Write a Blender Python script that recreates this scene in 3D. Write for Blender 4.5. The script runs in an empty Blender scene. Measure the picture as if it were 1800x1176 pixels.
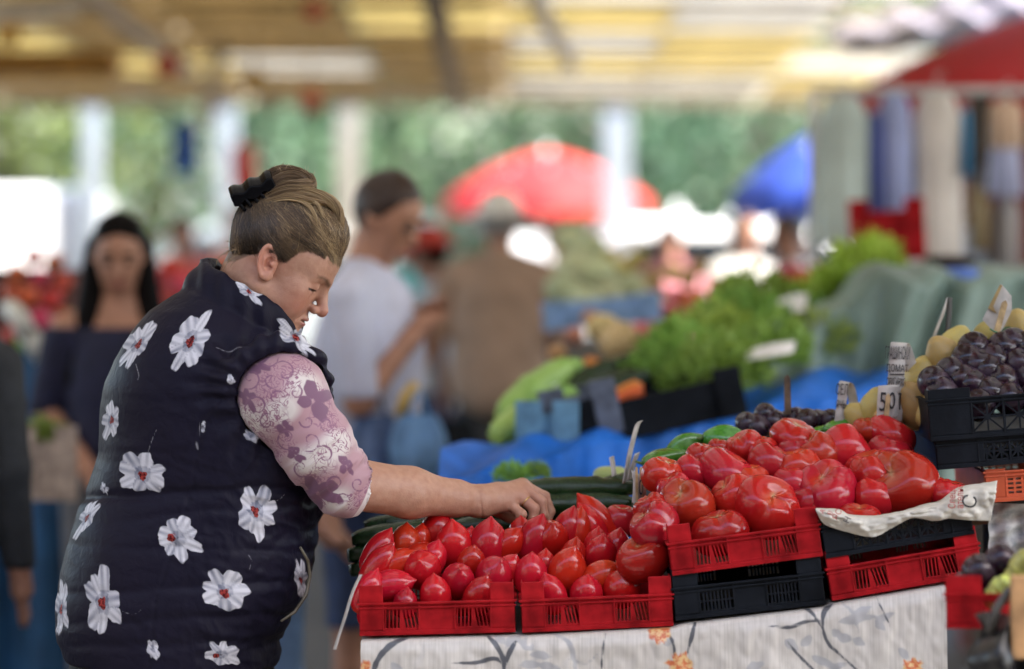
import bpy, bmesh, math, random
import numpy as np
from mathutils import Vector, Matrix, Quaternion, Euler, noise as mnoise

# ------------------------------------------------------------------ camera, sky, sun, exposure
SC = bpy.context.scene
COL = SC.collection
FPX, CAMD, CAMZ, HOR = 5000.0, 5.0, 1.65, 362.0          # focal length in photo pixels, metres to the focus plane, eye height, horizon row
cam = bpy.data.cameras.new('camera')
cam.sensor_width = 36.0
cam.lens = 36.0 * FPX / 1800.0
cam.shift_y = -(588.0 - HOR) / 1800.0
cam.clip_start, cam.clip_end = 0.1, 2000.0
cam.dof.use_dof = True
cam.dof.focus_distance = 5.03
cam.dof.aperture_fstop = 1.45
cam.dof.aperture_blades = 0
camo = bpy.data.objects.new('camera', cam)
camo.location = (0, -CAMD, CAMZ)
camo.rotation_euler = (math.radians(90), 0, 0)
COL.objects.link(camo)
SC.camera = camo

SUN_EL, SUN_AZ = 52.0, 118.0                              # degrees; azimuth clockwise from +Y (away from the camera) towards +X
w = bpy.data.worlds.new('World'); SC.world = w; w.use_nodes = True
wn = w.node_tree.nodes; wl = w.node_tree.links
sky = wn.new('ShaderNodeTexSky'); sky.sky_type = 'NISHITA'; sky.sun_disc = False
sky.sun_elevation = math.radians(SUN_EL); sky.sun_rotation = math.radians(SUN_AZ)
sky.air_density, sky.dust_density, sky.ozone_density = 1.0, 2.5, 0.7
wn['Background'].inputs['Strength'].default_value = 0.15
wl.new(sky.outputs[0], wn['Background'].inputs['Color'])
sun = bpy.data.lights.new('sun', 'SUN'); sun.energy = 4.4; sun.angle = math.radians(0.6); sun.color = (1.0, 0.95, 0.88)
suno = bpy.data.objects.new('sun', sun); COL.objects.link(suno)
_e, _a = math.radians(SUN_EL), math.radians(SUN_AZ)
_sd = Vector((math.sin(_a) * math.cos(_e), math.cos(_a) * math.cos(_e), math.sin(_e)))
suno.rotation_euler = _sd.to_track_quat('Z', 'Y').to_euler()
suno.location = (6, -6, 12)
SC.view_settings.view_transform = 'Standard'; SC.view_settings.look = 'None'
SC.view_settings.gamma = 1.0; SC.view_settings.use_curve_mapping = False
SC.view_settings.exposure = 2.62
SC.cycles.use_denoising = True
SC.cycles.max_bounces = 8; SC.cycles.diffuse_bounces = 4; SC.cycles.glossy_bounces = 3; SC.cycles.transmission_bounces = 5; SC.cycles.transparent_max_bounces = 8
SC.cycles.caustics_reflective = False; SC.cycles.caustics_refractive = False
SC.cycles.sample_clamp_indirect = 6.0

# ------------------------------------------------------------------ helpers
RNG = np.random.default_rng(7)
random.seed(7)
def P(px, py, Y=0.0):
    D = Y + CAMD
    return Vector(((px - 900.0) / FPX * D, Y, CAMZ - (py - HOR) / FPX * D))
def S(px, Y=0.0):                                         # metres covered by px photo pixels at depth Y
    return px * (Y + CAMD) / FPX

def N(nt, t, **kw):
    n = nt.nodes.new(t)
    for k, v in kw.items():
        if k.startswith('i_'):
            n.inputs[k[2:].replace('_', ' ')].default_value = v
        else:
            setattr(n, k, v)
    return n
MATS = {}
def mat(name, col=(0.5, 0.5, 0.5), rough=0.6, var=0.12, scale=30.0, bump=0.0, bscale=120.0, coat=0.0, spec=0.5, sss=0.0, trans=0.0, metal=0.0, rnd=0.0, sheen=0.0, col2=None):
    """a Principled material whose colour wanders with object-space noise (and per object when rnd > 0)"""
    if name in MATS: return MATS[name]
    m = bpy.data.materials.new(name); m.use_nodes = True
    nt = m.node_tree; b = nt.nodes['Principled BSDF']
    tc = N(nt, 'ShaderNodeTexCoord')
    nz = N(nt, 'ShaderNodeTexNoise'); nz.inputs['Scale'].default_value = scale; nz.inputs['Detail'].default_value = 5
    nt.links.new(tc.outputs['Object'], nz.inputs['Vector'])
    mx = N(nt, 'ShaderNodeMix', data_type='RGBA')
    c2 = col2 if col2 else tuple(max(0.0, c * (1 - 2.2 * var)) for c in col)
    c1 = tuple(min(1.0, c * (1 + (0 if col2 else var))) for c in col)
    mx.inputs[6].default_value = (*c1, 1); mx.inputs[7].default_value = (*c2, 1)
    rp = N(nt, 'ShaderNodeMapRange'); rp.inputs[1].default_value = 0.35; rp.inputs[2].default_value = 0.68
    nt.links.new(nz.outputs['Fac'], rp.inputs[0]); nt.links.new(rp.outputs[0], mx.inputs[0])
    out = mx.outputs[2]
    if rnd > 0:
        oi = N(nt, 'ShaderNodeObjectInfo'); hs = N(nt, 'ShaderNodeHueSaturation')
        r1 = N(nt, 'ShaderNodeMapRange'); r1.inputs[3].default_value = 0.5 - rnd * 0.06; r1.inputs[4].default_value = 0.5 + rnd * 0.06
        r2 = N(nt, 'ShaderNodeMapRange'); r2.inputs[3].default_value = 1 - rnd * 0.5; r2.inputs[4].default_value = 1 + rnd * 0.35
        fr = N(nt, 'ShaderNodeMath', operation='FRACT'); ml = N(nt, 'ShaderNodeMath', operation='MULTIPLY'); ml.inputs[1].default_value = 17.3
        nt.links.new(oi.outputs['Random'], r1.inputs[0]); nt.links.new(oi.outputs['Random'], ml.inputs[0])
        nt.links.new(ml.outputs[0], fr.inputs[0]); nt.links.new(fr.outputs[0], r2.inputs[0])
        nt.links.new(r1.outputs[0], hs.inputs['Hue']); nt.links.new(r2.outputs[0], hs.inputs['Value'])
        nt.links.new(out, hs.inputs['Color']); out = hs.outputs[0]
    nt.links.new(out, b.inputs['Base Color'])
    b.inputs['Roughness'].default_value = rough; b.inputs['Specular IOR Level'].default_value = spec
    b.inputs['Coat Weight'].default_value = coat; b.inputs['Coat Roughness'].default_value = 0.12
    b.inputs['Metallic'].default_value = metal
    b.inputs['IOR'].default_value = 1.25 if spec < .3 else 1.45
    b.inputs['Sheen Weight'].default_value = sheen
    if sss:
        b.inputs['Subsurface Weight'].default_value = sss; b.inputs['Subsurface Radius'].default_value = (0.012, 0.004, 0.002); b.inputs['Subsurface Scale'].default_value = 1.0
    if bump:
        bn = N(nt, 'ShaderNodeTexNoise'); bn.inputs['Scale'].default_value = bscale; bn.inputs['Detail'].default_value = 6
        nt.links.new(tc.outputs['Object'], bn.inputs['Vector'])
        bp = N(nt, 'ShaderNodeBump'); bp.inputs['Strength'].default_value = min(1, bump); bp.inputs['Distance'].default_value = 0.004
        nt.links.new(bn.outputs['Fac'], bp.inputs['Height']); nt.links.new(bp.outputs[0], b.inputs['Normal'])
    if trans:
        tr = N(nt, 'ShaderNodeBsdfTranslucent'); ms = N(nt, 'ShaderNodeMixShader'); ms.inputs[0].default_value = trans
        nt.links.new(out, tr.inputs['Color'])
        nt.links.new(b.outputs[0], ms.inputs[1]); nt.links.new(tr.outputs[0], ms.inputs[2])
        nt.links.new(ms.outputs[0], nt.nodes['Material Output'].inputs['Surface'])
    MATS[name] = m
    return m
def attr_mix(nt, prev, attr, col, lo, hi):
    """prev colour socket -> mixed with col where the float attribute runs from lo to hi"""
    a = N(nt, 'ShaderNodeAttribute', attribute_name=attr)
    r = N(nt, 'ShaderNodeMapRange'); r.inputs[1].default_value = lo; r.inputs[2].default_value = hi
    nt.links.new(a.outputs['Fac'], r.inputs[0])
    mx = N(nt, 'ShaderNodeMix', data_type='RGBA'); nt.links.new(r.outputs[0], mx.inputs[0])
    nt.links.new(prev, mx.inputs[6])
    if isinstance(col, tuple): mx.inputs[7].default_value = (*col, 1)
    else: nt.links.new(col, mx.inputs[7])
    return mx.outputs[2]

def tag(o, label=None, cat=None, group=None, kind=None):
    if label: o['label'] = label
    if cat: o['category'] = cat
    if group: o['group'] = group
    if kind: o['kind'] = kind
    return o
def empty(name, loc=(0, 0, 0), rot=None, label=None, cat=None, group=None):
    o = bpy.data.objects.new(name, None); o.location = loc; o.empty_display_size = 0.05
    if rot is not None: o.rotation_euler = rot
    COL.objects.link(o); tag(o, label, cat, group)
    return o
def link(name, me, parent=None, loc=None, rot=None, scale=None):
    o = bpy.data.objects.new(name, me); COL.objects.link(o)
    if parent is not None: o.parent = parent
    if loc is not None: o.location = loc
    if rot is not None: o.rotation_euler = rot
    if scale is not None: o.scale = scale
    return o
def mesh(name, V, F, m=None, smooth=True, attrs=None):
    me = bpy.data.meshes.new(name)
    V = np.asarray(V, dtype=np.float32)
    if isinstance(F, np.ndarray):
        k = F.shape[1]; nf = len(F)
        me.vertices.add(len(V)); me.vertices.foreach_set('co', V.ravel())
        me.loops.add(nf * k); me.loops.foreach_set('vertex_index', F.astype(np.int32).ravel())
        me.polygons.add(nf); me.polygons.foreach_set('loop_start', np.arange(0, nf * k, k, dtype=np.int32))
        me.update(calc_edges=True)
    else:
        me.from_pydata([tuple(map(float, v)) for v in V], [], [tuple(map(int, f)) for f in F])
        me.update()
    if smooth: me.polygons.foreach_set('use_smooth', np.ones(len(me.polygons), dtype=bool))
    for k, a in (attrs or {}).items():
        at = me.attributes.new(k, 'FLOAT', 'POINT'); at.data.foreach_set('value', np.asarray(a, dtype=np.float32).ravel())
    if m is not None: me.materials.append(m)
    return me
class MB:
    """collects shapes into one mesh"""
    def __init__(s): s.V = []; s.F = []
    def add(s, V, F):
        o = len(s.V); s.V += [tuple(v) for v in V]; s.F += [tuple(i + o for i in f) for f in F]; return s
    def box(s, x0, x1, y0, y1, z0, z1, M=None):
        V = [Vector((x, y, z)) for x in (x0, x1) for y in (y0, y1) for z in (z0, z1)]
        if M is not None: V = [M @ v for v in V]
        return s.add(V, [(0, 1, 3, 2), (4, 6, 7, 5), (0, 4, 5, 1), (2, 3, 7, 6), (0, 2, 6, 4), (1, 5, 7, 3)])
    def prism(s, poly, y0, y1, M=None):                   # polygon in (x, z) extruded along y
        n = len(poly); V = [Vector((x, y0, z)) for x, z in poly] + [Vector((x, y1, z)) for x, z in poly]
        if M is not None: V = [M @ v for v in V]
        return s.add(V, [tuple(range(n)), tuple(range(2 * n - 1, n - 1, -1))] + [(i, i + n, (i + 1) % n + n, (i + 1) % n) for i in range(n)])
    def tube(s, pts, rad, n=8, cap=True, flat=1.0):
        pts = [Vector(p) for p in pts]; k = len(pts)
        if not hasattr(rad, '__len__'): rad = [rad] * k
        V = []; prev = None
        for i in range(k):
            t = (pts[min(i + 1, k - 1)] - pts[max(i - 1, 0)]).normalized()
            if prev is None:
                u = t.cross(Vector((0, 0, 1)))
                if u.length < 1e-3: u = t.cross(Vector((0, 1, 0)))
            else: u = prev - t * prev.dot(t)
            u.normalize(); prev = u; v = t.cross(u)
            for j in range(n):
                a = 2 * math.pi * j / n
                V.append(pts[i] + (u * math.cos(a) + v * math.sin(a) * flat) * rad[i])
        F = [(i * n + j, i * n + (j + 1) % n, (i + 1) * n + (j + 1) % n, (i + 1) * n + j) for i in range(k - 1) for j in range(n)]
        if cap: F += [tuple(range(n - 1, -1, -1)), tuple((k - 1) * n + j for j in range(n))]
        return s.add(V, F)
    def grid(s, f, nu, nv):
        V = [f(i / nu, j / nv) for i in range(nu + 1) for j in range(nv + 1)]
        return s.add(V, [(i * (nv + 1) + j, (i + 1) * (nv + 1) + j, (i + 1) * (nv + 1) + j + 1, i * (nv + 1) + j + 1) for i in range(nu) for j in range(nv)])
    def lathe(s, prof, n=24, M=None):
        V = []; F = []
        for r, z in prof:
            for j in range(n):
                a = 2 * math.pi * j / n; V.append(Vector((r * math.cos(a), r * math.sin(a), z)))
        if M is not None: V = [M @ v for v in V]
        for i in range(len(prof) - 1):
            for j in range(n): F.append((i * n + j, i * n + (j + 1) % n, (i + 1) * n + (j + 1) % n, (i + 1) * n + j))
        F.append(tuple(range(n - 1, -1, -1))); F.append(tuple((len(prof) - 1) * n + j for j in range(n)))
        return s.add(V, F)
    def me(s, name, m, smooth=False): return mesh(name, s.V, s.F, m, smooth)
    def build(s, name, m, parent=None, smooth=False, bevel=0.0, **kw):
        o = link(name, s.me(name, m, smooth), parent, **kw)
        if bevel:
            b = o.modifiers.new('bevel', 'BEVEL'); b.width = bevel; b.segments = 2; b.limit_method = 'ANGLE'
        return o
def catmull(pts, n):
    pts = [np.array(p, float) for p in pts]; pts = [2 * pts[0] - pts[1]] + pts + [2 * pts[-1] - pts[-2]]
    out = []
    for i in range(1, len(pts) - 2):
        for k in range(n):
            t = k / n; a, b, c, d = pts[i - 1:i + 3]
            out.append(0.5 * (2 * b + (c - a) * t + (2 * a - 5 * b + 4 * c - d) * t * t + (-a + 3 * b - 3 * c + d) * t ** 3))
    out.append(pts[-2]); return out
def vnoise(p, sc, seed=0, octv=2):
    """smooth value noise on an (n,3) array, about -1..1"""
    p = np.asarray(p, dtype=np.float64) * sc + seed * 17.31
    tot = np.zeros(len(p)); amp = 1.0; nrm = 0
    for o in range(octv):
        i = np.floor(p).astype(np.int64); f = p - i; u = f * f * (3 - 2 * f); acc = np.zeros(len(p))
        for dx in (0, 1):
            for dy in (0, 1):
                for dz in (0, 1):
                    h = ((i[:, 0] + dx) * 374761393 + (i[:, 1] + dy) * 668265263 + (i[:, 2] + dz) * 2147483647 + seed * 974711) & 0xffffffff
                    h = ((h ^ (h >> 13)) * 1274126177) & 0xffffffff; h = h ^ (h >> 16)
                    wgt = (u[:, 0] if dx else 1 - u[:, 0]) * (u[:, 1] if dy else 1 - u[:, 1]) * (u[:, 2] if dz else 1 - u[:, 2])
                    acc += wgt * ((h & 0xffff) / 32767.5 - 1)
        tot += acc * amp; nrm += amp; amp *= 0.5; p = p * 2.03 + 5.1
    return tot / nrm

# ---- signed distance modelling: shapes blended into one skin, meshed by surface nets
def smin(a, b, k):
    h = np.clip(0.5 + 0.5 * (b - a) / k, 0, 1); return b + (a - b) * h - k * h * (1 - h)
def smax(a, b, k): return -smin(-a, -b, k)
def d_sph(p, c, r): return np.linalg.norm(p - np.asarray(c), axis=1) - r
def d_ell(p, c, r):
    r = np.asarray(r, float); q = (p - np.asarray(c)) / r
    k0 = np.linalg.norm(q, axis=1); k1 = np.linalg.norm(q / r, axis=1)
    return np.where(k1 > 1e-9, k0 * (k0 - 1) / np.maximum(k1, 1e-9), -r.min())
def d_cone(p, a, b, ra, rb, flat=None):
    """capsule that tapers from radius ra at a to rb at b"""
    a = np.asarray(a, float); b = np.asarray(b, float); ab = b - a
    t = np.clip(((p - a) @ ab) / (ab @ ab), 0, 1)
    return np.linalg.norm(p - a - t[:, None] * ab, axis=1) - (ra + (rb - ra) * t)
def culled(f, p, c, R, pad=.06):
    """f(p), but only near the ball (c, R); further out the distance to the ball stands in"""
    d = np.linalg.norm(p - np.asarray(c), axis=1) - R; m_ = d < pad
    d = d + .03
    if m_.any(): d[m_] = f(p[m_])
    return d
def sdf_mesh(f, xs, ys, zs, block=4, margin=1.6):
    xs, ys, zs = [np.asarray(v, float) for v in (xs, ys, zs)]
    def padto(v):
        k = (-(len(v) - 1)) % block
        return np.concatenate([v, v[-1] + (v[-1] - v[-2]) * np.arange(1, k + 1)]) if k else v
    xs, ys, zs = padto(xs), padto(ys), padto(zs)
    nx, ny, nz = len(xs), len(ys), len(zs); B = block
    cx, cy, cz = [(v[:-1:B] + v[B::B]) / 2 for v in (xs, ys, zs)]
    hx, hy, hz = [(v[B::B] - v[:-1:B]) / 2 for v in (xs, ys, zs)]
    G = np.stack(np.meshgrid(cx, cy, cz, indexing='ij'), -1).reshape(-1, 3)
    R = np.sqrt(hx[:, None, None] ** 2 + hy[None, :, None] ** 2 + hz[None, None, :] ** 2).ravel()
    dc = np.concatenate([f(G[i:i + 400000]) for i in range(0, len(G), 400000)])
    act = np.abs(dc) < R * margin
    D = np.where(dc < 0, -1.0, 1.0).astype(np.float32).reshape(len(cx), len(cy), len(cz))
    D = np.repeat(np.repeat(np.repeat(D, B, 0), B, 1), B, 2)
    D = np.pad(D, ((0, 1), (0, 1), (0, 1)), mode='edge')
    ai = np.argwhere(act.reshape(len(cx), len(cy), len(cz)))
    off = np.stack(np.meshgrid(*[np.arange(B + 1)] * 3, indexing='ij'), -1).reshape(-1, 3)
    for s0 in range(0, len(ai), 6000):
        idx = (ai[s0:s0 + 6000, None, :] * B + off[None]).reshape(-1, 3)
        lin = np.unique(np.ravel_multi_index(idx.T, (nx, ny, nz)))
        i, j, k = np.unravel_index(lin, (nx, ny, nz))
        D.ravel()[lin] = f(np.stack([xs[i], ys[j], zs[k]], -1))
    neg = D < 0
    c = neg[:-1, :-1, :-1].astype(np.int8)
    tot = np.zeros_like(c)
    for dx in (0, 1):
        for dy in (0, 1):
            for dz in (0, 1):
                tot += neg[dx:nx - 1 + dx, dy:ny - 1 + dy, dz:nz - 1 + dz]
    cells = np.argwhere((tot > 0) & (tot < 8))
    vid = -np.ones((nx - 1, ny - 1, nz - 1), dtype=np.int32)
    ci, cj, ck = cells.T; vid[ci, cj, ck] = np.arange(len(cells))
    acc = np.zeros((len(cells), 3)); cnt = np.zeros(len(cells))
    for axis in range(3):
        for u in (0, 1):
            for v in (0, 1):
                o0 = [0, 0, 0]; oth = [a for a in range(3) if a != axis]; o0[oth[0]] = u; o0[oth[1]] = v
                o1 = list(o0); o1[axis] = 1
                a = D[ci + o0[0], cj + o0[1], ck + o0[2]]; b = D[ci + o1[0], cj + o1[1], ck + o1[2]]
                m_ = (a < 0) != (b < 0); t = np.where(m_, a / np.where(m_, a - b, 1), 0)
                p0 = np.stack([xs[ci + o0[0]], ys[cj + o0[1]], zs[ck + o0[2]]], -1)
                p1 = np.stack([xs[ci + o1[0]], ys[cj + o1[1]], zs[ck + o1[2]]], -1)
                acc += np.where(m_[:, None], p0 + (p1 - p0) * t[:, None], 0); cnt += m_
    V = acc / np.maximum(cnt, 1)[:, None]
    quads = []
    for axis in range(3):
        sl0 = [slice(None)] * 3; sl1 = [slice(None)] * 3
        sl0[axis] = slice(0, -1); sl1[axis] = slice(1, None)
        a = neg[tuple(sl0)]; b = neg[tuple(sl1)]
        e = np.argwhere(a != b)
        o1, o2 = [(1, 2), (2, 0), (0, 1)][axis]
        ok = (e[:, o1] > 0) & (e[:, o2] > 0) & (e[:, o1] < D.shape[o1] - 1) & (e[:, o2] < D.shape[o2] - 1); e = e[ok]
        fl = a[e[:, 0], e[:, 1], e[:, 2]]
        def gv(d1, d2):
            q = e.copy(); q[:, o1] -= d1; q[:, o2] -= d2; return vid[q[:, 0], q[:, 1], q[:, 2]]
        q = np.stack([gv(1, 1), gv(0, 1), gv(0, 0), gv(1, 0)], 1)
        q[~fl] = q[~fl][:, ::-1]
        quads.append(q)
    F = np.concatenate(quads); F = F[(F >= 0).all(1)]
    V0 = V.copy(); h = min(np.diff(xs).min(), np.diff(ys).min(), np.diff(zs).min()) * 0.4
    for _ in range(2):                                    # pull the vertices onto the true surface
        d = f(V); g = np.stack([(f(V + np.eye(3)[i] * h) - f(V - np.eye(3)[i] * h)) / (2 * h) for i in range(3)], 1)
        gn = np.maximum((g * g).sum(1), 0.05); st = -(d / gn)[:, None] * g
        L = np.linalg.norm(st, axis=1); lim = h * 4; st *= np.minimum(1, lim / np.maximum(L, 1e-9))[:, None]
        V = V + st
    gl = np.linalg.norm(g, axis=1)
    return V, F, g / np.maximum(gl, 1e-6)[:, None]
def span(*segs):
    """coordinate list from (start, end, step) pieces laid end to end"""
    out = []
    for a, b, h in segs:
        n = max(1, int(round((b - a) / h))); out += list(np.linspace(a, b, n, endpoint=False))
    out.append(segs[-1][1]); return np.array(out)
def seg2(p, a, b):
    a = np.asarray(a, float); b = np.asarray(b, float); ab = b - a
    t = np.clip(((p - a) @ ab) / (ab @ ab), 0, 1); return np.linalg.norm(p - a - t[:, None] * ab, axis=1)
FONT = None
def text_mesh(txt, size, m, extrude=0.0002):
    cu = bpy.data.curves.new('lettering', 'FONT'); cu.body = txt; cu.size = size; cu.align_x = 'CENTER'; cu.align_y = 'CENTER'
    cu.extrude = extrude; cu.resolution_u = 3
    o = bpy.data.objects.new('lettering', cu); COL.objects.link(o)
    dg = bpy.context.evaluated_depsgraph_get(); me = bpy.data.meshes.new_from_object(o.evaluated_get(dg))
    COL.objects.unlink(o); bpy.data.objects.remove(o); me.materials.clear(); me.materials.append(m); me.name = 'lettering'
    return me
# ------------------------------------------------------------------ ground
M_GROUND = mat('asphalt', (0.085, 0.08, 0.075), 0.9, 0.25, 1.5, 0.5, 60)
gm = MB().box(-300, 300, -120, 500, -0.3, 0.0)
tag(gm.build('ground', M_GROUND), kind='structure')

# ------------------------------------------------------------------ front stall: table, cloth
YF = -0.12                                               # depth of the front faces of the crates
TOPC = [(560, 1122), (633, 1120), (905, 1112), (918, 1113), (1182, 1098), (1200, 1092), (1450, 1062), (1465, 1056), (1727, 1012), (1790, 1000)]
TX = np.array([P(a, b, YF).x for a, b in TOPC]); TZ = np.array([P(a, b, YF).z for a, b in TOPC])
def topz(x): return np.interp(x, TX, TZ)
M_WOOD = mat('raw_timber', (0.30, 0.20, 0.11), 0.75, 0.25, 8, 0.4, 40)
M_STICK = mat('bamboo_stick', (0.52, 0.37, 0.19), 0.55, 0.2, 60, 0.3, 200)
tb = empty('stall_table', (0.25, 0.15, 0), label='timber market table under the pale floral cloth, holding the tomato crates', cat='table')
for k in range(6):
    y0 = YF + 0.0 + k * 0.17; poly = [(x - 0.25, topz(x) - 0.012) for x in TX[1:-1]] + [(x - 0.25, topz(x) - 0.034) for x in TX[1:-1][::-1]]
    MB().prism(poly, y0 - 0.15, y0 - 0.15 + 0.162).build('board', M_WOOD, tb)
for lx in (-0.42, 0.42):
    for ly in (-0.2, 0.62):
        MB().box(lx - 0.03, lx + 0.03, ly - 0.03, ly + 0.03, 0, topz(lx + 0.25) - 0.036).build('leg', M_WOOD, tb)

CX0, CX1 = P(634, 1100, -0.15).x, P(1664, 1100, -0.15).x
nu, nv = 300, 230
uu, vv = np.meshgrid(np.linspace(0, 1, nu), np.linspace(0, 1, nv), indexing='ij')
cx = (CX0 + (CX1 - CX0) * uu).ravel(); s_ = (vv * 1.25).ravel()   # metres along the path from the back edge to the hem
FL = 0.44                                                 # flat run on top
cz0 = topz(cx) - 0.004
yb = 0.30
cy = np.where(s_ < FL, yb - s_, yb - FL - 0.006 * np.clip((s_ - FL) / 0.02, 0, 1))
cz = np.where(s_ < FL, cz0, cz0 - (s_ - FL))
drop = np.clip((s_ - FL - 0.005) / 0.15, 0, 1)
pp = np.stack([cx, np.zeros_like(cx), cz], 1)
fold = vnoise(pp * np.array([1, 1, 0.25]), 9, 3, 2) * 0.014 + np.sin(cx * 34 + 2.2 * vnoise(pp, 3, 9)) * 0.006
wr = np.abs(vnoise(pp * np.array([1.0, 1, 0.7]), 26, 5, 3)) * 0.011
cy = cy - drop * (fold + 0.012) - np.clip((s_ - FL) / 0.02, 0, 1) * wr
cx2 = cx + drop * vnoise(pp, 6, 11) * 0.004
cpx = cx2 / ((cy + CAMD) / FPX) + 900; cpy = HOR - (cz - CAMZ) / ((cy + CAMD) / FPX)
Q = np.stack([cpx, cpy], 1)
def strokes(Q, lst):
    d = np.full(len(Q), 99.0)
    for pts, w0, w1 in lst:
        pts = catmull(pts, 6); n = len(pts) - 1
        for i in range(n):
            t = i / n; wd = (w0 + (w1 - w0) * t) * math.sin(math.pi * min(0.97, 0.15 + t * 0.85)) + 0.6
            d = np.minimum(d, seg2(Q, pts[i], pts[i + 1]) - wd)
    return d
def leaf2(Q, c, L, Wd, ang):
    q = Q - np.array(c); ca, sa = math.cos(ang), math.sin(ang)
    x = q[:, 0] * ca + q[:, 1] * sa; y = -q[:, 0] * sa + q[:, 1] * ca
    t = np.clip(x / L * 0.5 + 0.5, 0, 1); wdt = Wd * np.sin(math.pi * t ** 0.8)
    return np.maximum(np.abs(y) - wdt, np.abs(x) - L)
dark = strokes(Q, [([(652, 1200), (664, 1160), (690, 1132), (728, 1116)], 4, 6), ([(793, 1164), (830, 1166), (870, 1158), (888, 1172)], 2, 5),
    ([(858, 1118), (872, 1134), (884, 1160), (888, 1210)], 5, 3), ([(908, 1126), (896, 1146), (888, 1172)], 4, 4), ([(1068, 1100), (1060, 1140), (1056, 1190)], 1, 2),
    ([(1350, 1100), (1385, 1103), (1420, 1092), (1446, 1092)], 2, 5), ([(1462, 1058), (1448, 1078), (1446, 1106)], 5, 3), ([(1446, 1104), (1455, 1130), (1478, 1152), (1520, 1190)], 3, 2),
    ([(1400, 1062), (1425, 1075), (1444, 1102)], 3, 2), ([(1222, 1092), (1216, 1118), (1208, 1150)], 4, 2), ([(1384, 1128), (1402, 1150), (1424, 1172), (1450, 1200)], 2, 2),
    ([(1540, 1050), (1556, 1082), (1566, 1104)], 1, 1.5), ([(1176, 1116), (1184, 1136), (1192, 1200)], 2, 2), ([(740, 1230), (800, 1250), (870, 1240), (900, 1180)], 3, 4), ([(1250, 1260), (1330, 1240), (1400, 1190)], 3, 3)])
grey = np.full(len(Q), 99.0)
for c, L, Wd, a in [((950, 1152), 22, 8, .1), ((936, 1168), 26, 7, 0), ((966, 1172), 24, 7, .2), ((912, 1124), 12, 6, .9), ((1508, 1088), 34, 8, -.15), ((1514, 1076), 20, 9, -.5), ((1556, 1084), 18, 7, -.4), ((1392, 1134), 16, 9, .7), ((1418, 1126), 15, 8, -.8), ((1470, 1112), 11, 7, -.6),
        ((1486, 1122), 15, 8, .1), ((1510, 1128), 12, 7, .5), ((1450, 1164), 26, 8, .4), ((1476, 1170), 18, 7, -.3), ((1548, 1100), 12, 8, .8), ((1176, 1128), 12, 7, -.5), ((880, 1124), 14, 8, .7), ((896, 1128), 14, 8, 2.2), ((1590, 1150), 14, 8, .8), ((1330, 1170), 20, 8, -.4),
        ((700, 1180), 20, 9, .9), ((1010, 1220), 26, 10, .2), ((1100, 1240), 22, 9, -.5)]:
    grey = np.minimum(grey, leaf2(Q, c, L, Wd, a))
grey = np.minimum(grey, strokes(Q, [([(968, 1112), (1000, 1130), (1010, 1165), (1016, 1200)], 3, 4), ([(925, 1120), (920, 1135), (932, 1140), (940, 1128)], 3, 3), ([(1480, 1060), (1500, 1080), (1512, 1120)], 1.5, 1.5), ([(1000, 1160), (1030, 1166), (1050, 1150)], 2, 2)]))
org = np.full(len(Q), 99.0)
for c, r in [((1160, 1112), 24), ((1196, 1172), 30), ((646, 1108), 14), ((1606, 1178), 26), ((640, 1172), 14), ((770, 1230), 26), ((872, 1106), 14)]:
    q = Q - np.array(c); th = np.arctan2(q[:, 1], q[:, 0]); rr = np.linalg.norm(q, axis=1)
    org = np.minimum(org, rr - r * (0.80 + 0.20 * np.sin(th * 13 + r) * np.sin(th * 5 + 1)))
front = s_ >= FL - 0.02
noi = vnoise(np.stack([cpx, cpy, cpx * 0], 1), 0.12, 4, 2)
dark = np.where(front, dark, 99) + noi * 1.5; grey = np.where(front, grey, 99) + noi * 3; org = np.where(front, org, 99) + noi * 5
m = bpy.data.materials.new('floral_oilcloth'); m.use_nodes = True; nt = m.node_tree; b = nt.nodes['Principled BSDF']
tc = N(nt, 'ShaderNodeTexCoord'); mp = N(nt, 'ShaderNodeMapping'); mp.inputs['Scale'].default_value = (330, 30, 9)
nz = N(nt, 'ShaderNodeTexNoise'); nz.inputs['Scale'].default_value = 1.0; nz.inputs['Detail'].default_value = 4
nt.links.new(tc.outputs['Object'], mp.inputs[0]); nt.links.new(mp.outputs[0], nz.inputs['Vector'])
cr = N(nt, 'ShaderNodeMix', data_type='RGBA'); cr.inputs[6].default_value = (0.43, 0.41, 0.38, 1); cr.inputs[7].default_value = (0.52, 0.495, 0.465, 1)
r = N(nt, 'ShaderNodeMapRange'); r.inputs[1].default_value = 0.30; r.inputs[2].default_value = 0.56; nt.links.new(nz.outputs['Fac'], r.inputs[0]); nt.links.new(r.outputs[0], cr.inputs[0])
nz2 = N(nt, 'ShaderNodeTexNoise'); nz2.inputs['Scale'].default_value = 7; nz2.inputs['Detail'].default_value = 4; nt.links.new(tc.outputs['Object'], nz2.inputs['Vector'])
gr = N(nt, 'ShaderNodeMix', data_type='RGBA'); gr.inputs[6].default_value = (0.24, 0.25, 0.27, 1); gr.inputs[7].default_value = (0.46, 0.45, 0.45, 1); nt.links.new(nz2.outputs['Fac'], gr.inputs[0])
c = attr_mix(nt, cr.outputs[2], 'grey', gr.outputs[2], 1.5, -1.5)
c = attr_mix(nt, c, 'dark', (0.075, 0.08, 0.095), 1.0, -1.0)
og = N(nt, 'ShaderNodeMix', data_type='RGBA'); og.inputs[6].default_value = (0.50, 0.13, 0.05, 1); og.inputs[7].default_value = (0.62, 0.42, 0.20, 1)
nz3 = N(nt, 'ShaderNodeTexNoise'); nz3.inputs['Scale'].default_value = 120; nt.links.new(tc.outputs['Object'], nz3.inputs['Vector'])
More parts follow.
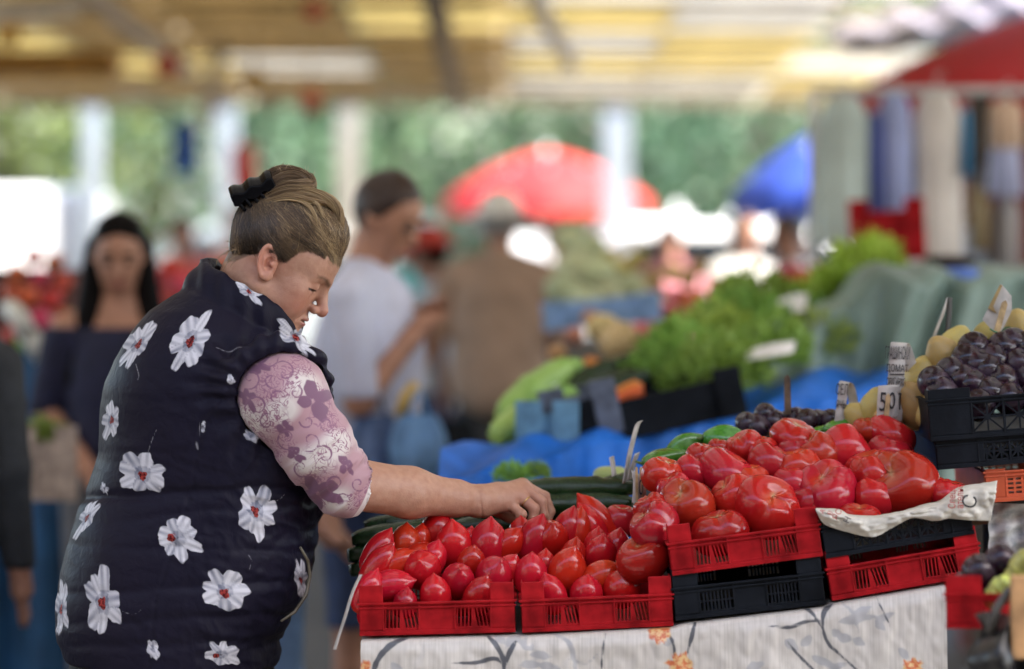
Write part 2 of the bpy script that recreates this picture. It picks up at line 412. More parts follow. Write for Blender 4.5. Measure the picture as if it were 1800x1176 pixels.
r = N(nt, 'ShaderNodeMapRange'); r.inputs[1].default_value = 0.42; r.inputs[2].default_value = 0.6; nt.links.new(nz3.outputs['Fac'], r.inputs[0]); nt.links.new(r.outputs[0], og.inputs[0])
c = attr_mix(nt, c, 'org', og.outputs[2], 1.5, -4.0)
nt.links.new(c, b.inputs['Base Color']); b.inputs['Roughness'].default_value = 0.42; b.inputs['Coat Weight'].default_value = 0.1
idx = np.arange(nu * nv).reshape(nu, nv)
F = np.stack([idx[:-1, :-1], idx[1:, :-1], idx[1:, 1:], idx[:-1, 1:]], -1).reshape(-1, 4)
me = mesh('tablecloth', np.stack([cx2, cy, cz], 1), F, m, True, {'dark': dark, 'grey': grey, 'org': org})
tag(link('tablecloth', me), 'pale grey oilcloth printed with dark vines and orange flowers hanging below the front crates', 'tablecloth')

# ------------------------------------------------------------------ plastic crates
M_RED = mat('red_plastic', (0.32, 0.010, 0.014), 0.45, 0.22, 24, 0.15, 90, spec=0.22)
M_BLACK = mat('black_plastic', (0.009, 0.011, 0.015), 0.5, 0.25, 12, 0.18, 90, spec=0.25)
M_ORANGE = mat('orange_plastic', (0.50, 0.085, 0.030), 0.45, 0.12, 14, 0.1, 90)
def vent(style, x0, x1, z0, z1, y0, y1):
    mb = MB(); W = x1 - x0; H = z1 - z0; c = (x0 + x1) / 2
    if style == 'fan':
        for i in (-4, -3, -2, -1, 1, 2, 3, 4):
            t = c + i * 0.112 * W; bt = c + i * 0.112 * W + (0.10 * W if i > 0 else -0.02 * W); hw = 0.019 * W
            mb.prism([(bt - hw, z0), (bt + hw, z0), (t + hw, z1), (t - hw, z1)], y0, y1)
        mb.prism([(c - 0.05 * W, z0), (c + 0.14 * W, z0), (c + 0.035 * W, z1), (c - 0.035 * W, z1)], y0, y1)
    elif style == 'grid':
        for i in range(1, 9):
            x = x0 + W * i / 9; mb.box(x - 0.0016, x + 0.0016, y0, y1, z0, z1)
        zc = (z0 + z1) / 2; mb.box(x0, x1, y0 + 0.0004, y1, zc - 0.0014, zc + 0.0014)
    elif style == 'star':
        n = max(1, round(W / (H * 1.1)))
        for k in range(n):
            a = x0 + W * k / n; e = x0 + W * (k + 1) / n; xc = (a + e) / 2; zc = (z0 + z1) / 2; t = 0.0016
            for (p, q) in (((a, z0), (e, z1)), ((a, z1), (e, z0)), ((xc, z0), (xc, z1)), ((a, zc), (e, zc))):
                dx, dz = q[0] - p[0], q[1] - p[1]; L = math.hypot(dx, dz); nx, nz_ = -dz / L * t, dx / L * t
                mb.prism([(p[0] - nx, p[1] - nz_), (q[0] - nx, q[1] - nz_), (q[0] + nx, q[1] + nz_), (p[0] + nx, p[1] + nz_)], y0 + 0.0003 * k, y1)
            mb.box(a - 0.002, a + 0.002, y0 - 0.0006, y1, z0, z1)
            mb.lathe([(0.006, 0), (0.006, 0.003)], 8, Matrix.Translation((xc, y0 - 0.0004, zc)) @ Matrix.Rotation(-math.pi / 2, 4, 'X'))
    else:                                                 # small square holes
        for i in range(0, 7):
            x = x0 + W * i / 6; mb.box(x - 0.0022, x + 0.0022, y0, y1, z0, z1)
        for i in range(0, 5):
            z = z0 + H * i / 4; mb.box(x0, x1, y0 + 0.0005, y1, z - 0.002, z + 0.002)
    return mb
def crate(bl, br, Y, style, m, label, rim=0.056, post=0.086, depth=0.36, group='plastic crates on the front stall', yaw=0.0, sections=None):
    A, B = P(*bl, Y), P(*br, Y); wd = (B - A).length; roll = math.atan2(B.z - A.z, B.x - A.x)
    o = empty('produce_crate', (A + B) / 2, (0, -roll, yaw), label, 'crate', group)
    h = wd / 2; t = 0.003
    secs = sections or [(0.0, 0.155, 'p'), (0.155, 0.385, 'v'), (0.385, 0.615, 's'), (0.615, 0.845, 'v'), (0.845, 1.0, 'p')]
    MB().box(-h + 0.004, h - 0.004, 0.004, depth - 0.004, 0.001, 0.005).build('base', m, o)
    for side, M4 in (('front_panel', Matrix.Identity(4)), ('back_panel', Matrix.Translation((0, depth, 0)) @ Matrix.Rotation(math.pi, 4, 'Z'))):
        mb = MB()
        mb.box(-h, h, -0.0030, 0.001, 0.0, 0.0075, M4)                # flange
        mb.box(-h + .002, h - .002, 0.0, t, 0.0, 0.012, M4)
        mb.box(-h - 0.003, h + 0.003, -0.0045, t + .001, rim - 0.0035, rim, M4)   # double rim
        mb.box(-h - 0.002, h + 0.002, -0.0035, t, rim - 0.0105, rim - 0.008, M4)
        mb.box(-h + .002, h - .002, 0.0, t, rim - 0.013, rim - 0.0030, M4)
        for a, e, k in secs:
            xa, xe = -h + a * wd, -h + e * wd
            if k == 's': mb.box(xa, xe, 0.0004, t, 0.011, rim - 0.012, M4)
            if 0.05 < a: mb.box(xa - 0.0014, xa + 0.0014, -0.0026, t, 0.006, rim - 0.003, M4)
        p = mb.build(side, m, o, bevel=0.0007)
        for a, e, k in secs:
            if k == 'v':
                v = vent(style, -h + a * wd + 0.0014, -h + e * wd - 0.0014, 0.0115, rim - 0.0125, 0.0006, t)
                if side == 'back_panel': v.V = [tuple(M4 @ Vector(q)) for q in v.V]
                v.build('vent_grille', m, p)
    for sx in (-1, 1):
        mb = MB(); x0, x1 = (h - t, h) if sx > 0 else (-h, -h + t)
        mb.box(x0, x1, 0.004, depth - 0.004, 0.0, rim - 0.0005)
        mb.box(x0 - (0 if sx > 0 else 0.004), x1 + (0.004 if sx > 0 else 0), 0.001, depth - .001, rim - 0.003, rim - 0.0004)
        mb.build('side_panel', m, o)
        for yy in (0, 1):
            mb = MB(); pw = secs[0][1] * wd
            xa, xe = (h - pw, h - 0.001) if sx > 0 else (-h + 0.001, -h + pw)
            y0, y1 = (-0.0012, t - 0.0003) if yy == 0 else (depth - t + 0.0003, depth + 0.0012)
            mb.box(xa, xe, y0, y1, 0.009, post)
            ya, ye = (y1 + 0.0001, 0.045) if yy == 0 else (depth - 0.045, y0 - 0.0001)
            xs0, xs1 = (h - t - 0.0006, h - 0.0014) if sx > 0 else (-h + 0.0014, -h + t + 0.0006)
            mb.box(xs0, xs1, ya, ye, 0.007, post - 0.001)
            mb.build('corner_post', m, o, bevel=0.0012)
    return o
crate((632, 1118), (906, 1111), YF, 'fan', M_RED, 'red plastic crate at the left end of the table, heaped with pointed tomatoes')
crate((918, 1112), (1184, 1100), YF, 'fan', M_RED, 'red plastic crate of pointed tomatoes right of the leftmost crate')
crate((1188, 1091), (1452, 1062), YF, 'grid', M_BLACK, 'black crate with slotted vents beneath the red crate of large tomatoes', sections=[(0, .17, 'p'), (.17, .4, 'v'), (.4, .62, 's'), (.62, .84, 'v'), (.84, 1, 'p')])
crate((1182, 1012), (1447, 977), YF - 0.004, 'fan', M_RED, 'upper red crate heaped with large pink tomatoes on a black crate')
crate((1463, 1056), (1729, 1010), YF, 'fan', M_RED, 'red crate under the black crate lined with newspaper')
crate((1452, 982), (1713, 938), YF - 0.002, 'star', M_BLACK, 'black lattice crate lined with newspaper, stacked on a red crate', post=.057, sections=[(0, .2, 'p'), (.2, .42, 'v'), (.42, .64, 'v'), (.64, .86, 'v'), (.86, 1, 'p')])

# ------------------------------------------------------------------ tomatoes
def tomato_material(name, c1, c2, rough):
    m = bpy.data.materials.new(name); m.use_nodes = True; nt = m.node_tree; b = nt.nodes['Principled BSDF']
    tc = N(nt, 'ShaderNodeTexCoord'); oi = N(nt, 'ShaderNodeObjectInfo')
    nz = N(nt, 'ShaderNodeTexNoise'); nz.inputs['Scale'].default_value = 1.7; nz.inputs['Detail'].default_value = 3
    va = N(nt, 'ShaderNodeVectorMath', operation='ADD'); vs = N(nt, 'ShaderNodeVectorMath', operation='SCALE'); vs.inputs['Scale'].default_value = 40
    cb = N(nt, 'ShaderNodeCombineXYZ')
    for i in range(3): nt.links.new(oi.outputs['Random'], cb.inputs[i])
    nt.links.new(cb.outputs[0], vs.inputs[0]); nt.links.new(tc.outputs['Object'], va.inputs[0]); nt.links.new(vs.outputs[0], va.inputs[1])
    nt.links.new(va.outputs[0], nz.inputs['Vector'])
    mx = N(nt, 'ShaderNodeMix', data_type='RGBA'); mx.inputs[6].default_value = (*c1, 1); mx.inputs[7].default_value = (*c2, 1)
    r = N(nt, 'ShaderNodeMapRange'); r.inputs[1].default_value = 0.38; r.inputs[2].default_value = 0.70; nt.links.new(nz.outputs['Fac'], r.inputs[0]); nt.links.new(r.outputs[0], mx.inputs[0])
    c = attr_mix(nt, mx.outputs[2], 'shoulder', (0.42, 0.075, 0.020), 0.0, 1.0)
    c = attr_mix(nt, c, 'scar', (0.42, 0.27, 0.14), 0.0, 1.0)
    hs = N(nt, 'ShaderNodeHueSaturation'); r1 = N(nt, 'ShaderNodeMapRange'); r1.inputs[3].default_value = 0.493; r1.inputs[4].default_value = 0.507
    ml = N(nt, 'ShaderNodeMath', operation='MULTIPLY'); ml.inputs[1].default_value = 23.7; fr = N(nt, 'ShaderNodeMath', operation='FRACT')
    r2 = N(nt, 'ShaderNodeMapRange'); r2.inputs[3].default_value = 0.78; r2.inputs[4].default_value = 1.12
    nt.links.new(oi.outputs['Random'], r1.inputs[0]); nt.links.new(r1.outputs[0], hs.inputs['Hue']); nt.links.new(oi.outputs['Random'], ml.inputs[0]); nt.links.new(ml.outputs[0], fr.inputs[0]); nt.links.new(fr.outputs[0], r2.inputs[0]); nt.links.new(r2.outputs[0], hs.inputs['Value'])
    nt.links.new(c, hs.inputs['Color'])
    # pale flecks in the skin
    vo = N(nt, 'ShaderNodeTexNoise'); vo.inputs['Scale'].default_value = 42; nt.links.new(va.outputs[0], vo.inputs['Vector'])
    fl = N(nt, 'ShaderNodeMapRange'); fl.inputs[1].default_value = 0.66; fl.inputs[2].default_value = 0.80; fl.inputs[4].default_value = 0.10; nt.links.new(vo.outputs['Fac'], fl.inputs[0])
    fm = N(nt, 'ShaderNodeMix', data_type='RGBA'); fm.inputs[7].default_value = (0.62, 0.20, 0.11, 1); nt.links.new(fl.outputs[0], fm.inputs[0]); nt.links.new(hs.outputs[0], fm.inputs[6])
    nt.links.new(fm.outputs[2], b.inputs['Base Color'])
    b.inputs['Roughness'].default_value = rough; b.inputs['Specular IOR Level'].default_value = 0.5; b.inputs['IOR'].default_value = 1.40
    b.inputs['Coat Weight'].default_value = 0.10; b.inputs['Coat Roughness'].default_value = 0.10
    b.inputs['Subsurface Weight'].default_value = 0.06; b.inputs['Subsurface Radius'].default_value = (0.06, 0.012, 0.006); b.inputs['Subsurface Scale'].default_value = 0.25
    bn = N(nt, 'ShaderNodeTexNoise'); bn.inputs['Scale'].default_value = 3.5; nt.links.new(va.outputs[0], bn.inputs['Vector'])
    bp = N(nt, 'ShaderNodeBump'); bp.inputs['Strength'].default_value = 0.10; bp.inputs['Distance'].default_value = 0.002
    nt.links.new(bn.outputs['Fac'], bp.inputs['Height']); nt.links.new(bp.outputs[0], b.inputs['Normal'])
    return m
M_TOM = tomato_material('plum_tomato_skin', (0.40, 0.007, 0.007), (0.45, 0.014, 0.008), 0.16)
M_BIG = tomato_material('beef_tomato_skin', (0.36, 0.008, 0.011), (0.42, 0.016, 0.011), 0.17)
def pointed_mesh(seed):
    r = np.random.default_rng(seed)
    prof = catmull([(0.02, -.485), (.20, -.49), (.36, -.42), (.46, -.28), (.5, -.06), (.485, .12), (.42, .29), (.32, .42), (.20, .515), (.10, .578), (.045, .625), (.006, .65)], 3)
    n = 30; V = []; k = len(prof); lob = r.uniform(0, 6.28, 3); amp = r.uniform(0.01, 0.035, 3); sk = r.uniform(-.05, .05, 2)
    for (rr, z) in prof:
        for j in range(n):
            a = 2 * math.pi * j / n
            q = rr * (1 + (amp[0] * math.cos(2 * a + lob[0]) + amp[1] * math.cos(3 * a + lob[1])) * (1 - abs(z))); bend = (z + .1) ** 2
            V.append((q * math.cos(a) + sk[0] * bend, q * math.sin(a) + sk[1] * bend, z))
    F = [(i * n + j, i * n + (j + 1) % n, (i + 1) * n + (j + 1) % n, (i + 1) * n + j) for i in range(k - 1) for j in range(n)] + [tuple(range(n - 1, -1, -1)), tuple((k - 1) * n + j for j in range(n))]
    z = np.array([v[2] for v in V]); rad = np.hypot(*np.array(V).T[:2])
    return mesh('tomato', V, F, M_TOM, True, {'scar': np.clip((z - 0.635) * 25, 0, 0.8) + (rad < .06) * (z < 0) * 0.9, 'shoulder': np.clip((-.30 - z) * 3, 0, .6)})
def beef_mesh(seed, ribs=True):
    r = np.random.default_rng(seed); nr = int(r.integers(4, 7)); n = 44; k = 26; V = []; sc = []; sh = []
    ph = np.sort(r.uniform(0, 2 * math.pi, nr)); dep = r.uniform(.05, .16, nr) * (1 if ribs else 0.25); lob = r.uniform(0, 6.28, 2); stz = r.uniform(.6, 1.3)
    for i in range(k + 1):
        f = math.pi * i / k
        for j in range(n):
            a = 2 * math.pi * j / n
            g = sum(d * math.exp(-((((a - p + math.pi) % (2 * math.pi)) - math.pi) / 0.21) ** 2) for p, d in zip(ph, dep))
            wtop = math.exp(-((f - 0.55) / 0.75) ** 2)
            R = 0.5 * (math.sin(f) ** 0.93 if 0 < f < math.pi else 0) * (1 + 0.05 * math.cos(2 * a + lob[0]) + 0.03 * math.cos(3 * a + lob[1])) * (1 - g * wtop)
            z = 0.40 * math.cos(f) - 0.13 * math.exp(-(f / 0.42) ** 2) - 0.4 * g * wtop * 0.5 * math.cos(f) + (0.05 * math.exp(-((math.pi - f) / .4) ** 2))
            V.append((R * math.cos(a), R * math.sin(a), z))
            star = (0.15 + 0.03 * math.cos(5 * a + lob[0]) + 0.04 * math.cos(2 * a + lob[1])) * stz
            sc.append(max(0, min(1, (star - f) * 9)) + max(0, g - 0.05) * 1.2 * math.exp(-((f - .4) / .35) ** 2)); sh.append(max(0, min(.6, (0.50 + .2 * math.cos(2 * a + lob[1]) - f) * 1.4)) * r.uniform(.8, 1))
    F = [(i * n + j, (i + 1) * n + j, (i + 1) * n + (j + 1) % n, i * n + (j + 1) % n) for i in range(k) for j in range(n)]
    return mesh('tomato', V, F, M_BIG, True, {'scar': np.clip(sc, 0, 1), 'shoulder': sh})
PM = [pointed_mesh(i) for i in range(7)]; BM = [beef_mesh(40 + i) for i in range(7)]; RM = [beef_mesh(60 + i, False) for i in range(3)]
def put(name, me, px, py, Y, wpx, hpx, ang, tilt, spin, label, cat, group, zh=1.0, ty=0.0):
    """stand a mesh with its +Z axis ang degrees clockwise from up in the picture and tilt degrees towards the camera"""
    a, t = math.radians(ang), math.radians(tilt)
    v = Vector((math.sin(a) * math.cos(t), -math.sin(t), math.cos(a) * math.cos(t)))
    q = Vector((0, 0, 1)).rotation_difference(v) @ Quaternion((0, 0, 1), spin)
    o = bpy.data.objects.new(name, me); COL.objects.link(o); o.rotation_mode = 'QUATERNION'; o.rotation_quaternion = q
    o.location = P(px, py, Y); s = S(wpx, Y); o.scale = (s, s * (1 + ty), S(hpx, Y) / zh)
    return tag(o, label, cat, group)
Yp = lambda py: float(np.interp(py, [880, 920, 960, 1010, 1060], [0.21, 0.155, 0.075, -0.015, -0.068]))
L1, L2 = 'in the left crate', 'in the second crate'
PT = [(768, 934, 56, 74, 6, 0, 'highest pointed tomato, nearest below the forearm, ' + L1), (798, 957, 60, 78, -4, 8, 'tall pointed tomato in front of the highest one ' + L1), (858, 955, 63, 82, 5, 5, 'tall pointed tomato at the top right ' + L1),
  (713, 956, 54, 68, 5, 10, 'upright pointed tomato at the top left ' + L1), (738, 948, 36, 52, 8, 0, 'small tip of a pointed tomato behind the top left one ' + L1), (762, 979, 44, 56, 14, 0, 'dark pointed tomato tucked behind the round-looking one ' + L1),
  (738, 978, 50, 50, 30, -20, 'orange-red tomato wedged in the middle of the heap ' + L1), (663, 972, 46, 86, 28, 0, 'long tomato leaning at the far left back ' + L1), (664, 996, 48, 88, 32, 5, 'long orange-red tomato leaning at the left edge ' + L1),
  (695, 993, 50, 78, 50, 15, 'tomato leaning right at the left of the heap ' + L1), (742, 999, 64, 72, -8, 62, 'round-looking one with its tip towards the viewer ' + L1), (685, 1028, 52, 82, 75, 12, 'one lying on its side, tip to the right ' + L1),
  (805, 1019, 56, 74, 5, 55, 'round-looking tomato with its tip hidden in the middle ' + L1), (868, 1010, 62, 72, 25, 40, 'broad tomato above the right post ' + L1), (765, 1044, 52, 66, -5, 12, 'small pointed tomato standing behind the middle of the rim ' + L1),
  (712, 1060, 42, 52, 8, 12, 'lowest small pointed tomato behind the left vent ' + L1), (842, 1046, 52, 70, 20, 15, 'pointed tomato leaning right behind the right vent ' + L1), (893, 1002, 46, 60, 28, 20, 'dark one near the right post ' + L1),
  (893, 955, 46, 62, 38, 5, 'bright tomato with a shiny shoulder at the right back ' + L1), (826, 950, 38, 46, 5, 0, 'small tomato peeking between the two tall ones ' + L1), (646, 1042, 46, 80, 22, 0, 'tomato behind the left corner post ' + L1),
  (828, 988, 48, 60, 10, 20, 'dark tomato deep between the tall ones ' + L1),
  (969, 946, 59, 70, 2, 40, 'smooth egg-shaped tomato nearest the hand ' + L2), (938, 948, 54, 84, 18, 5, 'tall dark tomato left of the egg-shaped one ' + L2), (997, 935, 52, 82, 14, 5, 'tall pointed tomato right of the hand ' + L2),
  (1016, 936, 44, 80, 8, -5, 'tall tomato just behind the one right of the hand ' + L2), (1040, 927, 48, 84, -28, 0, 'orange-red tomato leaning left in the back row ' + L2), (1052, 914, 50, 100, -38, -5, 'longest tomato lying across the back ' + L2),
  (1048, 958, 42, 58, 8, 0, 'small pointed tip in the middle of the heap ' + L2), (1056, 973, 54, 66, 6, 15, 'pointed tomato in the middle ' + L2), (1083, 962, 48, 62, 12, 0, 'tomato left of the large round one ' + L2),
  (996, 1004, 64, 86, 16, 20, 'big tomato with a small dark blemish ' + L2), (934, 1010, 56, 74, 4, 15, 'upright pointed tomato at the left end ' + L2), (957, 993, 38, 52, 6, 0, 'narrow tip behind the upright one at the left end ' + L2),
  (1055, 1013, 52, 72, 55, 15, 'tomato lying with its tip towards upper right ' + L2), (1092, 1032, 64, 64, 12, 32, 'broad tomato in front of the large round one ' + L2), (1031, 1042, 54, 62, 4, 15, 'small tomato above the middle of the rim ' + L2),
  (971, 1044, 48, 72, -18, 10, 'pointed tomato leaning left above the left vent ' + L2), (915, 932, 40, 46, 0, 0, 'orange tomato partly under the fingers ' + L2), (1008, 975, 44, 56, 12, 0, 'tomato deep behind the blemished one ' + L2)]
for i, (x, y, wp, hp, an, ti, d) in enumerate(PT):
    put('tomato', PM[i % 7], x, y + 2, Yp(y), wp * 1.08, hp * 1.10, an, ti, i * 1.7, 'pointed tomato, ' + d.replace('pointed tomato', 'one') if not d.startswith(('round', 'smooth', 'orange')) else 'plum tomato, ' + d, 'tomato', 'pointed tomatoes in the two left crates', zh=1.15)
for i, (x, y, wp, hp, an, ti, d) in enumerate(PT):
    if y > 940 and i % 4 == 0:
        put('tomato', PM[(i * 3) % 7], x + 8, y + 34, Yp(y) + 0.055, 54, 66, (i * 37) % 70 - 35, 10, i * 2.3, 'red tomato half buried in the lower layer of the pointed tomatoes', 'tomato', 'buried lower tomatoes', zh=1.15)
put('tomato', RM[0], 1129, 983, -0.05, 92, 104, -20, 25, 1.0, 'large smooth round tomato at the right end of the pointed ones', 'tomato', 'large tomatoes')
put('tomato', RM[1], 1091, 916, 0.17, 60, 82, 6, 10, 2.0, 'orange-red oval tomato below the dark cucumbers, left of the small price stick', 'tomato', 'large tomatoes')
Yb = lambda py: float(np.interp(py, [745, 790, 830, 870, 900, 935], [0.25, 0.18, 0.11, 0.04, -0.01, -0.045]))
BT = [(1347, 891, 107, 118, 15, 50, 'front large tomato with a tan stem scar above the upper red crate'), (1206, 887, 92, 102, -20, 42, 'large tomato at the left of the upper red crate, scar facing up'), (1266, 936, 92, 92, -10, 20, 'pale pink tomato low behind the rim of the upper red crate'),
  (1278, 832, 98, 92, 20, 15, 'broad glossy tomato in the second row of the heap'), (1354, 816, 72, 84, 20, 25, 'glossy tomato right of the broad second-row one'), (1292, 876, 80, 96, -30, 40, 'ribbed orange-red tomato behind the front one'),
  (1453, 861, 106, 104, -15, 38, 'large tomato with a cracked stem scar left of the newspaper'), (1487, 793, 84, 104, 35, 15, 'round shiny tomato high on the heap near the pear sign'), (1438, 798, 78, 92, -25, 20, 'lobed tomato next to the round shiny one'),
  (1396, 768, 84, 70, 10, 30, 'topmost tomato of the heap with a tan seam'), (1583, 852, 124, 128, -28, 42, 'biggest tomato, with green flecks, on the newspaper'), (1533, 834, 96, 104, -10, 10, 'dark tomato behind the biggest one'),
  (1568, 765, 84, 74, 20, 0, 'smooth tomato in front of the price card at the back'), (1566, 793, 76, 66, 10, 20, 'shaded tomato under the smooth one at the back'), (1238, 803, 60, 56, 10, 10, 'small tomato at the left back of the large heap'),
  (1219, 829, 62, 66, 20, 15, 'small ribbed tomato with a dark star scar at left'), (1165, 836, 70, 78, 10, 25, 'orange-red tomato right of the small price stick'), (1183, 857, 62, 62, -15, 35, 'pale ribbed tomato near the price stick'),
  (1146, 898, 58, 74, -20, 20, 'bright red tomato right beside the price stick base'), (1150, 925, 82, 92, -30, 40, 'dark tomato with a brown scar above the crate corner'), (1306, 785, 66, 60, -20, 25, 'tomato with green shoulders near the green peppers'),
  (1333, 790, 64, 58, 0, 10, 'small tomato right of the green-shouldered one'), (1262, 785, 34, 34, 0, 20, 'smallest tomato beside the green peppers'), (1400, 794, 60, 60, 0, 10, 'tomato below the topmost one'),
  (1402, 822, 74, 80, -10, 10, 'shaded tomato in the middle of the large heap'), (1666, 868, 76, 64, 10, 10, 'tomato half hidden behind the right of the newspaper'), (1510, 908, 70, 50, 0, 35, 'flat orange tomato just above the newspaper edge'),
  (1525, 756, 54, 54, 0, 15, 'small tomato left of the price card at the back'), (1390, 852, 62, 76, 0, 10, 'dark tomato between the front one and the cracked one'), (1318, 845, 70, 70, 0, 10, 'shaded tomato behind the ribbed orange one')]
for i, (x, y, wp, hp, an, ti, d) in enumerate(BT):
    put('tomato', BM[i % 7] if i not in (3, 4, 12, 7) else RM[i % 3], x, y, Yb(y), wp * 1.10, hp * 1.08, an * 1.5, ti * (.95 if i in (0, 6, 10, 1) else .35), i * 2.1, d, 'tomato', 'large tomatoes', zh=0.93)
for i in range(0, 16, 2):
    x = 1190 + (i % 8) * 58; y = (905 - (i % 8) * 5, 868 - (i % 8) * 4)[i // 8]
    put('tomato', RM[i % 3], x, y, (0.05, 0.12)[i // 8], 84, 78, i * 13 % 40 - 20, 0, i * 1.9, 'large tomato buried in the lower layer of the right-hand heap', 'tomato', 'buried lower large tomatoes', zh=0.8)
# boards that carry the rising heap behind the front crates
tag(MB().prism([(-0.30, 0), (0.36, 0.075), (0.36, 0.055), (-0.30, -0.02)], 0, 0.5, ).build('display_shelf', M_WOOD, loc=P(1440, 968, 0.26)), 'rough wooden shelf under the back of the large tomato heap', 'shelf')
# ------------------------------------------------------------------ the woman reaching over the crates
YW = 0.17                                                # depth of her middle
def A3(px, py, Y): return np.array(P(px, py, Y))
HC = A3(495, 459, 0.13); HS = 0.975
_p, _f = math.radians(33), math.radians(4)
_fw = np.array([math.cos(_p), 0, -math.sin(_p)]); _up = np.array([math.sin(_p), 0, math.cos(_p)]); _lf = np.array([0, 1.0, 0])
HR = np.stack([_fw * math.cos(_f) - _lf * math.sin(_f), _lf * math.cos(_f) + _fw * math.sin(_f), _up], 1)     # columns: forward, left, up
def head_local(p): return ((p - HC) @ HR) / HS
def head_world(l): return HC + (np.asarray(l) * HS) @ HR.T
# outline of the padded vest, row by row in photo pixels
VR = np.array([(455, 352, 380), (470, 352, 392), (490, 344, 420), (508, 320, 444), (545, 266, 482), (578, 236, 508), (600, 220, 534), (630, 202, 562), (670, 188, 574), (710, 182, 581), (760, 180, 585), (800, 176, 586), (850, 160, 582), (891, 142, 572), (921, 133, 557), (955, 123, 555), (999, 112, 546), (1049, 105, 530), (1090, 103, 508), (1120, 107, 492), (1150, 118, 486), (1180, 138, 482), (1260, 165, 470)], float)
VHD = np.array([(455, .05), (480, .075), (510, .115), (545, .15), (580, .178), (620, .20), (680, .208), (770, .205), (860, .195), (940, .205), (1040, .215), (1120, .21), (1260, .2)])
VZ = np.array([P(0, r[0], YW).z for r in VR])[::-1]; VXL = np.array([P(r[1], 0, YW).x for r in VR])[::-1]; VXR = np.array([P(r[2], 0, YW).x for r in VR])[::-1]
HZ = np.array([P(0, r[0], YW).z for r in VHD])[::-1]; HH = VHD[::-1, 1]
def vest_core(p):
    z = p[:, 2]; xl = np.interp(z, VZ, VXL); xr = np.interp(z, VZ, VXR); hd = np.interp(z, HZ, HH)
    a = (xl + xr) / 2; bb = np.maximum((xr - xl) / 2, 0.01)
    u = np.abs((p[:, 0] - a) / bb); v = np.abs((p[:, 1] - YW) / hd)
    r = (u ** 2.35 + v ** 2.35 + 1e-9) ** (1 / 2.35)
    d = (r - 1) * np.minimum(bb, hd) * 0.9
    ztop = VZ[-1]
    return np.maximum(d, (z - ztop) * 0.7)
# arm
AS0, AS1, AS2, ELB, CUF = A3(476, 684, .06), A3(497, 697, -.006), A3(556, 786, .0), A3(602, 848, .035), A3(650, 863, .058)
WRI = A3(846, 880, .155)
def sleeve_sdf(p):
    d = d_cone(p, AS0, AS1, .071, .074); d = smin(d, d_cone(p, AS1, AS2, .073, .061), .03); d = smin(d, d_cone(p, AS2, ELB, .061, .053), .03)
    return smin(d, d_cone(p, ELB, CUF, .053, .049), .02)
_cn = A3(668, 812, .045) - A3(626, 908, .045); _cp = (A3(668, 812, .045) + A3(626, 908, .045)) / 2
_cn = np.array([_cn[2], 0, -_cn[0]]); _cn /= np.linalg.norm(_cn)
if _cn[0] < 0: _cn = -_cn
def cuff_plane(p): return (p - _cp) @ (_cn + np.array([0, .25, 0])) 
def hand_sdf(p):
    q = lambda x, y, Y: A3(x, y, Y)
    MC = [q(918, 853, .214), q(922, 861, .198), q(914, 873, .182), q(895, 885, .170)]
    d = d_cone(p, WRI, q(872, 872, .18), .0255, .0235)
    for c_, ra, rb in zip(MC, (.021, .023, .023, .020), (.0125, .0135, .0130, .0115)):
        d = smin(d, d_cone(p, WRI + (c_ - MC[1]) * 0.25, c_, ra, rb), .012)
    fi = [[MC[0], q(957, 873, .222), q(967, 899, .220), q(962, 918, .214)], [MC[1], q(951, 882, .197), q(956, 906, .194), q(948, 923, .196)],
          [MC[2], q(939, 894, .174), q(937, 914, .171), q(926, 926, .176)], [MC[3], q(917, 904, .157), q(912, 919, .157), q(903, 929, .163)]]
    rad = [(.0115, .0098, .0085, .0075), (.0118, .0102, .0088, .0078), (.0112, .0100, .0086, .0076), (.0100, .0088, .0076, .0068)]
    e = None
    for f_, r_ in zip(fi, rad):
        g = None
        for i in range(3):
            c1 = d_cone(p, f_[i], f_[i + 1], r_[i], r_[i + 1]); g = c1 if g is None else smin(g, c1, .004)
        e = g if e is None else smin(e, g, .0022)
    th = smin(d_cone(p, q(866, 890, .185), q(894, 906, .215), .016, .0125), d_cone(p, q(894, 906, .215), q(920, 920, .214), .012, .009), .005)
    return smin(smin(d, e, .007), th, .008)
def arm_sdf(p):
    d = d_cone(p, AS0, AS2, .06, .052); d = smin(d, d_cone(p, AS2, ELB, .052, .046), .02)
    d = smin(d, d_cone(p, ELB, A3(720, 866, .085), .0465, .0435), .02)
    d = smin(d, d_cone(p, A3(720, 866, .085), A3(800, 876, .135), .0425, .0325), .02)
    d = smin(d, d_cone(p, A3(800, 876, .135), WRI, .0315, .0262), .012)
    return smin(d, culled(hand_sdf, p, A3(905, 890, .19), .085), .010)
def ear_sdf(L, side):
    eu = np.array([-.42, 0, .908]); ef = np.array([.908, 0, .42]); q0 = L - np.array([-.010, side * .0765, -.010])
    a = q0 @ ef; o = q0[:, 1] * side + .38 * a; h = q0 @ eu
    q = np.stack([a, o, h], 1)
    q = q * 1.10; a, o, h = q.T
    d = d_ell(q, (0, .002, 0), (.0185, .0075, .0335))
    rr = np.sqrt((a / .0165) ** 2 + (h / .031) ** 2); ring = np.sqrt(((rr - 1) * .019) ** 2 + (o - .0065) ** 2) - .0042
    ring = np.where((a > .006) & (h < .004), ring + (a - .006) * 1.2, ring)
    d = smin(d, ring, .003)
    d = smax(d, -d_ell(q, (.0030, .0085, -.003), (.0085, .0095, .0145)), .003)
    d = smax(d, -d_ell(q, (-.002, .0105, .016), (.0075, .0070, .0105)), .003)
    d = smin(d, d_ell(q, (.007, .004, -.003), (.004, .006, .006)), .004)     # tragus
    return smin(d, d_ell(q, (.004, .003, -.028), (.009, .006, .010)), .004)
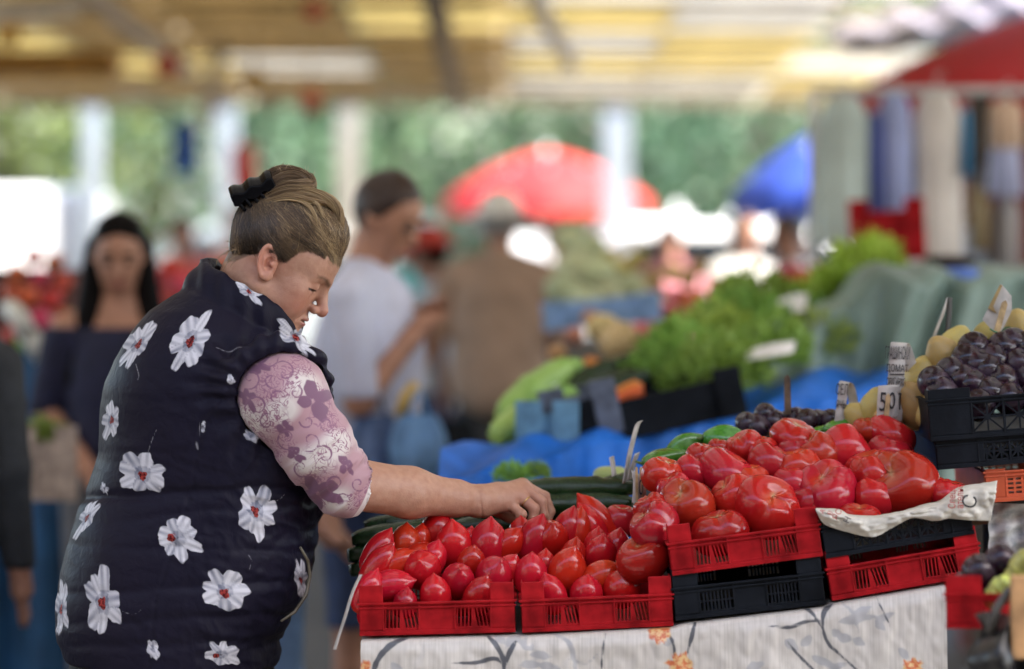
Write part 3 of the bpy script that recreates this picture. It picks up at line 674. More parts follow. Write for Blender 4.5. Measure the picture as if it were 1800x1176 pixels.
def head_sdf(L):
    Y = np.abs(L[:, 1]); M = np.stack([L[:, 0], Y, L[:, 2]], 1)
    d = d_ell(L, (-.012, 0, .030), (.097, .075, .088))
    d = smin(d, d_ell(L, (.046, 0, .030), (.050, .062, .052)), .03)
    d = smin(d, d_ell(L, (.036, 0, -.045), (.054, .060, .076)), .03)
    d = smin(d, d_sph(M, (.058, .042, -.026), .024), .022)                  # cheekbone
    d = smin(d, d_ell(M, (.054, .038, -.058), (.030, .026, .030)), .02)     # cheek
    d = smin(d, d_cone(M, (-.004, .056, -.060), (.066, .018, -.098), .020, .017), .022)
    d = smin(d, d_sph(L, (.078, 0, -.099), .018), .015)
    d = smin(d, d_ell(L, (.045, 0, -.105), (.045, .045, .022)), .025)       # soft under the chin
    d = smin(d, d_ell(L, (.072, 0, -.068), (.024, .031, .024)), .016)
    d = smin(d, d_cone(M, (.090, .006, .012), (.070, .045, .014), .0105, .009), .012)
    d = smax(d, -d_sph(M, (.103, .032, -.006), .0180), .014)                # socket
    d = smin(d, d_ell(M, (.0755, .0315, -.005), (.0135, .0165, .0125)), .004)
    d = smax(d, -d_ell(M, (.0835, .0340, -.0118), (.0120, .0160, .0014)), .002)  # slit under the lowered lid
    d = smin(d, d_cone(L, (.092, 0, .002), (.1120, 0, -.034), .0085, .0108), .010)
    d = smin(d, d_sph(L, (.1135, 0, -.037), .0108), .006)
    d = smin(d, d_ell(M, (.1000, .0125, -.0415), (.0105, .0072, .0080)), .006)
    d = smax(d, -d_ell(M, (.1045, .0080, -.0475), (.0060, .0036, .0040)), .003)
    d = smin(d, d_ell(L, (.0935, 0, -.0650), (.0085, .0215, .0055)), .006)
    d = smin(d, d_ell(L, (.0920, 0, -.0760), (.0085, .0190, .0065)), .006)
    d = smax(d, -d_ell(L, (.1010, 0, -.0703), (.0140, .0270, .0014)), .003)
    d = smax(d, -d_cone(M, (.0965, .018, -.047), (.0860, .032, -.072), .0016, .0012), .008)   # fold beside the mouth
    for s in (-1, 1): d = smin(d, ear_sdf(L, s), .004)
    return d
def body_sdf(p):
    L = head_local(p)
    d = culled(head_sdf, L, (.0, 0, -.01), .15) * HS
    d = smin(d, d_cone(p, head_world((-.030, 0, -.055)), A3(418, 575, .15), .058, .068), .03)
    d = smin(d, d_cone(p, head_world((.030, 0, -.085)), A3(440, 590, .15), .040, .055), .03)
    d = smin(d, vest_core(p) + 0.035, .03)
    d = smin(d, arm_sdf(p), .01)
    for yy in (-.09, .09):
        d = smin(d, smin(d_cone(p, A3(300, 1150, YW + yy), A3(310, 1560, YW + yy), .105, .06), d_cone(p, A3(310, 1560, YW + yy), A3(300, 1925, YW + yy), .058, .042), .03), .05)
        d = smin(d, d_cone(p, A3(305, 1940, YW + yy), A3(420, 1955, YW + yy * 1.2), .035, .03), .03)
    far = smin(d_cone(p, A3(450, 690, .34), A3(440, 880, .37), .05, .043), d_cone(p, A3(440, 880, .37), A3(455, 1090, .37), .043, .028), .02)
    far = smin(far, d_cone(p, A3(455, 1090, .37), A3(460, 1160, .37), .03, .022), .015)
    return smin(d, far, .02)
xs = span((-.86, -.505, .008), (-.505, -.285, .0019), (-.285, -.055, .0035), (-.055, .09, .0016))
ys = span((-.06, .02, .006), (.02, .26, .0020), (.26, .46, .008))
zs = span((0, .8, .012), (.8, 1.07, .008), (1.07, 1.175, .0016), (1.175, 1.405, .005), (1.405, 1.70, .0019))
V, F, NRM = sdf_mesh(body_sdf, xs, ys, zs)
L = head_local(V); M_ = np.stack([L[:, 0], np.abs(L[:, 1]), L[:, 2]], 1)
lip = np.minimum(d_ell(L, (.097, 0, -.0652), (.012, .0225, .0042)), d_ell(L, (.095, 0, -.0755), (.012, .0200, .0052)))
_s = np.clip((M_[:, 1] - .012) / .038, 0, 1); brow = np.maximum(np.abs(L[:, 2] - .0105 - .0075 * np.sin(_s * 2.3)) - .0042 * (1 - .5 * _s), np.maximum(np.maximum(.009 - M_[:, 1], M_[:, 1] - .053), .05 - L[:, 0])) + .0012 * vnoise(L, 420, 4, 1)
brow = np.minimum(brow, np.where(L[:, 2] < .2, np.interp(L[:, 0], [-.13, -.085, -.066, -.040, -.022, -.004, .012, .020, .030, .045, .070, .095, .13], [-.072, -.062, -.050, -.014, .020, .021, .008, .014, .044, .056, .060, .055, .05]) + .005 - L[:, 2], 1) + .1 * (np.linalg.norm(L, axis=1) > .16) + .1 * (np.abs(ear_sdf(L, -1)) < .0015) * (L[:, 1] < -.0785))
lash_shade = np.minimum(np.maximum(np.abs(L[:, 2] + .0112 - .12 * (L[:, 0] - .08)) - .0022, d_ell(M_, (.0745, .0400, -.009), (.0165, .0170, .02))), d_ell(M_, (.1045, .0080, -.0475), (.0062, .0038, .0042)) * .8)  # dark lash line, plus shade painted into the eye slit and nostrils
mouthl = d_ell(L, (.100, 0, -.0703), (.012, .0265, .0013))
flush = np.exp(-(d_sph(M_, (.066, .045, -.045), .0) / .030) ** 2) + .9 * np.exp(-(d_sph(L, (.118, 0, -.04), 0) / .020) ** 2) + .9 * np.exp(-(d_sph(M_, (-.016, .085, -.012), 0) / .034) ** 2) + .35 * np.exp(-(((V - A3(930, 885, .18)) ** 2).sum(1)) / .04 ** 2)
m = bpy.data.materials.new('skin'); m.use_nodes = True; nt = m.node_tree; b = nt.nodes['Principled BSDF']
tc = N(nt, 'ShaderNodeTexCoord'); nz = N(nt, 'ShaderNodeTexNoise'); nz.inputs['Scale'].default_value = 80; nz.inputs['Detail'].default_value = 7
nt.links.new(tc.outputs['Object'], nz.inputs['Vector'])
mx = N(nt, 'ShaderNodeMix', data_type='RGBA'); mx.inputs[6].default_value = (0.37, 0.190, 0.125, 1); mx.inputs[7].default_value = (0.43, 0.240, 0.162, 1)
r = N(nt, 'ShaderNodeMapRange'); r.inputs[1].default_value = 0.32; r.inputs[2].default_value = 0.66; nt.links.new(nz.outputs['Fac'], r.inputs[0]); nt.links.new(r.outputs[0], mx.inputs[0])
c = attr_mix(nt, mx.outputs[2], 'flush', (0.43, 0.145, 0.098), 0.0, 1.5)
c = attr_mix(nt, c, 'lip', (0.34, 0.125, 0.10), .0020, -.0020)
c = attr_mix(nt, c, 'brow', (0.14, 0.075, 0.045), .0030, -.0030)
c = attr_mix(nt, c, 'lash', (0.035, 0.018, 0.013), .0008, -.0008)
nt.links.new(c, b.inputs['Base Color']); b.inputs['Roughness'].default_value = 0.46; b.inputs['Specular IOR Level'].default_value = 0.42
b.inputs['Subsurface Weight'].default_value = 0.12; b.inputs['Subsurface Radius'].default_value = (0.012, 0.0045, 0.0025); b.inputs['Subsurface Scale'].default_value = 0.6
nb = N(nt, 'ShaderNodeTexNoise'); nb.inputs['Scale'].default_value = 320; nb.inputs['Detail'].default_value = 4; nt.links.new(tc.outputs['Object'], nb.inputs['Vector'])
bp = N(nt, 'ShaderNodeBump'); bp.inputs['Strength'].default_value = 0.30; bp.inputs['Distance'].default_value = 0.0016
nt.links.new(nb.outputs['Fac'], bp.inputs['Height']); nt.links.new(bp.outputs[0], b.inputs['Normal'])
M_SKIN = m
# faint creases: neck, wrist, knuckles
cre = -.0011 * np.exp(-((((V - WRI) @ np.array([.98, .1, 0.15])) + .004) / .0016) ** 2) * (np.abs(V[:, 2] - WRI[2]) < .05) * (np.abs(V[:, 0] - WRI[0]) < .02)
V = V + NRM * (cre + 0.0007 * vnoise(V, 60, 2, 2))[:, None]
woman = link('person', mesh('person', V, F, M_SKIN, True, {'lip': lip, 'brow': brow, 'lash': np.minimum(lash_shade, mouthl + .0004), 'flush': flush}))  # the slit between the lips is painted dark as shade too
tag(woman, 'woman in a navy floral padded vest bending right and reaching over the tomato crates', 'person')

# ---- vest
_e1 = A3(528, 580, YW) - A3(345, 478, YW); _a = np.linalg.norm(_e1) / 2; _e1 /= np.linalg.norm(_e1); _e2 = np.array([0, 1.0, 0]); _n = np.cross(_e1, _e2); _n = _n if _n[2] > 0 else -_n
COLC = (A3(528, 580, YW) + A3(345, 478, YW)) / 2 - _n * .010 + np.array([0, -.026, 0])
def collar_sdf(p):
    q = p - COLC; a = q @ _e1; bq = q[:, 1]; h = q @ _n
    r = np.sqrt((a / (_a - .006)) ** 2 + (bq / .099) ** 2) + 1e-9
    fl = .10 * h
    dr = (r - 1) * .099 + fl
    return (np.sqrt((dr / .013) ** 2 + (h / .040) ** 2) - 1) * .013
_rn = np.array([.34, -.86, -.36]); _rn /= np.linalg.norm(_rn); RC = A3(481, 684, .004)
def ring_sdf(p):
    q = p - RC; h = q @ _rn; r = np.sqrt(np.maximum((q * q).sum(1) - h * h, 0))
    return np.sqrt((r - .086) ** 2 + h * h) - .021
def vest_sdf(p):
    d = vest_core(p)
    d = smin(d, ring_sdf(p), .022)
    d = smin(d, collar_sdf(p), .005)
    d = smax(d, -(sleeve_sdf(p) - .003), .006)
    neck = d_cone(p, head_world((-.03, 0, -.04)), COLC - _n * .03, .066, .082)
    d = smax(d, -neck, .006)
    return smax(d, P(0, 1166, YW).z - p[:, 2] + .012 * np.sin(p[:, 0] * 14), .012)
V, F, NRM = sdf_mesh(vest_sdf, span((-.85, -.30, .003)), span((-.12, .41, .003)), span((.80, 1.59, .003)))
sx = V[:, 0] / ((V[:, 1] + CAMD) / FPX) + 900; sy = HOR - (V[:, 2] - CAMZ) / ((V[:, 1] + CAMD) / FPX)
Q = np.stack([sx, sy], 1)
# padding: stitched channels, gathers at the waist and creases that run out from the armhole
disp = .006 * vnoise(V, 9, 21, 2)
warp = 7 * vnoise(V, 14, 5, 2)
for s0, sl, amp, wd in [(596, -.02, .0015, 9), (700, .02, .0008, 8), (792, .03, .0016, 8), (868, .05, .0062, 9), (906, .10, .0025, 8), (962, -.03, .0030, 8), (1034, .06, .0045, 9), (1088, .05, .0050, 9), (1132, .03, .0050, 9)]:
    line = s0 - sl * (sx - 300) + warp
    disp -= amp * np.exp(-((sy - line) / wd) ** 2) * (0.35 + 0.65 * np.clip((sx - 150) / 280, 0, 1) if amp < .006 else 1)
wv = np.clip(.25 + (sx - 230) / 300, .12, 1) * np.clip((sy - 600) / 160, .1, 1)
q1 = np.stack([V[:, 0] * 8, V[:, 1] * 8, V[:, 2] * 30 + V[:, 0] * 10], 1)
disp += wv * .0046 * (1 - 2 * np.abs(vnoise(q1, 1.0, 31, 2)))
q2 = np.stack([V[:, 0] * 22 - V[:, 2] * 16, V[:, 1] * 10, V[:, 2] * 22 + V[:, 0] * 26], 1)
disp += wv * .0024 * (1 - 2 * np.abs(vnoise(q2, 1.3, 41, 2)))
dr = np.linalg.norm(Q - np.array([478, 684]), axis=1); th = np.arctan2(Q[:, 1] - 684, Q[:, 0] - 478)
disp += .0042 * np.sin(th * 17 + 3 * vnoise(V, 12, 8, 1)) * np.exp(-((dr - 104) / 34) ** 2) * (V[:, 1] < .2)
for pl in ([(388, 700), (352, 760), (338, 860), (305, 960), (272, 1060), (262, 1175)],):
    for i in range(len(pl) - 1): disp -= .0022 * np.exp(-(seg2(Q, pl[i], pl[i + 1]) / 3.5) ** 2) * (V[:, 1] < .1)
_col = collar_sdf(V); _cl = np.clip(1 - np.abs(_col) / .006, 0, 1)
V = V + NRM * (disp * (1 - .8 * _cl) + _cl * .0018 * np.sin(((V - COLC) @ _e1) * 150 + ((V - COLC) @ _n) * 90))[:, None]
# printed flowers, as signed distances in photo pixels
def flower(Q, c, R, sq, ang, seed, heart=(0, 0), npet=7):
    r = np.random.default_rng(seed); ca, sa = math.cos(ang), math.sin(ang)
    q = Q - np.array(c); x = q[:, 0] * ca + q[:, 1] * sa; y = (-q[:, 0] * sa + q[:, 1] * ca) / sq
    near = (np.abs(x) < R * 1.8) & (np.abs(y) < R * 1.8); d = np.full(len(Q), 99.0); hd = np.full(len(Q), 99.0); ve = np.full(len(Q), 0.0)
    x, y = x[near], y[near]; dd = np.full(len(x), 99.0); vv = np.zeros(len(x))
    for k in range(npet):
        a = 2 * math.pi * (k + r.uniform(-.38, .38)) / npet; Lp = R * r.uniform(.74, 1.14); wd = R * r.uniform(.24, .38)
        u = x * math.cos(a) + y * math.sin(a); v = -x * math.sin(a) + y * math.cos(a)
        t = np.clip(u / Lp, 0, 1.0)
        sk = wd * .25 * math.sin(k * 2.7 + seed); uc = u - .56 * Lp; vc = v - sk * t
        aa = np.arctan2(vc / wd, uc / (.47 * Lp))
        dp = (np.hypot(uc / (.47 * Lp), vc / wd) / (1 + .07 * np.sin(aa * 5 + k) * (uc > 0) + .10 * np.cos(aa * 2 + k * 1.3)) - 1) * min(wd, .47 * Lp)
        vv = np.where(dp < dd, .5 + .5 * np.sin(v / wd * 7 + k * 2) * t + (t < .35) * .5 + (k % 3) * .22, vv); dd = np.minimum(dd, dp)
    d[near] = dd * min(1, sq + .2); ve[near] = vv
    hx, hy = heart; hd[near] = (np.hypot(x - hx * R, y - hy * R) - R * .19 * (1 + .22 * np.sin(np.arctan2(y, x) * 3 + seed) + .12 * np.sin(np.arctan2(y, x) * 11))) * min(1, sq + .2)
    return d, hd, ve
FL_ = [((333, 600), 58, .62, -1.0, 1), ((243, 605), 54, .42, -1.0, 2), ((195, 738), 42, .42, -1.45, 3), ((251, 834), 44, .95, .3, 4), ((151, 910), 40, .36, -1.1, 6), ((449, 898), 50, .72, 1.35, 7), ((312, 945), 44, .95, .5, 8), ((181, 1060), 66, .52, 1.5, 9),
       ((109, 1072), 54, .22, 1.6, 10), ((394, 1040), 48, .92, .2, 11), ((387, 1150), 32, .85, .2, 13), ((527, 1020), 42, .30, 1.45, 14), ((438, 512), 30, .55, .75, 15), ((520, 594), 48, .40, .72, 16), ((268, 1140), 20, .7, 1.3, 12), ((406, 668), 10, .8, 1.2, 17), ((440, 766), 16, .6, .5, 18), ((357, 750), 12, .35, 1.7, 19), ((182, 858), 12, .6, 1.5, 20)]
pet = np.full(len(V), 99.0); hrt = np.full(len(V), 99.0); vein = np.zeros(len(V))
nearside = (NRM[:, 1] < .25)
Qb = np.where(nearside[:, None], Q, np.stack([690 - sx, sy + 25], 1))
_rag = vnoise(np.stack([Qb[:, 0], Qb[:, 1], Qb[:, 0] * 0], 1), .16, 13, 2)
for c, R, sq, an, sd in FL_:
    d, hd, ve = flower(Qb, c, R * .93, sq, an, sd, (-.25, .1) if sd in (8, 13) else (0, .05), 8 if sq > .6 else 7)
    d = d + 1.1 * _rag
    vein = np.where(d < pet, ve, vein); pet = np.minimum(pet, d)
    if R > 22: hrt = np.minimum(hrt, hd)
thr = .45 + strokes(Qb, [([(259, 795), (268, 770), (275, 755)], .35, .2), ([(380, 610), (400, 615), (425, 610)], .35, .1), ([(344, 775), (348, 790), (352, 740)], .3, .2), ([(215, 1075), (235, 1080), (250, 1070)], .35, .1), ([(435, 975), (440, 985), (436, 1000)], .35, .2), ([(240, 640), (245, 660), (243, 668)], .3, .1), ([(440, 885), (470, 890), (500, 868)], .35, .1)])
m = bpy.data.materials.new('navy_floral_nylon'); m.use_nodes = True; nt = m.node_tree; b = nt.nodes['Principled BSDF']
tc = N(nt, 'ShaderNodeTexCoord'); nz = N(nt, 'ShaderNodeTexNoise'); nz.inputs['Scale'].default_value = 5; nt.links.new(tc.outputs['Object'], nz.inputs['Vector'])
mx = N(nt, 'ShaderNodeMix', data_type='RGBA'); mx.inputs[6].default_value = (0.0075, 0.0075, 0.017, 1); mx.inputs[7].default_value = (0.013, 0.011, 0.022, 1); nt.links.new(nz.outputs['Fac'], mx.inputs[0])
at = N(nt, 'ShaderNodeAttribute', attribute_name='vein')
pc = N(nt, 'ShaderNodeMix', data_type='RGBA'); pc.inputs[6].default_value = (0.56, 0.56, 0.61, 1); pc.inputs[7].default_value = (0.13, 0.14, 0.19, 1)
r = N(nt, 'ShaderNodeMapRange'); r.inputs[1].default_value = 0.35; r.inputs[2].default_value = 1.5; nt.links.new(at.outputs['Fac'], r.inputs[0]); nt.links.new(r.outputs[0], pc.inputs[0])
c = attr_mix(nt, mx.outputs[2], 'thread', (0.20, 0.20, 0.23), .9, -.2)
c = attr_mix(nt, c, 'petal', pc.outputs[2], .8, -.8)
nr = N(nt, 'ShaderNodeTexNoise'); nr.inputs['Scale'].default_value = 240; nt.links.new(tc.outputs['Object'], nr.inputs['Vector'])
rc = N(nt, 'ShaderNodeMix', data_type='RGBA'); rc.inputs[6].default_value = (0.05, 0.006, 0.008, 1); rc.inputs[7].default_value = (0.30, 0.04, 0.035, 1)
r = N(nt, 'ShaderNodeMapRange'); r.inputs[1].default_value = 0.4; r.inputs[2].default_value = .62; nt.links.new(nr.outputs['Fac'], r.inputs[0]); nt.links.new(r.outputs[0], rc.inputs[0])
c = attr_mix(nt, c, 'heart', rc.outputs[2], .8, -.8)
nt.links.new(c, b.inputs['Base Color']); b.inputs['Roughness'].default_value = 0.46; b.inputs['Specular IOR Level'].default_value = 0.5; b.inputs['IOR'].default_value = 1.17
nb = N(nt, 'ShaderNodeTexNoise'); nb.inputs['Scale'].default_value = 46; nb.inputs['Detail'].default_value = 5; nb.inputs['Distortion'].default_value = .8; nt.links.new(tc.outputs['Object'], nb.inputs['Vector'])
bp = N(nt, 'ShaderNodeBump'); bp.inputs['Strength'].default_value = 0.32; bp.inputs['Distance'].default_value = 0.006
nt.links.new(nb.outputs['Fac'], bp.inputs['Height']); nt.links.new(bp.outputs[0], b.inputs['Normal'])
vest = link('padded_vest', mesh('padded_vest', V, F, m, True, {'petal': pet, 'heart': hrt, 'vein': vein, 'thread': thr}), woman)
vest['label'] = 'navy padded vest printed with white flowers'
M_DARKCLOTH = mat('black_skirt_cloth', (0.012, 0.012, 0.014), 0.8, 0.2, 30, 0.3, 150)
MB().tube([A3(528, 962, -.005), A3(541, 985, .02), A3(545, 1012, .03), A3(538, 1046, .02), A3(518, 1076, -.01), A3(494, 1092, -.03)], [.002, .003, .0032, .003, .003, .002], 8).build('pocket_edge', mat('pocket_lining', (0.10, 0.085, 0.06), 0.5, .2), vest, True)

# ---- skirt
def skirt_sdf(p):
    z = p[:, 2]; t = np.clip((.90 - z) / .55, 0, 1)
    cxk = A3(300, 1100, YW)[0] + .01 * t; ax = .186 - .01 * t; ay = .205 - .02 * t
    r = np.sqrt(((p[:, 0] - cxk) / ax) ** 2 + ((p[:, 1] - YW) / ay) ** 2)
    d = (r - 1) * .18 - .010 * np.sin(np.arctan2(p[:, 1] - YW, p[:, 0] - cxk) * 11) * t
    return np.maximum(d, np.maximum(z - .93, .33 - z))
V, F, NRM = sdf_mesh(skirt_sdf, span((-.90, -.32, .012)), span((-.10, .46, .012)), span((.28, .98, .012)))
link('skirt', mesh('skirt', V, F, M_DARKCLOTH), woman)

# ---- blouse sleeve
def sl(p): return smax(sleeve_sdf(p), cuff_plane(p), .003)
V, F, NRM = sdf_mesh(lambda p: smax(smax(sl(p), -(sleeve_sdf(p) + .006) if False else sl(p), .001), -(d_cone(p, ELB, A3(720, 866, .085), .050, .047)) * (1 if True else 0), .002), span((-.50, -.225, .0026)), span((-.10, .16, .0026)), span((1.06, 1.44, .0026)))
ax_ = np.array([.53, 0, -.85]); t = (V - AS1) @ ax_; lat = (V - AS1) @ np.array([.85, 0, .53])
f1 = np.stack([t * 42 + lat * 9, V[:, 1] * 14, lat * 9], 1)
g = np.clip((t - .02) / .14, .12, 1)
disp = g * (.0052 * (1 - 2 * np.abs(vnoise(f1, 1.0, 51, 2))) + .0020 * np.sin(t * 120 + lat * 40 + 3 * vnoise(V, 20, 53, 1)))
cp_ = cuff_plane(V); disp *= np.clip(-cp_ / .02, .1, 1)
V = V + NRM * (disp)[:, None]
sx = V[:, 0] / ((V[:, 1] + CAMD) / FPX) + 900; sy = HOR - (V[:, 2] - CAMZ) / ((V[:, 1] + CAMD) / FPX); Q = np.stack([sx, sy], 1)
big = np.full(len(V), 99.0)
for c, R, sq, an, sd in [((552, 706), 40, .85, .4, 72), ((560, 868), 38, .85, .3, 78), ((452, 640), 26, .7, .2, 74), ((500, 752), 18, .7, 1.0, 74), ((610, 820), 22, .6, 1.1, 75), ((436, 700), 24, .7, .9, 76), ((520, 800), 20, .8, .1, 77)]:
    d, hd, ve = flower(Q, c, R, sq, an, sd, npet=5); big = np.minimum(big, np.abs(d + 3) - 3 if sd % 2 else d)
def spiral(c, R, turns, a0, sgn=1):
    return [(c[0] + R * (1 - k / 14) * math.cos(a0 + sgn * turns * k / 14 * 6.28), c[1] + R * (1 - k / 14) * math.sin(a0 + sgn * turns * k / 14 * 6.28)) for k in range(13)]
scr = strokes(Q, [(spiral(c, R, tn, a0, sg), 1.0, .4) for c, R, tn, a0, sg in [((470, 628), 20, 1.2, 0, 1), ((440, 665), 20, 1.3, 2, -1), ((478, 668), 15, 1.2, 1, 1), ((452, 715), 22, 1.3, 3, 1), ((486, 700), 16, 1.2, 0, -1), ((500, 655), 22, 1.1, 4, 1), ((470, 742), 16, 1.2, 5, -1), ((505, 770), 22, 1.3, 1, 1), ((545, 775), 20, 1.2, 2, -1), ((530, 822), 20, 1.3, 0, 1), ((570, 800), 18, 1.2, 4, 1), ((590, 850), 18, 1.3, 2, 1), ((600, 880), 15, 1.2, 0, -1), ((540, 740), 14, 1.1, 3, -1), ((630, 850), 14, 1.2, 1, 1), ((520, 690), 13, 1.2, 5, 1), ((575, 745), 13, 1.1, 2, 1)]])
scr = scr + .6 * vnoise(V, 130, 3, 1)
tone = .45 + vnoise(V, 16, 63, 2) * .55 - sum(1.2 * np.exp(-(((Q - np.array(c_)) / np.array(r_)) ** 2).sum(1)) for c_, r_ in (((535, 675), (42, 26)), ((500, 720), (26, 22)), ((596, 776), (30, 26)), ((545, 812), (34, 24)), ((430, 745), (26, 26)), ((590, 880), (26, 20))))
m = bpy.data.materials.new('printed_jersey'); m.use_nodes = True; nt = m.node_tree; b = nt.nodes['Principled BSDF']
tc = N(nt, 'ShaderNodeTexCoord')
rgb = N(nt, 'ShaderNodeRGB'); rgb.outputs[0].default_value = (0.58, 0.53, 0.51, 1)
c = attr_mix(nt, rgb.outputs[0], 'tone', (0.37, 0.215, 0.25), -.30, .35)
ln = N(nt, 'ShaderNodeTexNoise'); ln.inputs['Scale'].default_value = 58; ln.inputs['Detail'].default_value = 0.4; ln.inputs['Distortion'].default_value = 2.4; nt.links.new(tc.outputs['Object'], ln.inputs['Vector'])
sb = N(nt, 'ShaderNodeMath', operation='SUBTRACT'); sb.inputs[1].default_value = .5; ab = N(nt, 'ShaderNodeMath', operation='ABSOLUTE'); nt.links.new(ln.outputs['Fac'], sb.inputs[0]); nt.links.new(sb.outputs[0], ab.inputs[0])
r = N(nt, 'ShaderNodeMapRange'); r.inputs[1].default_value = .075; r.inputs[2].default_value = .030
nt.links.new(ab.outputs[0], r.inputs[0])
area = N(nt, 'ShaderNodeTexNoise'); area.inputs['Scale'].default_value = 17; nt.links.new(tc.outputs['Object'], area.inputs['Vector'])
r2 = N(nt, 'ShaderNodeMapRange'); r2.inputs[1].default_value = .45; r2.inputs[2].default_value = .53; nt.links.new(area.outputs['Fac'], r2.inputs[0])
ml = N(nt, 'ShaderNodeMath', operation='MULTIPLY'); nt.links.new(r.outputs[0], ml.inputs[0]); nt.links.new(r2.outputs[0], ml.inputs[1])
lm = N(nt, 'ShaderNodeMix', data_type='RGBA'); lm.inputs[7].default_value = (0.24, 0.105, 0.17, 1); nt.links.new(ml.outputs[0], lm.inputs[0]); nt.links.new(c, lm.inputs[6])
c = attr_mix(nt, lm.outputs[2], 'big', (0.155, 0.065, 0.125), .9, -.9)
c = attr_mix(nt, c, 'scroll', (0.19, 0.08, 0.15), .7, -.5)
c = attr_mix(nt, c, 'cuff', (0.68, 0.64, 0.63), -.0135, -.0115)
nt.links.new(c, b.inputs['Base Color']); b.inputs['Roughness'].default_value = 0.62; b.inputs['Sheen Weight'].default_value = .15
wv_ = N(nt, 'ShaderNodeTexNoise'); wv_.inputs['Scale'].default_value = 420; nt.links.new(tc.outputs['Object'], wv_.inputs['Vector'])
bp = N(nt, 'ShaderNodeBump'); bp.inputs['Strength'].default_value = .2; bp.inputs['Distance'].default_value = .001; nt.links.new(wv_.outputs['Fac'], bp.inputs['Height']); nt.links.new(bp.outputs[0], b.inputs['Normal'])
slv = link('blouse_sleeve', mesh('blouse_sleeve', V, F, m, True, {'big': big, 'scroll': scr, 'tone': tone, 'cuff': cp_}), woman)
slv['label'] = 'pink and white blouse sleeve with purple scroll print'

# ---- gold ring on the ring finger
M_GOLD = mat('gold', (0.80, 0.55, 0.20), 0.2, .05, metal=1.0)
c0, c1 = A3(914, 873, .182), A3(939, 894, .174); mid = c0 + (c1 - c0) * .42; dv = Vector(c1 - c0).normalized(); qd = Vector((0, 0, 1)).rotation_difference(dv)
MB().tube([Vector(mid) + qd @ Vector((.0112 * math.cos(a), .0112 * math.sin(a), 0)) for a in np.linspace(0, 2 * math.pi, 25)], .0011, 6, cap=False).build('ring', M_GOLD, woman, True)

# ---- hair
HLX = np.array([-.13, -.085, -.066, -.040, -.022, -.004, .012, .020, .030, .045, .070, .095, .13]); HLZ = np.array([-.072, -.062, -.050, -.014, .020, .021, .008, .014, .044, .056, .060, .055, .05])
BUN = np.array([-.100, 0, .086])
def hair_u(L):
    d = d_ell(L, (-.014, 0, .036), (.1055, .0835, .100))
    d = smin(d, d_ell(L, (.024, 0, .090), (.056, .058, .045)), .03)
    d = smin(d, d_cone(L, (-.045, 0, .085), (-.080, 0, .125), .055, .030), .03)
    return smin(d, d_ell(L, (-.060, 0, -.010), (.034, .050, .046)), .02)
def hair_sdf(p):
    L = head_local(p); d = hair_u(L); line = np.interp(L[:, 0], HLX, HLZ) + .013
    return smax(d, (line - L[:, 2]) * .8, .018) * HS
V, F, NRM = sdf_mesh(hair_sdf, span((-.55, -.24, .0022)), span((.0, .26, .0022)), span((1.42, 1.78, .0022)))
L = head_local(V); ax_ = np.array([.45, 0, -.89]); q = L - BUN; u_ = q @ ax_; e_ = q - u_[:, None] * ax_; psi = np.arctan2(e_[:, 1], e_ @ np.array([.89, 0, .45]))
V = V + NRM * (-.0006 + .0007 * vnoise(np.stack([psi * 14, u_ * 6, u_ * 0], 1), 1, 7, 2))[:, None]
m = bpy.data.materials.new('dark_blond_hair'); m.use_nodes = True; nt = m.node_tree; b = nt.nodes['Principled BSDF']
rgb = N(nt, 'ShaderNodeRGB'); rgb.outputs[0].default_value = (0.026, 0.016, 0.010, 1)
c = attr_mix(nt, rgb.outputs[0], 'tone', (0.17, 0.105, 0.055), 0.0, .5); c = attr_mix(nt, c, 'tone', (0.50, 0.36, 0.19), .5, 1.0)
nt.links.new(c, b.inputs['Base Color']); b.inputs['Roughness'].default_value = .38; b.inputs['Specular IOR Level'].default_value = .45
M_HAIR = m
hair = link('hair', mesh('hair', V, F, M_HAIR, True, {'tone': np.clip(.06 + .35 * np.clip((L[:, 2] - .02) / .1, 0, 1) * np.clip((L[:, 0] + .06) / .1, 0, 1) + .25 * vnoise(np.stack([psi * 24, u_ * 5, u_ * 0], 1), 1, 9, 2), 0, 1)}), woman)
def strand_mesh(paths, rad, tone):
    """paths (n,k,3) -> three-sided tubes"""
    n, k, _ = paths.shape; t = np.gradient(paths, axis=1); t /= np.linalg.norm(t, axis=2, keepdims=True) + 1e-9
    ref = np.array([.3, -.9, .2]); u = np.cross(t, ref); u /= np.linalg.norm(u, axis=2, keepdims=True) + 1e-9; v = np.cross(t, u)
    prof = np.sin(np.linspace(.12, math.pi - .2, k))[None, :, None]
    r_ = rad[:, None, None] * (.12 + .88 * prof ** .6)
    VV = np.stack([paths + r_ * (u * math.cos(a) + v * math.sin(a)) for a in (0, 2.09, 4.19)], 2).reshape(-1, 3)
    i = np.arange(n * k * 3).reshape(n, k, 3); FF = []
    for a in range(3):
        c_ = (a + 1) % 3; FF.append(np.stack([i[:, :-1, a], i[:, 1:, a], i[:, 1:, c_], i[:, :-1, c_]], -1).reshape(-1, 4))
    return VV, np.concatenate(FF), np.repeat(tone, k * 3)
rg = np.random.default_rng(3); ns, k = 9000, 11
sxx = rg.uniform(-.085, .100, ns); side = np.where(rg.random(ns) < .72, -1.0, 1.0)
st = np.stack([sxx, side * .08 * np.sqrt(np.clip(1 - (sxx / .115) ** 2, .02, 1)), np.interp(sxx, HLX, HLZ) + rg.uniform(0, .034, ns) * rg.random(ns) - .012 * rg.random(ns) ** 2], 1)
fr = sxx > .078; st[fr, 1] = rg.uniform(-.05, .05, fr.sum())
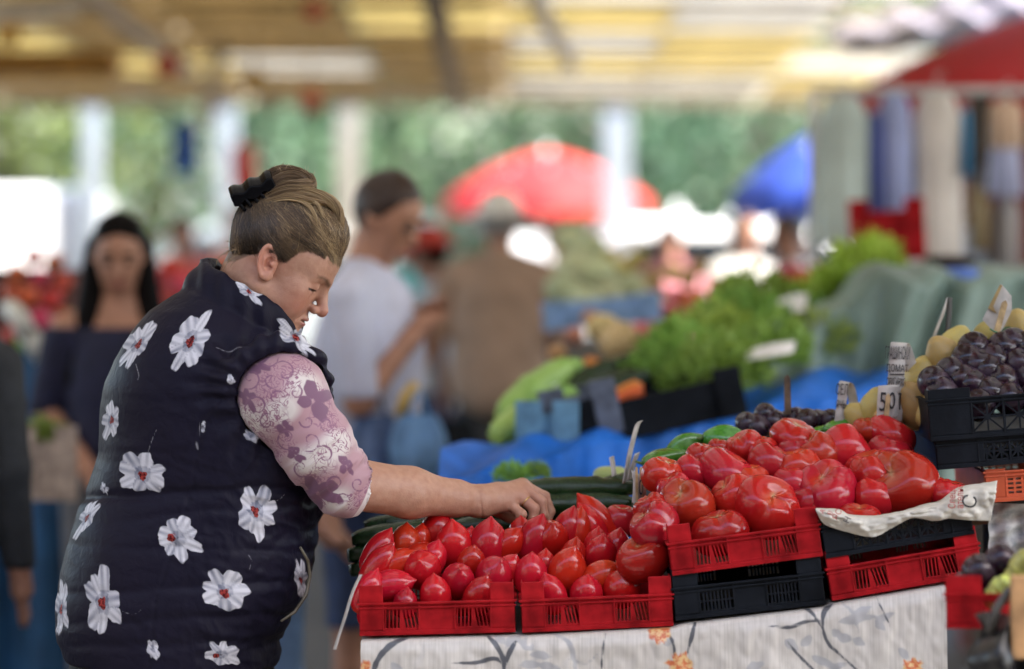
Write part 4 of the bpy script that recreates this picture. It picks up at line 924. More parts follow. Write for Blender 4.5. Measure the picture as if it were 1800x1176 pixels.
en = BUN + np.stack([rg.normal(0, .016, ns), side * rg.uniform(.0, .030, ns), rg.normal(-.006, .014, ns)], 1)
tt = np.linspace(0, 1, k); pts = st[:, None] + (en - st)[:, None] * tt[None, :, None]
pts += (np.sin(math.pi * tt)[None, :, None] * rg.normal(0, .004, (ns, 1, 3)))
fl_ = pts.reshape(-1, 3); h = .001
offs = np.repeat(rg.uniform(.0001, .0022, ns), k)
tw = np.tile(np.clip((tt - .02) / .22, 0, 1), ns)
def mixd(q): return head_sdf(q) * (1 - tw) + hair_u(q) * tw
for _ in range(5):
    d = mixd(fl_) - offs; gq = np.stack([(mixd(fl_ + np.eye(3)[i] * h) - mixd(fl_ - np.eye(3)[i] * h)) / (2 * h) for i in range(3)], 1)
    fl_ = fl_ - gq * (d / np.maximum((gq ** 2).sum(1), .1))[:, None] * .9
pw = head_world(fl_).reshape(ns, k, 3)
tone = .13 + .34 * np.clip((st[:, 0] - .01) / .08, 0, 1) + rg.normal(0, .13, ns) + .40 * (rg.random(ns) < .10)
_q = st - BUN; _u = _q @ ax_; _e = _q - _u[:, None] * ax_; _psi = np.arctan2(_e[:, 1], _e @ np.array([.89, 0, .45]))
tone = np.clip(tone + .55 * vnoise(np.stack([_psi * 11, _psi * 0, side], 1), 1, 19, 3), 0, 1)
sets = [(pw, rg.uniform(.00022, .00055, ns), tone)]
YH = .13
locks = [([(468, 340, -.025), (486, 310, -.035), (518, 300, -.025), (546, 312, -.015), (542, 330, -.02), (512, 336, -.025)], .011, 200, .42), ([(452, 330, -.02), (476, 304, -.02), (505, 297, 0), (535, 304, .01), (548, 322, 0)], .012, 200, .40),
  ([(462, 346, -.035), (498, 326, -.05), (528, 320, -.045), (549, 316, -.025), (546, 302, -.01)], .010, 160, .5), ([(470, 350, -.05), (508, 340, -.058), (545, 343, -.056), (582, 350, -.04), (598, 372, -.028)], .008, 110, .78),
  ([(492, 334, -.04), (538, 330, -.048), (576, 342, -.048), (597, 364, -.034), (601, 398, -.03)], .009, 110, .80), ([(470, 330, .01), (500, 306, .02), (535, 312, .025), (545, 330, .02), (510, 335, .02)], .013, 150, .3),
  ([(512, 345, -.058), (540, 352, -.063), (556, 372, -.066), (560, 392, -.066)], .004, 14, .85), ([(530, 338, -.055), (560, 352, -.06), (572, 380, -.056), (580, 410, -.05)], .003, 10, .9), ([(505, 350, -.06), (503, 362, -.066), (498, 372, -.068)], .003, 8, .6)]
for pl, rad, cnt, tn in locks:
    cv = np.array([A3(x - 2, y + 6, YH + dy) for x, y, dy in pl]); cc = np.array(catmull(cv, 6)); kk = len(cc)
    t_ = np.gradient(cc, axis=0); t_ /= np.linalg.norm(t_, axis=1, keepdims=True); uu_ = np.cross(t_, [.2, -.95, .1]); uu_ /= np.linalg.norm(uu_, axis=1, keepdims=True); v_ = np.cross(t_, uu_)
    ang = rg.uniform(0, 6.28, cnt)[:, None] + np.linspace(0, 2.2, kk)[None]; rr = (rad * np.sqrt(rg.random(cnt)))[:, None] * (.55 + .6 * np.sin(np.linspace(.3, 2.9, kk)))[None]
    idx = np.round(np.linspace(0, kk - 1, 16)).astype(int)
    pth = cc[None] + rr[..., None] * (np.cos(ang)[..., None] * uu_[None] + np.sin(ang)[..., None] * v_[None])
    sets.append((pth[:, idx], rg.uniform(.0004, .0008, cnt), np.clip(tn + rg.normal(0, .14, cnt), 0, 1)))
nf = 46                                                   # flyaway hairs at the nape and crown
base = np.array([A3(x, y, YH - .03 + rg.uniform(-.03, .02)) for x, y in zip(np.r_[rg.uniform(404, 428, 30), rg.uniform(480, 545, 16)], np.r_[rg.uniform(420, 462, 30), rg.uniform(298, 306, 16)])])
dirv = np.concatenate([np.stack([rg.uniform(-.03, -.005, 30), rg.normal(0, .01, 30), rg.uniform(-.03, .01, 30)], 1), np.stack([rg.normal(0, .008, 16), rg.normal(0, .01, 16), rg.uniform(.004, .014, 16)], 1)])
tt = np.linspace(0, 1, 8); pth = base[:, None] + dirv[:, None] * tt[None, :, None] + rg.normal(0, .004, (nf, 1, 3)) * np.sin(tt * 3)[None, :, None]
sets.append((pth, rg.uniform(.0004, .0007, nf), np.full(nf, .6)))
VV, FF, TT = [], [], []; o_ = 0
for pth, rd, tn in sets:
    a, f_, t_ = strand_mesh(pth, rd, tn); VV.append(a); FF.append(f_ + o_); TT.append(t_); o_ += len(a)
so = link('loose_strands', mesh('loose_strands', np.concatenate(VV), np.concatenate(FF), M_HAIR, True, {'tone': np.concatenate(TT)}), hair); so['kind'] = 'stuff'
def bun_sdf(p):
    d = d_cone(p, A3(468, 332, YH), A3(520, 318, YH), .024, .021)
    return smin(d, d_ell(p, A3(530, 318, YH), (.018, .026, .016)), .01)
V, F, NRM = sdf_mesh(bun_sdf, span((-.48, -.33, .003)), span((.07, .2, .003)), span((1.65, 1.74, .003)))
link('bun', mesh('bun', V, F, M_HAIR, True, {'tone': .25 + .1 * vnoise(V, 60, 2)}), hair)
# ---- claw clip
M_CLIP = mat('black_hair_clip_plastic', (0.004, 0.004, 0.005), 0.22, .1, spec=.25)
ca = A3(410, 345, YH - .012); cb = A3(480, 314, YH - .012); cd = (cb - ca) / np.linalg.norm(cb - ca); cu = np.array([-cd[2], 0, cd[0]])
def clip_sdf(p):
    q = p - (ca + cb) / 2; a = q @ cd; h = q @ cu; y = q[:, 1]
    hl = np.linalg.norm(cb - ca) / 2
    top = .0165 + .0030 * np.cos(a * 190) - 6.0 * y * y
    r = np.maximum(np.maximum(np.abs(a) - hl, np.abs(h + 7 * y * y) - top * .9), np.abs(y) - .036)
    return np.maximum(r, -(np.abs(h + 9 * y * y + .012) - .004)) - .002
V, F, NRM = sdf_mesh(clip_sdf, span((-.52, -.40, .002)), span((.06, .17, .002)), span((1.62, 1.73, .002)), margin=2.5)
clip = link('hair_clip', mesh('hair_clip', V, F, M_CLIP), woman)
for i in range(5):
    s0 = ca + cd * (.008 + i * .014) - cu * .008 + np.array([0, -.022, 0])
    MB().tube([s0, s0 - cu * .010 + np.array([0, -.012, 0]), s0 - cu * .022 + cd * .003 + np.array([0, -.012, 0]), s0 - cu * .030 + cd * .006], [.0042, .004, .0034, .0018], 8).build('tooth', M_CLIP, clip, True)
# ------------------------------------------------------------------ the rest of the front stall
M_CUKE = mat('cucumber_skin', (0.006, 0.022, 0.007), 0.25, 0.35, 40, 0.25, 160, coat=0.1, spec=.35, col2=(0.010, 0.034, 0.009), rnd=0.5)
M_PEP = mat('green_pepper_skin', (0.050, 0.16, 0.015), 0.22, 0.3, 14, coat=0.3, col2=(0.09, 0.24, 0.03), rnd=0.4)
M_STEM = mat('green_stalk', (0.10, 0.17, 0.04), 0.6, 0.3, 60)
M_PEAR = mat('yellow_pear_skin', (0.46, 0.31, 0.09), 0.42, 0.2, 20, 0.1, 90, col2=(0.40, 0.30, 0.12), rnd=0.4)
M_SQUASH = mat('pale_squash_skin', (0.36, 0.46, 0.16), 0.4, 0.2, 14, col2=(0.28, 0.40, 0.12), rnd=0.4)
def plum_material():
    m = mat('plum_skin', (0.010, 0.006, 0.015), 0.3, 0.2, 3, rnd=0.3, col2=(0.035, 0.008, 0.014))
    nt = m.node_tree; b = nt.nodes['Principled BSDF']; src = b.inputs['Base Color'].links[0].from_socket
    tc = N(nt, 'ShaderNodeTexCoord'); nz = N(nt, 'ShaderNodeTexNoise'); nz.inputs['Scale'].default_value = 2.6; nz.inputs['Detail'].default_value = 5; nt.links.new(tc.outputs['Object'], nz.inputs['Vector'])
    r = N(nt, 'ShaderNodeMapRange'); r.inputs[1].default_value = .45; r.inputs[2].default_value = .75; r.inputs[4].default_value = .38; nt.links.new(nz.outputs['Fac'], r.inputs[0])
    mx = N(nt, 'ShaderNodeMix', data_type='RGBA'); mx.inputs[7].default_value = (0.055, 0.065, 0.11, 1); nt.links.new(r.outputs[0], mx.inputs[0]); nt.links.new(src, mx.inputs[6]); nt.links.new(mx.outputs[2], b.inputs['Base Color'])
    rr = N(nt, 'ShaderNodeMapRange'); rr.inputs[1].default_value = .45; rr.inputs[2].default_value = .75; rr.inputs[3].default_value = .18; rr.inputs[4].default_value = .5; nt.links.new(nz.outputs['Fac'], rr.inputs[0]); nt.links.new(rr.outputs[0], b.inputs['Roughness'])
    return m
M_PLUM = plum_material()
def cucumber_mesh(seed, m=None, fat=.092, bend=.06):
    r = np.random.default_rng(seed); pts = []; rad = []
    for i in range(17):
        t = i / 16; pts.append(Vector((t - .5, bend * math.sin(math.pi * t) * r.uniform(.9, 1.1), 0))); rad.append(fat * (max(0.02, math.sin(math.pi * (.04 + .92 * t)))) ** .33 * (1 + .04 * r.normal()))
    mb = MB().tube(pts, rad, 18); V = np.array(mb.V); V[:, 1:] += .0035 * r.normal(size=(len(V), 2)); V[:, 2] += 0
    return mesh('cucumber', V, mb.F, m or M_CUKE, True)
CM = [cucumber_mesh(i, bend=b_) for i, b_ in ((1, .03), (2, .07), (3, -.05))]
def lay(name, me, p0, p1, Y0, Y1, wpx, label, cat, group, fat=.092):
    """lay a mesh whose long axis is X from one photo point to another"""
    a, e = P(*p0, Y0), P(*p1, Y1); L = (e - a).length; o = link(name, me); o.rotation_mode = 'QUATERNION'
    o.rotation_quaternion = Vector((1, 0, 0)).rotation_difference((e - a).normalized()); o.location = (a + e) / 2
    s = S(wpx, (Y0 + Y1) / 2) / (2 * fat); o.scale = (L, s, s); return tag(o, label, cat, group)
G = 'cucumbers behind the pointed tomatoes'
for i, (a, e, Y0, Y1, wpx, lb) in enumerate([((908, 862), (1112, 858), .30, .30, 44, 'upper dark cucumber just right of the reaching hand'), ((930, 890), (1112, 886), .27, .27, 46, 'lower dark cucumber just right of the reaching hand'),
    ((618, 948), (800, 925), .30, .34, 44, 'dark cucumber end sticking out at the upper left behind the tomatoes'), ((612, 976), (800, 960), .29, .33, 44, 'middle dark cucumber end at the left behind the tomatoes'), ((616, 1002), (800, 985), .28, .32, 42, 'lowest dark cucumber end at the left behind the tomatoes'),
    ((640, 925), (830, 908), .33, .36, 40, 'cucumber lying directly under the forearm'), ((790, 930), (960, 922), .30, .31, 44, 'cucumber with a highlight below the wrist'), ((730, 905), (900, 915), .37, .37, 40, 'cucumber in the shadow behind the wrist'), ((800, 965), (960, 955), .29, .30, 44, 'cucumber deep in the gap below the hand'), ((838, 895), (965, 892), .31, .31, 46, 'cucumber just under the curled fingers'), ((950, 925), (1110, 918), .29, .29, 46, 'cucumber half hidden behind the right crate of pointed tomatoes'), ((1000, 872), (1130, 842), .36, .40, 40, 'cucumber pointing at the small price stick')]):
    lay('cucumber', CM[i % 3], a, e, Y0, Y1, wpx, lb, 'cucumber', G)
crate((640, 1075), (900, 1070), .27, 'grid', M_BLACK, 'black crate of cucumbers behind the leftmost red crate', depth=.3)
crate((912, 1070), (1170, 1060), .27, 'grid', M_BLACK, 'black crate of cucumbers behind the second red crate', depth=.3)
o = put('squash', beef_mesh(90, False), 1074, 834, .48, 60, 34, 0, 0, 0, 'pale green squash behind the dark cucumbers', 'squash', None, zh=.8); o.data.materials[0] = M_SQUASH
# peppers
def pepper_mesh(seed):
    V = []; F = []; n = 24; k = 16; r = np.random.default_rng(seed); ph = r.uniform(0, 6.28)
    for i in range(k + 1):
        t = i / k; rr = .27 * (math.sin(math.pi * (.06 + .90 * t)) ** .5) * (1 - .25 * t)
        for j in range(n):
            a = 2 * math.pi * j / n; q = rr * (1 + .14 * math.cos(3 * a + ph) * math.sin(math.pi * t)); V.append((t - .5, q * math.cos(a) + .08 * math.sin(3 * t), q * math.sin(a)))
    F = [(i * n + j, i * n + (j + 1) % n, (i + 1) * n + (j + 1) % n, (i + 1) * n + j) for i in range(k) for j in range(n)] + [tuple(range(n - 1, -1, -1)), tuple(k * n + j for j in range(n))]
    return mesh('skin', V, F, M_PEP, True)
PPM = [pepper_mesh(i) for i in range(3)]; stalk = MB().tube([(-.48, 0, 0), (-.55, .02, .03), (-.64, .02, .09)], [.05, .032, .028], 8).me('stalk', M_STEM, True)
for i, (a, e, Y, wpx, lb) in enumerate([((1130, 815), (1208, 796), .40, 40, 'green pepper at the left end of the pepper row'), ((1172, 800), (1240, 770), .46, 40, 'green pepper second from the left behind the large tomatoes'), ((1236, 770), (1320, 778), .46, 44, 'glossy green pepper above the smallest tomato'), ((1290, 772), (1352, 790), .43, 36, 'green pepper half behind the green-shouldered tomato'),
    ((1450, 760), (1498, 738), .48, 40, 'green pepper below the bent paper sign'), ((1425, 765), (1462, 750), .50, 34, 'green pepper behind the topmost tomato'), ((1160, 835), (1230, 812), .37, 40, 'green pepper under the left end of the pepper row')]):
    Y *= .6; aa, ee = P(*a, Y), P(*e, Y + .02); r = empty('green_pepper', (aa + ee) / 2, None, lb, 'pepper', 'green peppers'); r.rotation_mode = 'QUATERNION'; r.rotation_quaternion = Vector((1, 0, 0)).rotation_difference((ee - aa).normalized()) @ Quaternion((1, 0, 0), i)
    s = S(wpx, Y) / .54; r.scale = ((ee - aa).length, s, s); link('skin', PPM[i % 3], r); link('stalk', stalk, r)
# plums
def plum_mesh(seed):
    V = []; n = 24; k = 16
    for i in range(k + 1):
        f = math.pi * i / k
        for j in range(n):
            a = 2 * math.pi * j / n; g = .06 * math.exp(-((((a + math.pi) % (2 * math.pi)) - math.pi) / .22) ** 2)
            q = .5 * math.sin(f) * (1 - g); V.append((q * math.cos(a), q * math.sin(a), .5 * math.cos(f) - .07 * math.exp(-(f / .3) ** 2)))
    F = [(i * n + j, (i + 1) * n + j, (i + 1) * n + (j + 1) % n, i * n + (j + 1) % n) for i in range(k) for j in range(n)]
    return mesh('plum', V, F, M_PLUM, True)
PLM = plum_mesh(1)
pl = [(1656, 690), (1708, 676), (1762, 668), (1812, 664), (1672, 656), (1720, 640), (1690, 668), (1740, 690), (1642, 672), (1790, 640), (1700, 632), (1764, 612), (1735, 650), (1782, 605), (1830, 640), (1808, 610), (1712, 612), (1660, 712), (1720, 712), (1775, 700), (1820, 700), (1748, 632)]
wor = ['lower left corner', 'front row left of middle', 'front row middle', 'right edge of the picture', 'left shoulder', 'shiny one at the centre', 'behind the left shoulder', 'front row low', 'leftmost', 'right, upper row', 'below the tilted card', 'with pale bloom near the leaf', 'behind the centre', 'top, beside the leaf', 'far right upper', 'far right top', 'top left by the stick', 'just above the crate rim at left', 'just above the rim, second', 'just above the rim, third', 'just above the rim, far right', 'in the middle of the upper row']
for i, (x, y) in enumerate(pl):
    put('plum', PLM, x, y, .15 + (710 - y) * .0010, 60 if i != 5 else 66, 60, i * 47 % 90 - 45, 30, i * 1.3, 'dark plum in the upper black crate, ' + wor[i], 'plum', 'plums in the upper black crate')
for i, (x, y, s) in enumerate([(1330, 752, 52), (1358, 742, 48), (1350, 765, 46), (1312, 745, 42), (1345, 728, 40), (1385, 745, 48), (1418, 740, 46), (1438, 742, 46), (1375, 758, 46), (1460, 738, 40), (1400, 735, 40)]):
    put('plum', PLM, x, y, .36 + i % 3 * .02, s, s, i * 31 % 80 - 40, 20, i, 'small blue-black plum in the far heap between the green peppers, ' + ['largest at front', 'second from the left above', 'lowest at left', 'leftmost', 'topmost at left', 'in the middle', 'right of the dark stick', 'second from the right', 'under the stick', 'rightmost by the bent sign', 'behind the stick'][i], 'plum', 'plums in the far heap')
# leaf on the plums
M_LEAF = mat('plum_leaf', (0.03, 0.075, 0.025), 0.45, 0.3, 40, 0.2, trans=.2)
tag(MB().grid(lambda u, v: P(1745 + u * 55, 592 - 32 * math.sin(math.pi * u) * (v - .1) + 10 * v, .30 + .03 * u + .02 * (v - .5) ** 2), 10, 6).build('plum_leaf', M_LEAF, smooth=True), 'crumpled green leaf on top of the plums beside the tilted card', 'leaf')
# pears
def pear_mesh(seed):
    r = np.random.default_rng(seed); prof = catmull([(.01, -.5), (.25, -.48), (.44, -.32), (.5, -.05), (.44, .2), (.31, .38), (.2, .5), (.08, .56), (.01, .57)], 3)
    mb = MB().lathe(prof, 24); V = np.array(mb.V); V += .02 * np.stack([vnoise(V, 2.2, seed + i) for i in range(3)], 1); return mesh('pear', V, mb.F, M_PEAR, True)
PRM = [pear_mesh(i) for i in range(3)]
for i, (x, y, s, Y, lb) in enumerate([(1512, 735, 56, .52, 'leftmost, beside the bent paper sign'), (1540, 718, 62, .50, 'left, behind the small price card'), (1560, 745, 50, .45, 'low, behind the smooth tomato'), (1622, 668, 72, .52, 'behind the tall paper sign'), (1612, 712, 78, .45, 'right of the price card'), (1640, 722, 62, .40, 'beside the black plum crate'), (1660, 626, 66, .50, 'upper, left of the dark plums'), (1680, 608, 62, .56, 'below the two crossed sticks'), (1650, 690, 60, .45, 'lower, left of the plum crate corner'), (1735, 590, 50, .6, 'behind the tilted card stick'), (1794, 578, 60, .6, 'at the right edge behind the leaf'), (1585, 690, 56, .55, 'hidden behind the price card'), (1700, 640, 60, .5, 'buried beside the plums')]):
    put('pear', PRM[i % 3], x, y, Y * .58, s, s * 1.12, i * 53 % 100 - 50, 20, i * 2.0, 'yellow pear in the back heap, ' + lb, 'pear', 'yellow pears at the back')
# crates on the right
GR = 'plastic crates on the front stall'
stc = [(0, .2, 'p'), (.2, .35, 'v'), (.35, .50, 'v'), (.5, .65, 'v'), (.65, .8, 'v'), (.8, 1, 'p')]
crate((1636, 776), (2010, 748), .10, 'star', M_BLACK, 'upper black lattice crate heaped with dark plums', rim=.074, post=.092, sections=stc)
crate((1648, 826), (2016, 796), .11, 'star', M_BLACK, 'lower black lattice crate under the plum crate', rim=.052, post=.06, sections=[(0, .23, 'p')] + stc[1:])
crate((1734, 884), (2040, 862), .12, 'hole', M_ORANGE, 'orange-red crate with square holes at the right edge under the black crates', rim=.056, post=.06, sections=[(0, .12, 'p'), (.12, .4, 'v'), (.4, .6, 's'), (.6, .88, 'v'), (.88, 1, 'p')])
MB_ = empty('stall_riser', P(1800, 1090, .3), None, 'dark wooden stand holding up the crates at the right edge', 'stand')
M_DWOOD = mat('dark_timber', (0.05, 0.04, 0.032), .8, .3, 10, .3)
for sx_ in (-.02, .24): MB().box(sx_ - .02, sx_ + .02, -.10, .22, -.90, .205).build('upright', M_DWOOD, MB_)
MB().box(-.06, .28, -.12, .24, .206, .222).build('shelf_board', M_DWOOD, MB_)
cl2 = MB().grid(lambda u, v: P(1738 + u * 110, 885 + v * 120, .17) + Vector((0, .012 * math.sin(u * 17) * v + .006 * math.sin(v * 23 + u * 9), 0)), 26, 20)
tag(cl2.build('cloth_strip', MATS.get('x') or mat('printed_cloth_scrap', (0.50, 0.49, 0.47), .6, .25, 45, .2, col2=(0.20, 0.21, 0.22)), smooth=True), 'strip of patterned pale cloth hanging below the orange crate at right', 'cloth')
# ------------------------------------------------------------------ blurred crate close to the camera at lower right
crate((1664, 1112), (1990, 1098), -.62, 'fan', M_RED, 'blurred red crate with plums and pale peppers in the lower right corner', rim=.054, post=.082, sections=[(0, .2, 'p'), (.2, .4, 'v'), (.4, .6, 's'), (.6, .8, 'v'), (.8, 1, 'p')], depth=.26, yaw=-.30)
for i, (x, y, s) in enumerate([(1722, 1006, 66), (1760, 985, 60), (1700, 1030, 56), (1790, 1000, 60), (1745, 1030, 60)]):
    put('plum', PLM, x, y, -.52, s, s, i * 40, 20, i, 'blurred dark plum in the lower right crate, ' + ['nearest the red corner post', 'highest', 'behind the post', 'at the picture edge', 'below the highest'][i], 'plum', 'blurred plums in the lower right crate')
for i, (a, e, wpx) in enumerate([((1738, 1066), (1776, 1018), 46), ((1776, 1040), (1822, 970), 56), ((1790, 1120), (1822, 1090), 50)]):
    oo = lay('pale_pepper', cucumber_mesh(20 + i, mat('pale_pepper_skin', (0.42, 0.44, 0.10), .3, .2, 12, coat=.2, rnd=.4), .16, .1), a, e, -.58, -.6, wpx, 'blurred pale yellow-green pepper in the lower right corner, ' + ['left one', 'upper one', 'lowest one'][i], 'pepper', 'blurred pale peppers', fat=.16)
bagm = mat('black_plastic_bag', (0.012, 0.012, 0.013), .3, .2, 20, .5, 30)
bg = MB().grid(lambda u, v: P(1712 + 110 * u + 14 * math.sin(v * 9 + u * 5), 1080 + 150 * v, -.66) + Vector((0, .03 * math.sin(u * 8 + v * 4) - .04 * math.sin(math.pi * v), 0)), 16, 16).build('plastic_bag', bagm, smooth=True); tag(bg, 'blurred black plastic bag hanging in the lower right corner', 'bag')
MB().tube([P(1742, 1112, -.68), P(1752, 1070, -.69), P(1772, 1040, -.69), P(1790, 1030, -.69)], .007, 8).build('handle', mat('grey_bag_handle', (.09, .085, .08), .5), bg, True)
tag(MB().box(-.016, .016, -.01, .01, -.075, .05).build('timber_offcut', mat('fresh_timber', (.42, .24, .11), .7, .2, 20), loc=P(1795, 1070, -.7), bevel=.002), 'blurred light wooden slat at the bottom right picture edge', 'slat')

# ------------------------------------------------------------------ newspaper over the crate rim
M_INK = mat('ink', (0.03, 0.03, 0.035), .8, .1); M_REDINK = mat('red_ink', (0.42, 0.05, 0.05), .8, .1)
up = np.array([(1433, 893), (1455, 893), (1478, 896), (1494, 904), (1535, 906), (1580, 899), (1626, 886), (1652, 880), (1682, 858), (1718, 850), (1754, 845)], float)
lo = np.array([(1436, 902), (1450, 922), (1490, 936), (1536, 944), (1572, 926), (1604, 910), (1640, 916), (1664, 912), (1700, 914), (1724, 916), (1742, 916)], float)
upc, loc_ = np.array(catmull(up, 9)), np.array(catmull(lo, 9)); nc = len(upc); nr = 26; V = []
for i in range(nc):
    for j in range(nr):
        t = j / (nr - 1); q = upc[i] * (1 - t) + loc_[i] * t
        Y = -.136 - .010 * math.sin(math.pi * t) * (1 - abs(i / nc - .3)) + (.05 * (1 - t / .25) ** 2 if t < .25 else 0)
        V.append(P(q[0], q[1], Y))
V = np.array([tuple(v) for v in V]); cr_ = .010 * (1 - 2 * np.abs(vnoise(V, 26, 3, 2))) + .007 * (1 - 2 * np.abs(vnoise(V * np.array([1, 1, 1.6]), 60, 5, 2))); V[:, 1] += np.minimum(cr_ - .009, .004)
idx = np.arange(nc * nr).reshape(nc, nr); F = np.stack([idx[:-1, :-1], idx[:-1, 1:], idx[1:, 1:], idx[1:, :-1]], -1).reshape(-1, 4)
M_PAPER = mat('newsprint', (0.60, 0.58, 0.52), .85, .06, 50, .15, 300, trans=.08)
news = tag(link('newspaper', mesh('newspaper', V, F, M_PAPER, True)), 'crumpled newspaper edge hanging over the black crate under the biggest tomato', 'newspaper')
sm = news.modifiers.new('thickness', 'SOLIDIFY'); sm.thickness = .0004
def letter(txt, px, py, Y, hpx, ang, m, parent, sxx=1.0, yaw=0.0):
    me = text_mesh(txt, S(hpx, Y) * 1.35, m); o = link('lettering', me, parent); p = P(px, py, Y)
    M4 = Matrix.Translation(p) @ Matrix.Rotation(yaw, 4, 'Z') @ Matrix.Rotation(math.radians(90), 4, 'X') @ Matrix.Rotation(math.radians(ang), 4, 'Z') @ Matrix.Diagonal((sxx, 1, 1, 1))
    o.matrix_basis = parent.matrix_basis.inverted() @ M4 if parent.matrix_basis != Matrix.Identity(4) else M4
    return o
YN = -.168
letter('Специ', 1674, 874, YN, 13, 90, M_REDINK, news, .75); letter('ателно', 1688, 872, YN, 13, 90, M_REDINK, news, .75); letter('С', 1706, 882, YN, 26, 75, M_INK, news)
letter('А', 1446, 899, YN, 9, 60, M_REDINK, news); letter('В', 1460, 902, YN, 9, 60, M_REDINK, news); letter('ЯС', 1472, 904, YN, 11, 60, M_REDINK, news); letter('Н', 1490, 914, YN, 12, 65, M_INK, news)

# ------------------------------------------------------------------ price signs
M_CARD = mat('grey_card', (0.50, 0.47, 0.44), .8, .12, 40, .15, 200); M_KRAFT = mat('brown_card_back', (0.40, 0.28, 0.12), .8, .15, 40)
def strip(name, pts, wpx, Y, m, parent=None, th=.0006, skew=0.0, wy=0.0):
    """bent card: a path in the picture plane given as (px, py, dY), with a width to the right"""
    pts = catmull([np.array(q, float) for q in pts], 6); V = []; n = len(pts)
    for i, q in enumerate(pts):
        for s_ in (0, 1):
            V.append(P(q[0] + s_ * wpx, q[1] + s_ * skew, Y + q[2] + s_ * wy))
    F = [(2 * i, 2 * i + 1, 2 * i + 3, 2 * i + 2) for i in range(n - 1)]
    o = link(name, mesh(name, [tuple(v) for v in V], F, m, True), parent); s2 = o.modifiers.new('thickness', 'SOLIDIFY'); s2.thickness = th; return o
s1 = strip('price_sign', [(1556, 742, 0), (1559, 700, 0), (1562, 640, 0), (1565, 608, .002), (1567, 601, .012), (1572, 606, .030), (1580, 630, .045), (1584, 652, .05)], 29, .235, M_CARD, skew=2, wy=.0)
tag(s1, 'tall bent card sign with black handwriting in front of the yellow pears', 'sign')
letter('ГРАШИНСКИ', 1578, 622, .2325, 23, -2, M_INK, s1, .22); letter('ДОМАТ', 1577, 648, .2325, 13, -2, M_INK, s1, .6); letter('ОРИГИНАЛ', 1575, 672, .2325, 14, -2, M_INK, s1, .32); letter('Т', 1582, 708, .2325, 30, -3, M_INK, s1, .6)
MB().box(-.0135, .0135, -.0004, .0004, -.0009, .0009).build('underline', M_INK, s1, loc=P(1577, 658, .2325))
s2_ = empty('price_card', P(1566, 742, .215), None, 'small price card reading 50 held by a wooden stick below the tall sign', 'sign')
q = strip('card', [(1541, 738, 0), (1542, 705, 0), (1544, 678, 0)], 37, .215, M_CARD, skew=-2); q.parent = s2_; q.matrix_parent_inverse = Matrix.Translation(-s2_.location)
letter('5', 1552, 708, .2125, 36, -3, M_INK, s2_, .6); letter('0', 1568, 706, .2125, 32, -3, M_INK, s2_, .6)
def stick(p0, p1, Y0, Y1, wpx, m, parent=None):
    a, e = P(*p0, Y0), P(*p1, Y1); c = (a + e) / 2; L = (e - a).length; h = S(wpx, Y0) / 2
    M4 = Matrix.Translation(c) @ (Vector((0, 0, 1)).rotation_difference((e - a).normalized())).to_matrix().to_4x4()
    V_ = MB().prism([(-h, -L / 2), (h, -L / 2), (h * .8, L / 2 - h), (0, L / 2), (-h * .9, L / 2 - h)], -h * .7, h * .7)
    V_.V = [tuple(M4 @ Vector(v)) for v in V_.V]; o = V_.build('stick', m)
    if parent is not None: o.parent = parent; o.matrix_parent_inverse = parent.matrix_basis.inverted()
    return o
stick((1555, 760), (1562, 692), .211, .209, 9, M_STICK, s2_)
s3 = strip('price_sign', [(1466, 744, 0), (1471, 710, 0), (1474, 678, 0), (1477, 669, .010), (1485, 674, .030), (1491, 700, .045), (1492, 716, .05)], 17, .29, M_CARD, skew=4)
tag(s3, 'small bent card sign with handwriting above a green pepper', 'sign'); letter('СЕЛ', 1480, 686, .2875, 20, -3, M_INK, s3, .40); letter('ЯЧЫ', 1479, 712, .2875, 15, -3, M_INK, s3, .45)
k4 = tag(stick((1385, 728), (1384, 658), .37, .37, 12, mat('dark_stick', (.13, .08, .05), .7, .3, 40)), 'dark pointed wooden stake standing among the far plums', 'stake'); k4.name = 'wooden_stake'
s5 = empty('price_stick', P(1122, 920, .13), None, 'small clipped price tag on a bamboo stick between cucumbers and large tomatoes', 'sign')
stick((1120, 925), (1119, 820), .13, .135, 5, M_STICK, s5); stick((1127, 880), (1127, 820), .14, .145, 6, M_STICK, s5)
for dx, m_ in ((0, M_CARD), (4, M_CARD)):
    q = strip('card', [(1111 + dx, 882, .0), (1113 + dx, 850, .0), (1110 + dx, 826, .004)], 15 + dx, .137 + dx * .002, m_, skew=16); q.parent = s5; q.matrix_parent_inverse = Matrix.Translation(-s5.location)
letter('0', 1127, 858, .132, 30, 0, M_INK, s5, .45)
s6 = empty('paper_tags', P(1098, 850, .26), None, 'thin torn paper tags standing edge-on behind the cucumbers', 'paper tag'); s6.name = 'paper_tag'
for pts_, wp in (([(1094, 850, 0), (1100, 815, .0), (1105, 790, .0), (1115, 752, .0), (1121, 742, .0)], 9), ([(1102, 845, 0), (1110, 815, 0), (1116, 798, 0)], 9), ([(1076, 838, 0), (1073, 815, 0), (1071, 804, 0)], 8)):
    q = strip('tag', pts_, wp, .26, M_CARD, skew=-3, wy=.03); q.parent = s6; q.matrix_parent_inverse = Matrix.Translation(-s6.location)
s7 = strip('folded_card', [(1622, 640, 0), (1640, 590, 0), (1656, 548, 0), (1665, 523, .012)], 6, .34, M_CARD, wy=.03); tag(s7, 'folded card seen edge-on standing between the pears like an inverted V', 'sign')
q = strip('back_leaf', [(1665, 523, .014), (1663, 560, .03), (1657, 600, .035), (1641, 634, .04)], 9, .34, mat('dark_card_back', (.035, .032, .03), .8), wy=.03); q.parent = s7
s8 = empty('price_sign', P(1735, 620, .26), None, 'tilted grey card tied to a wooden stick in the dark plums', 'sign')
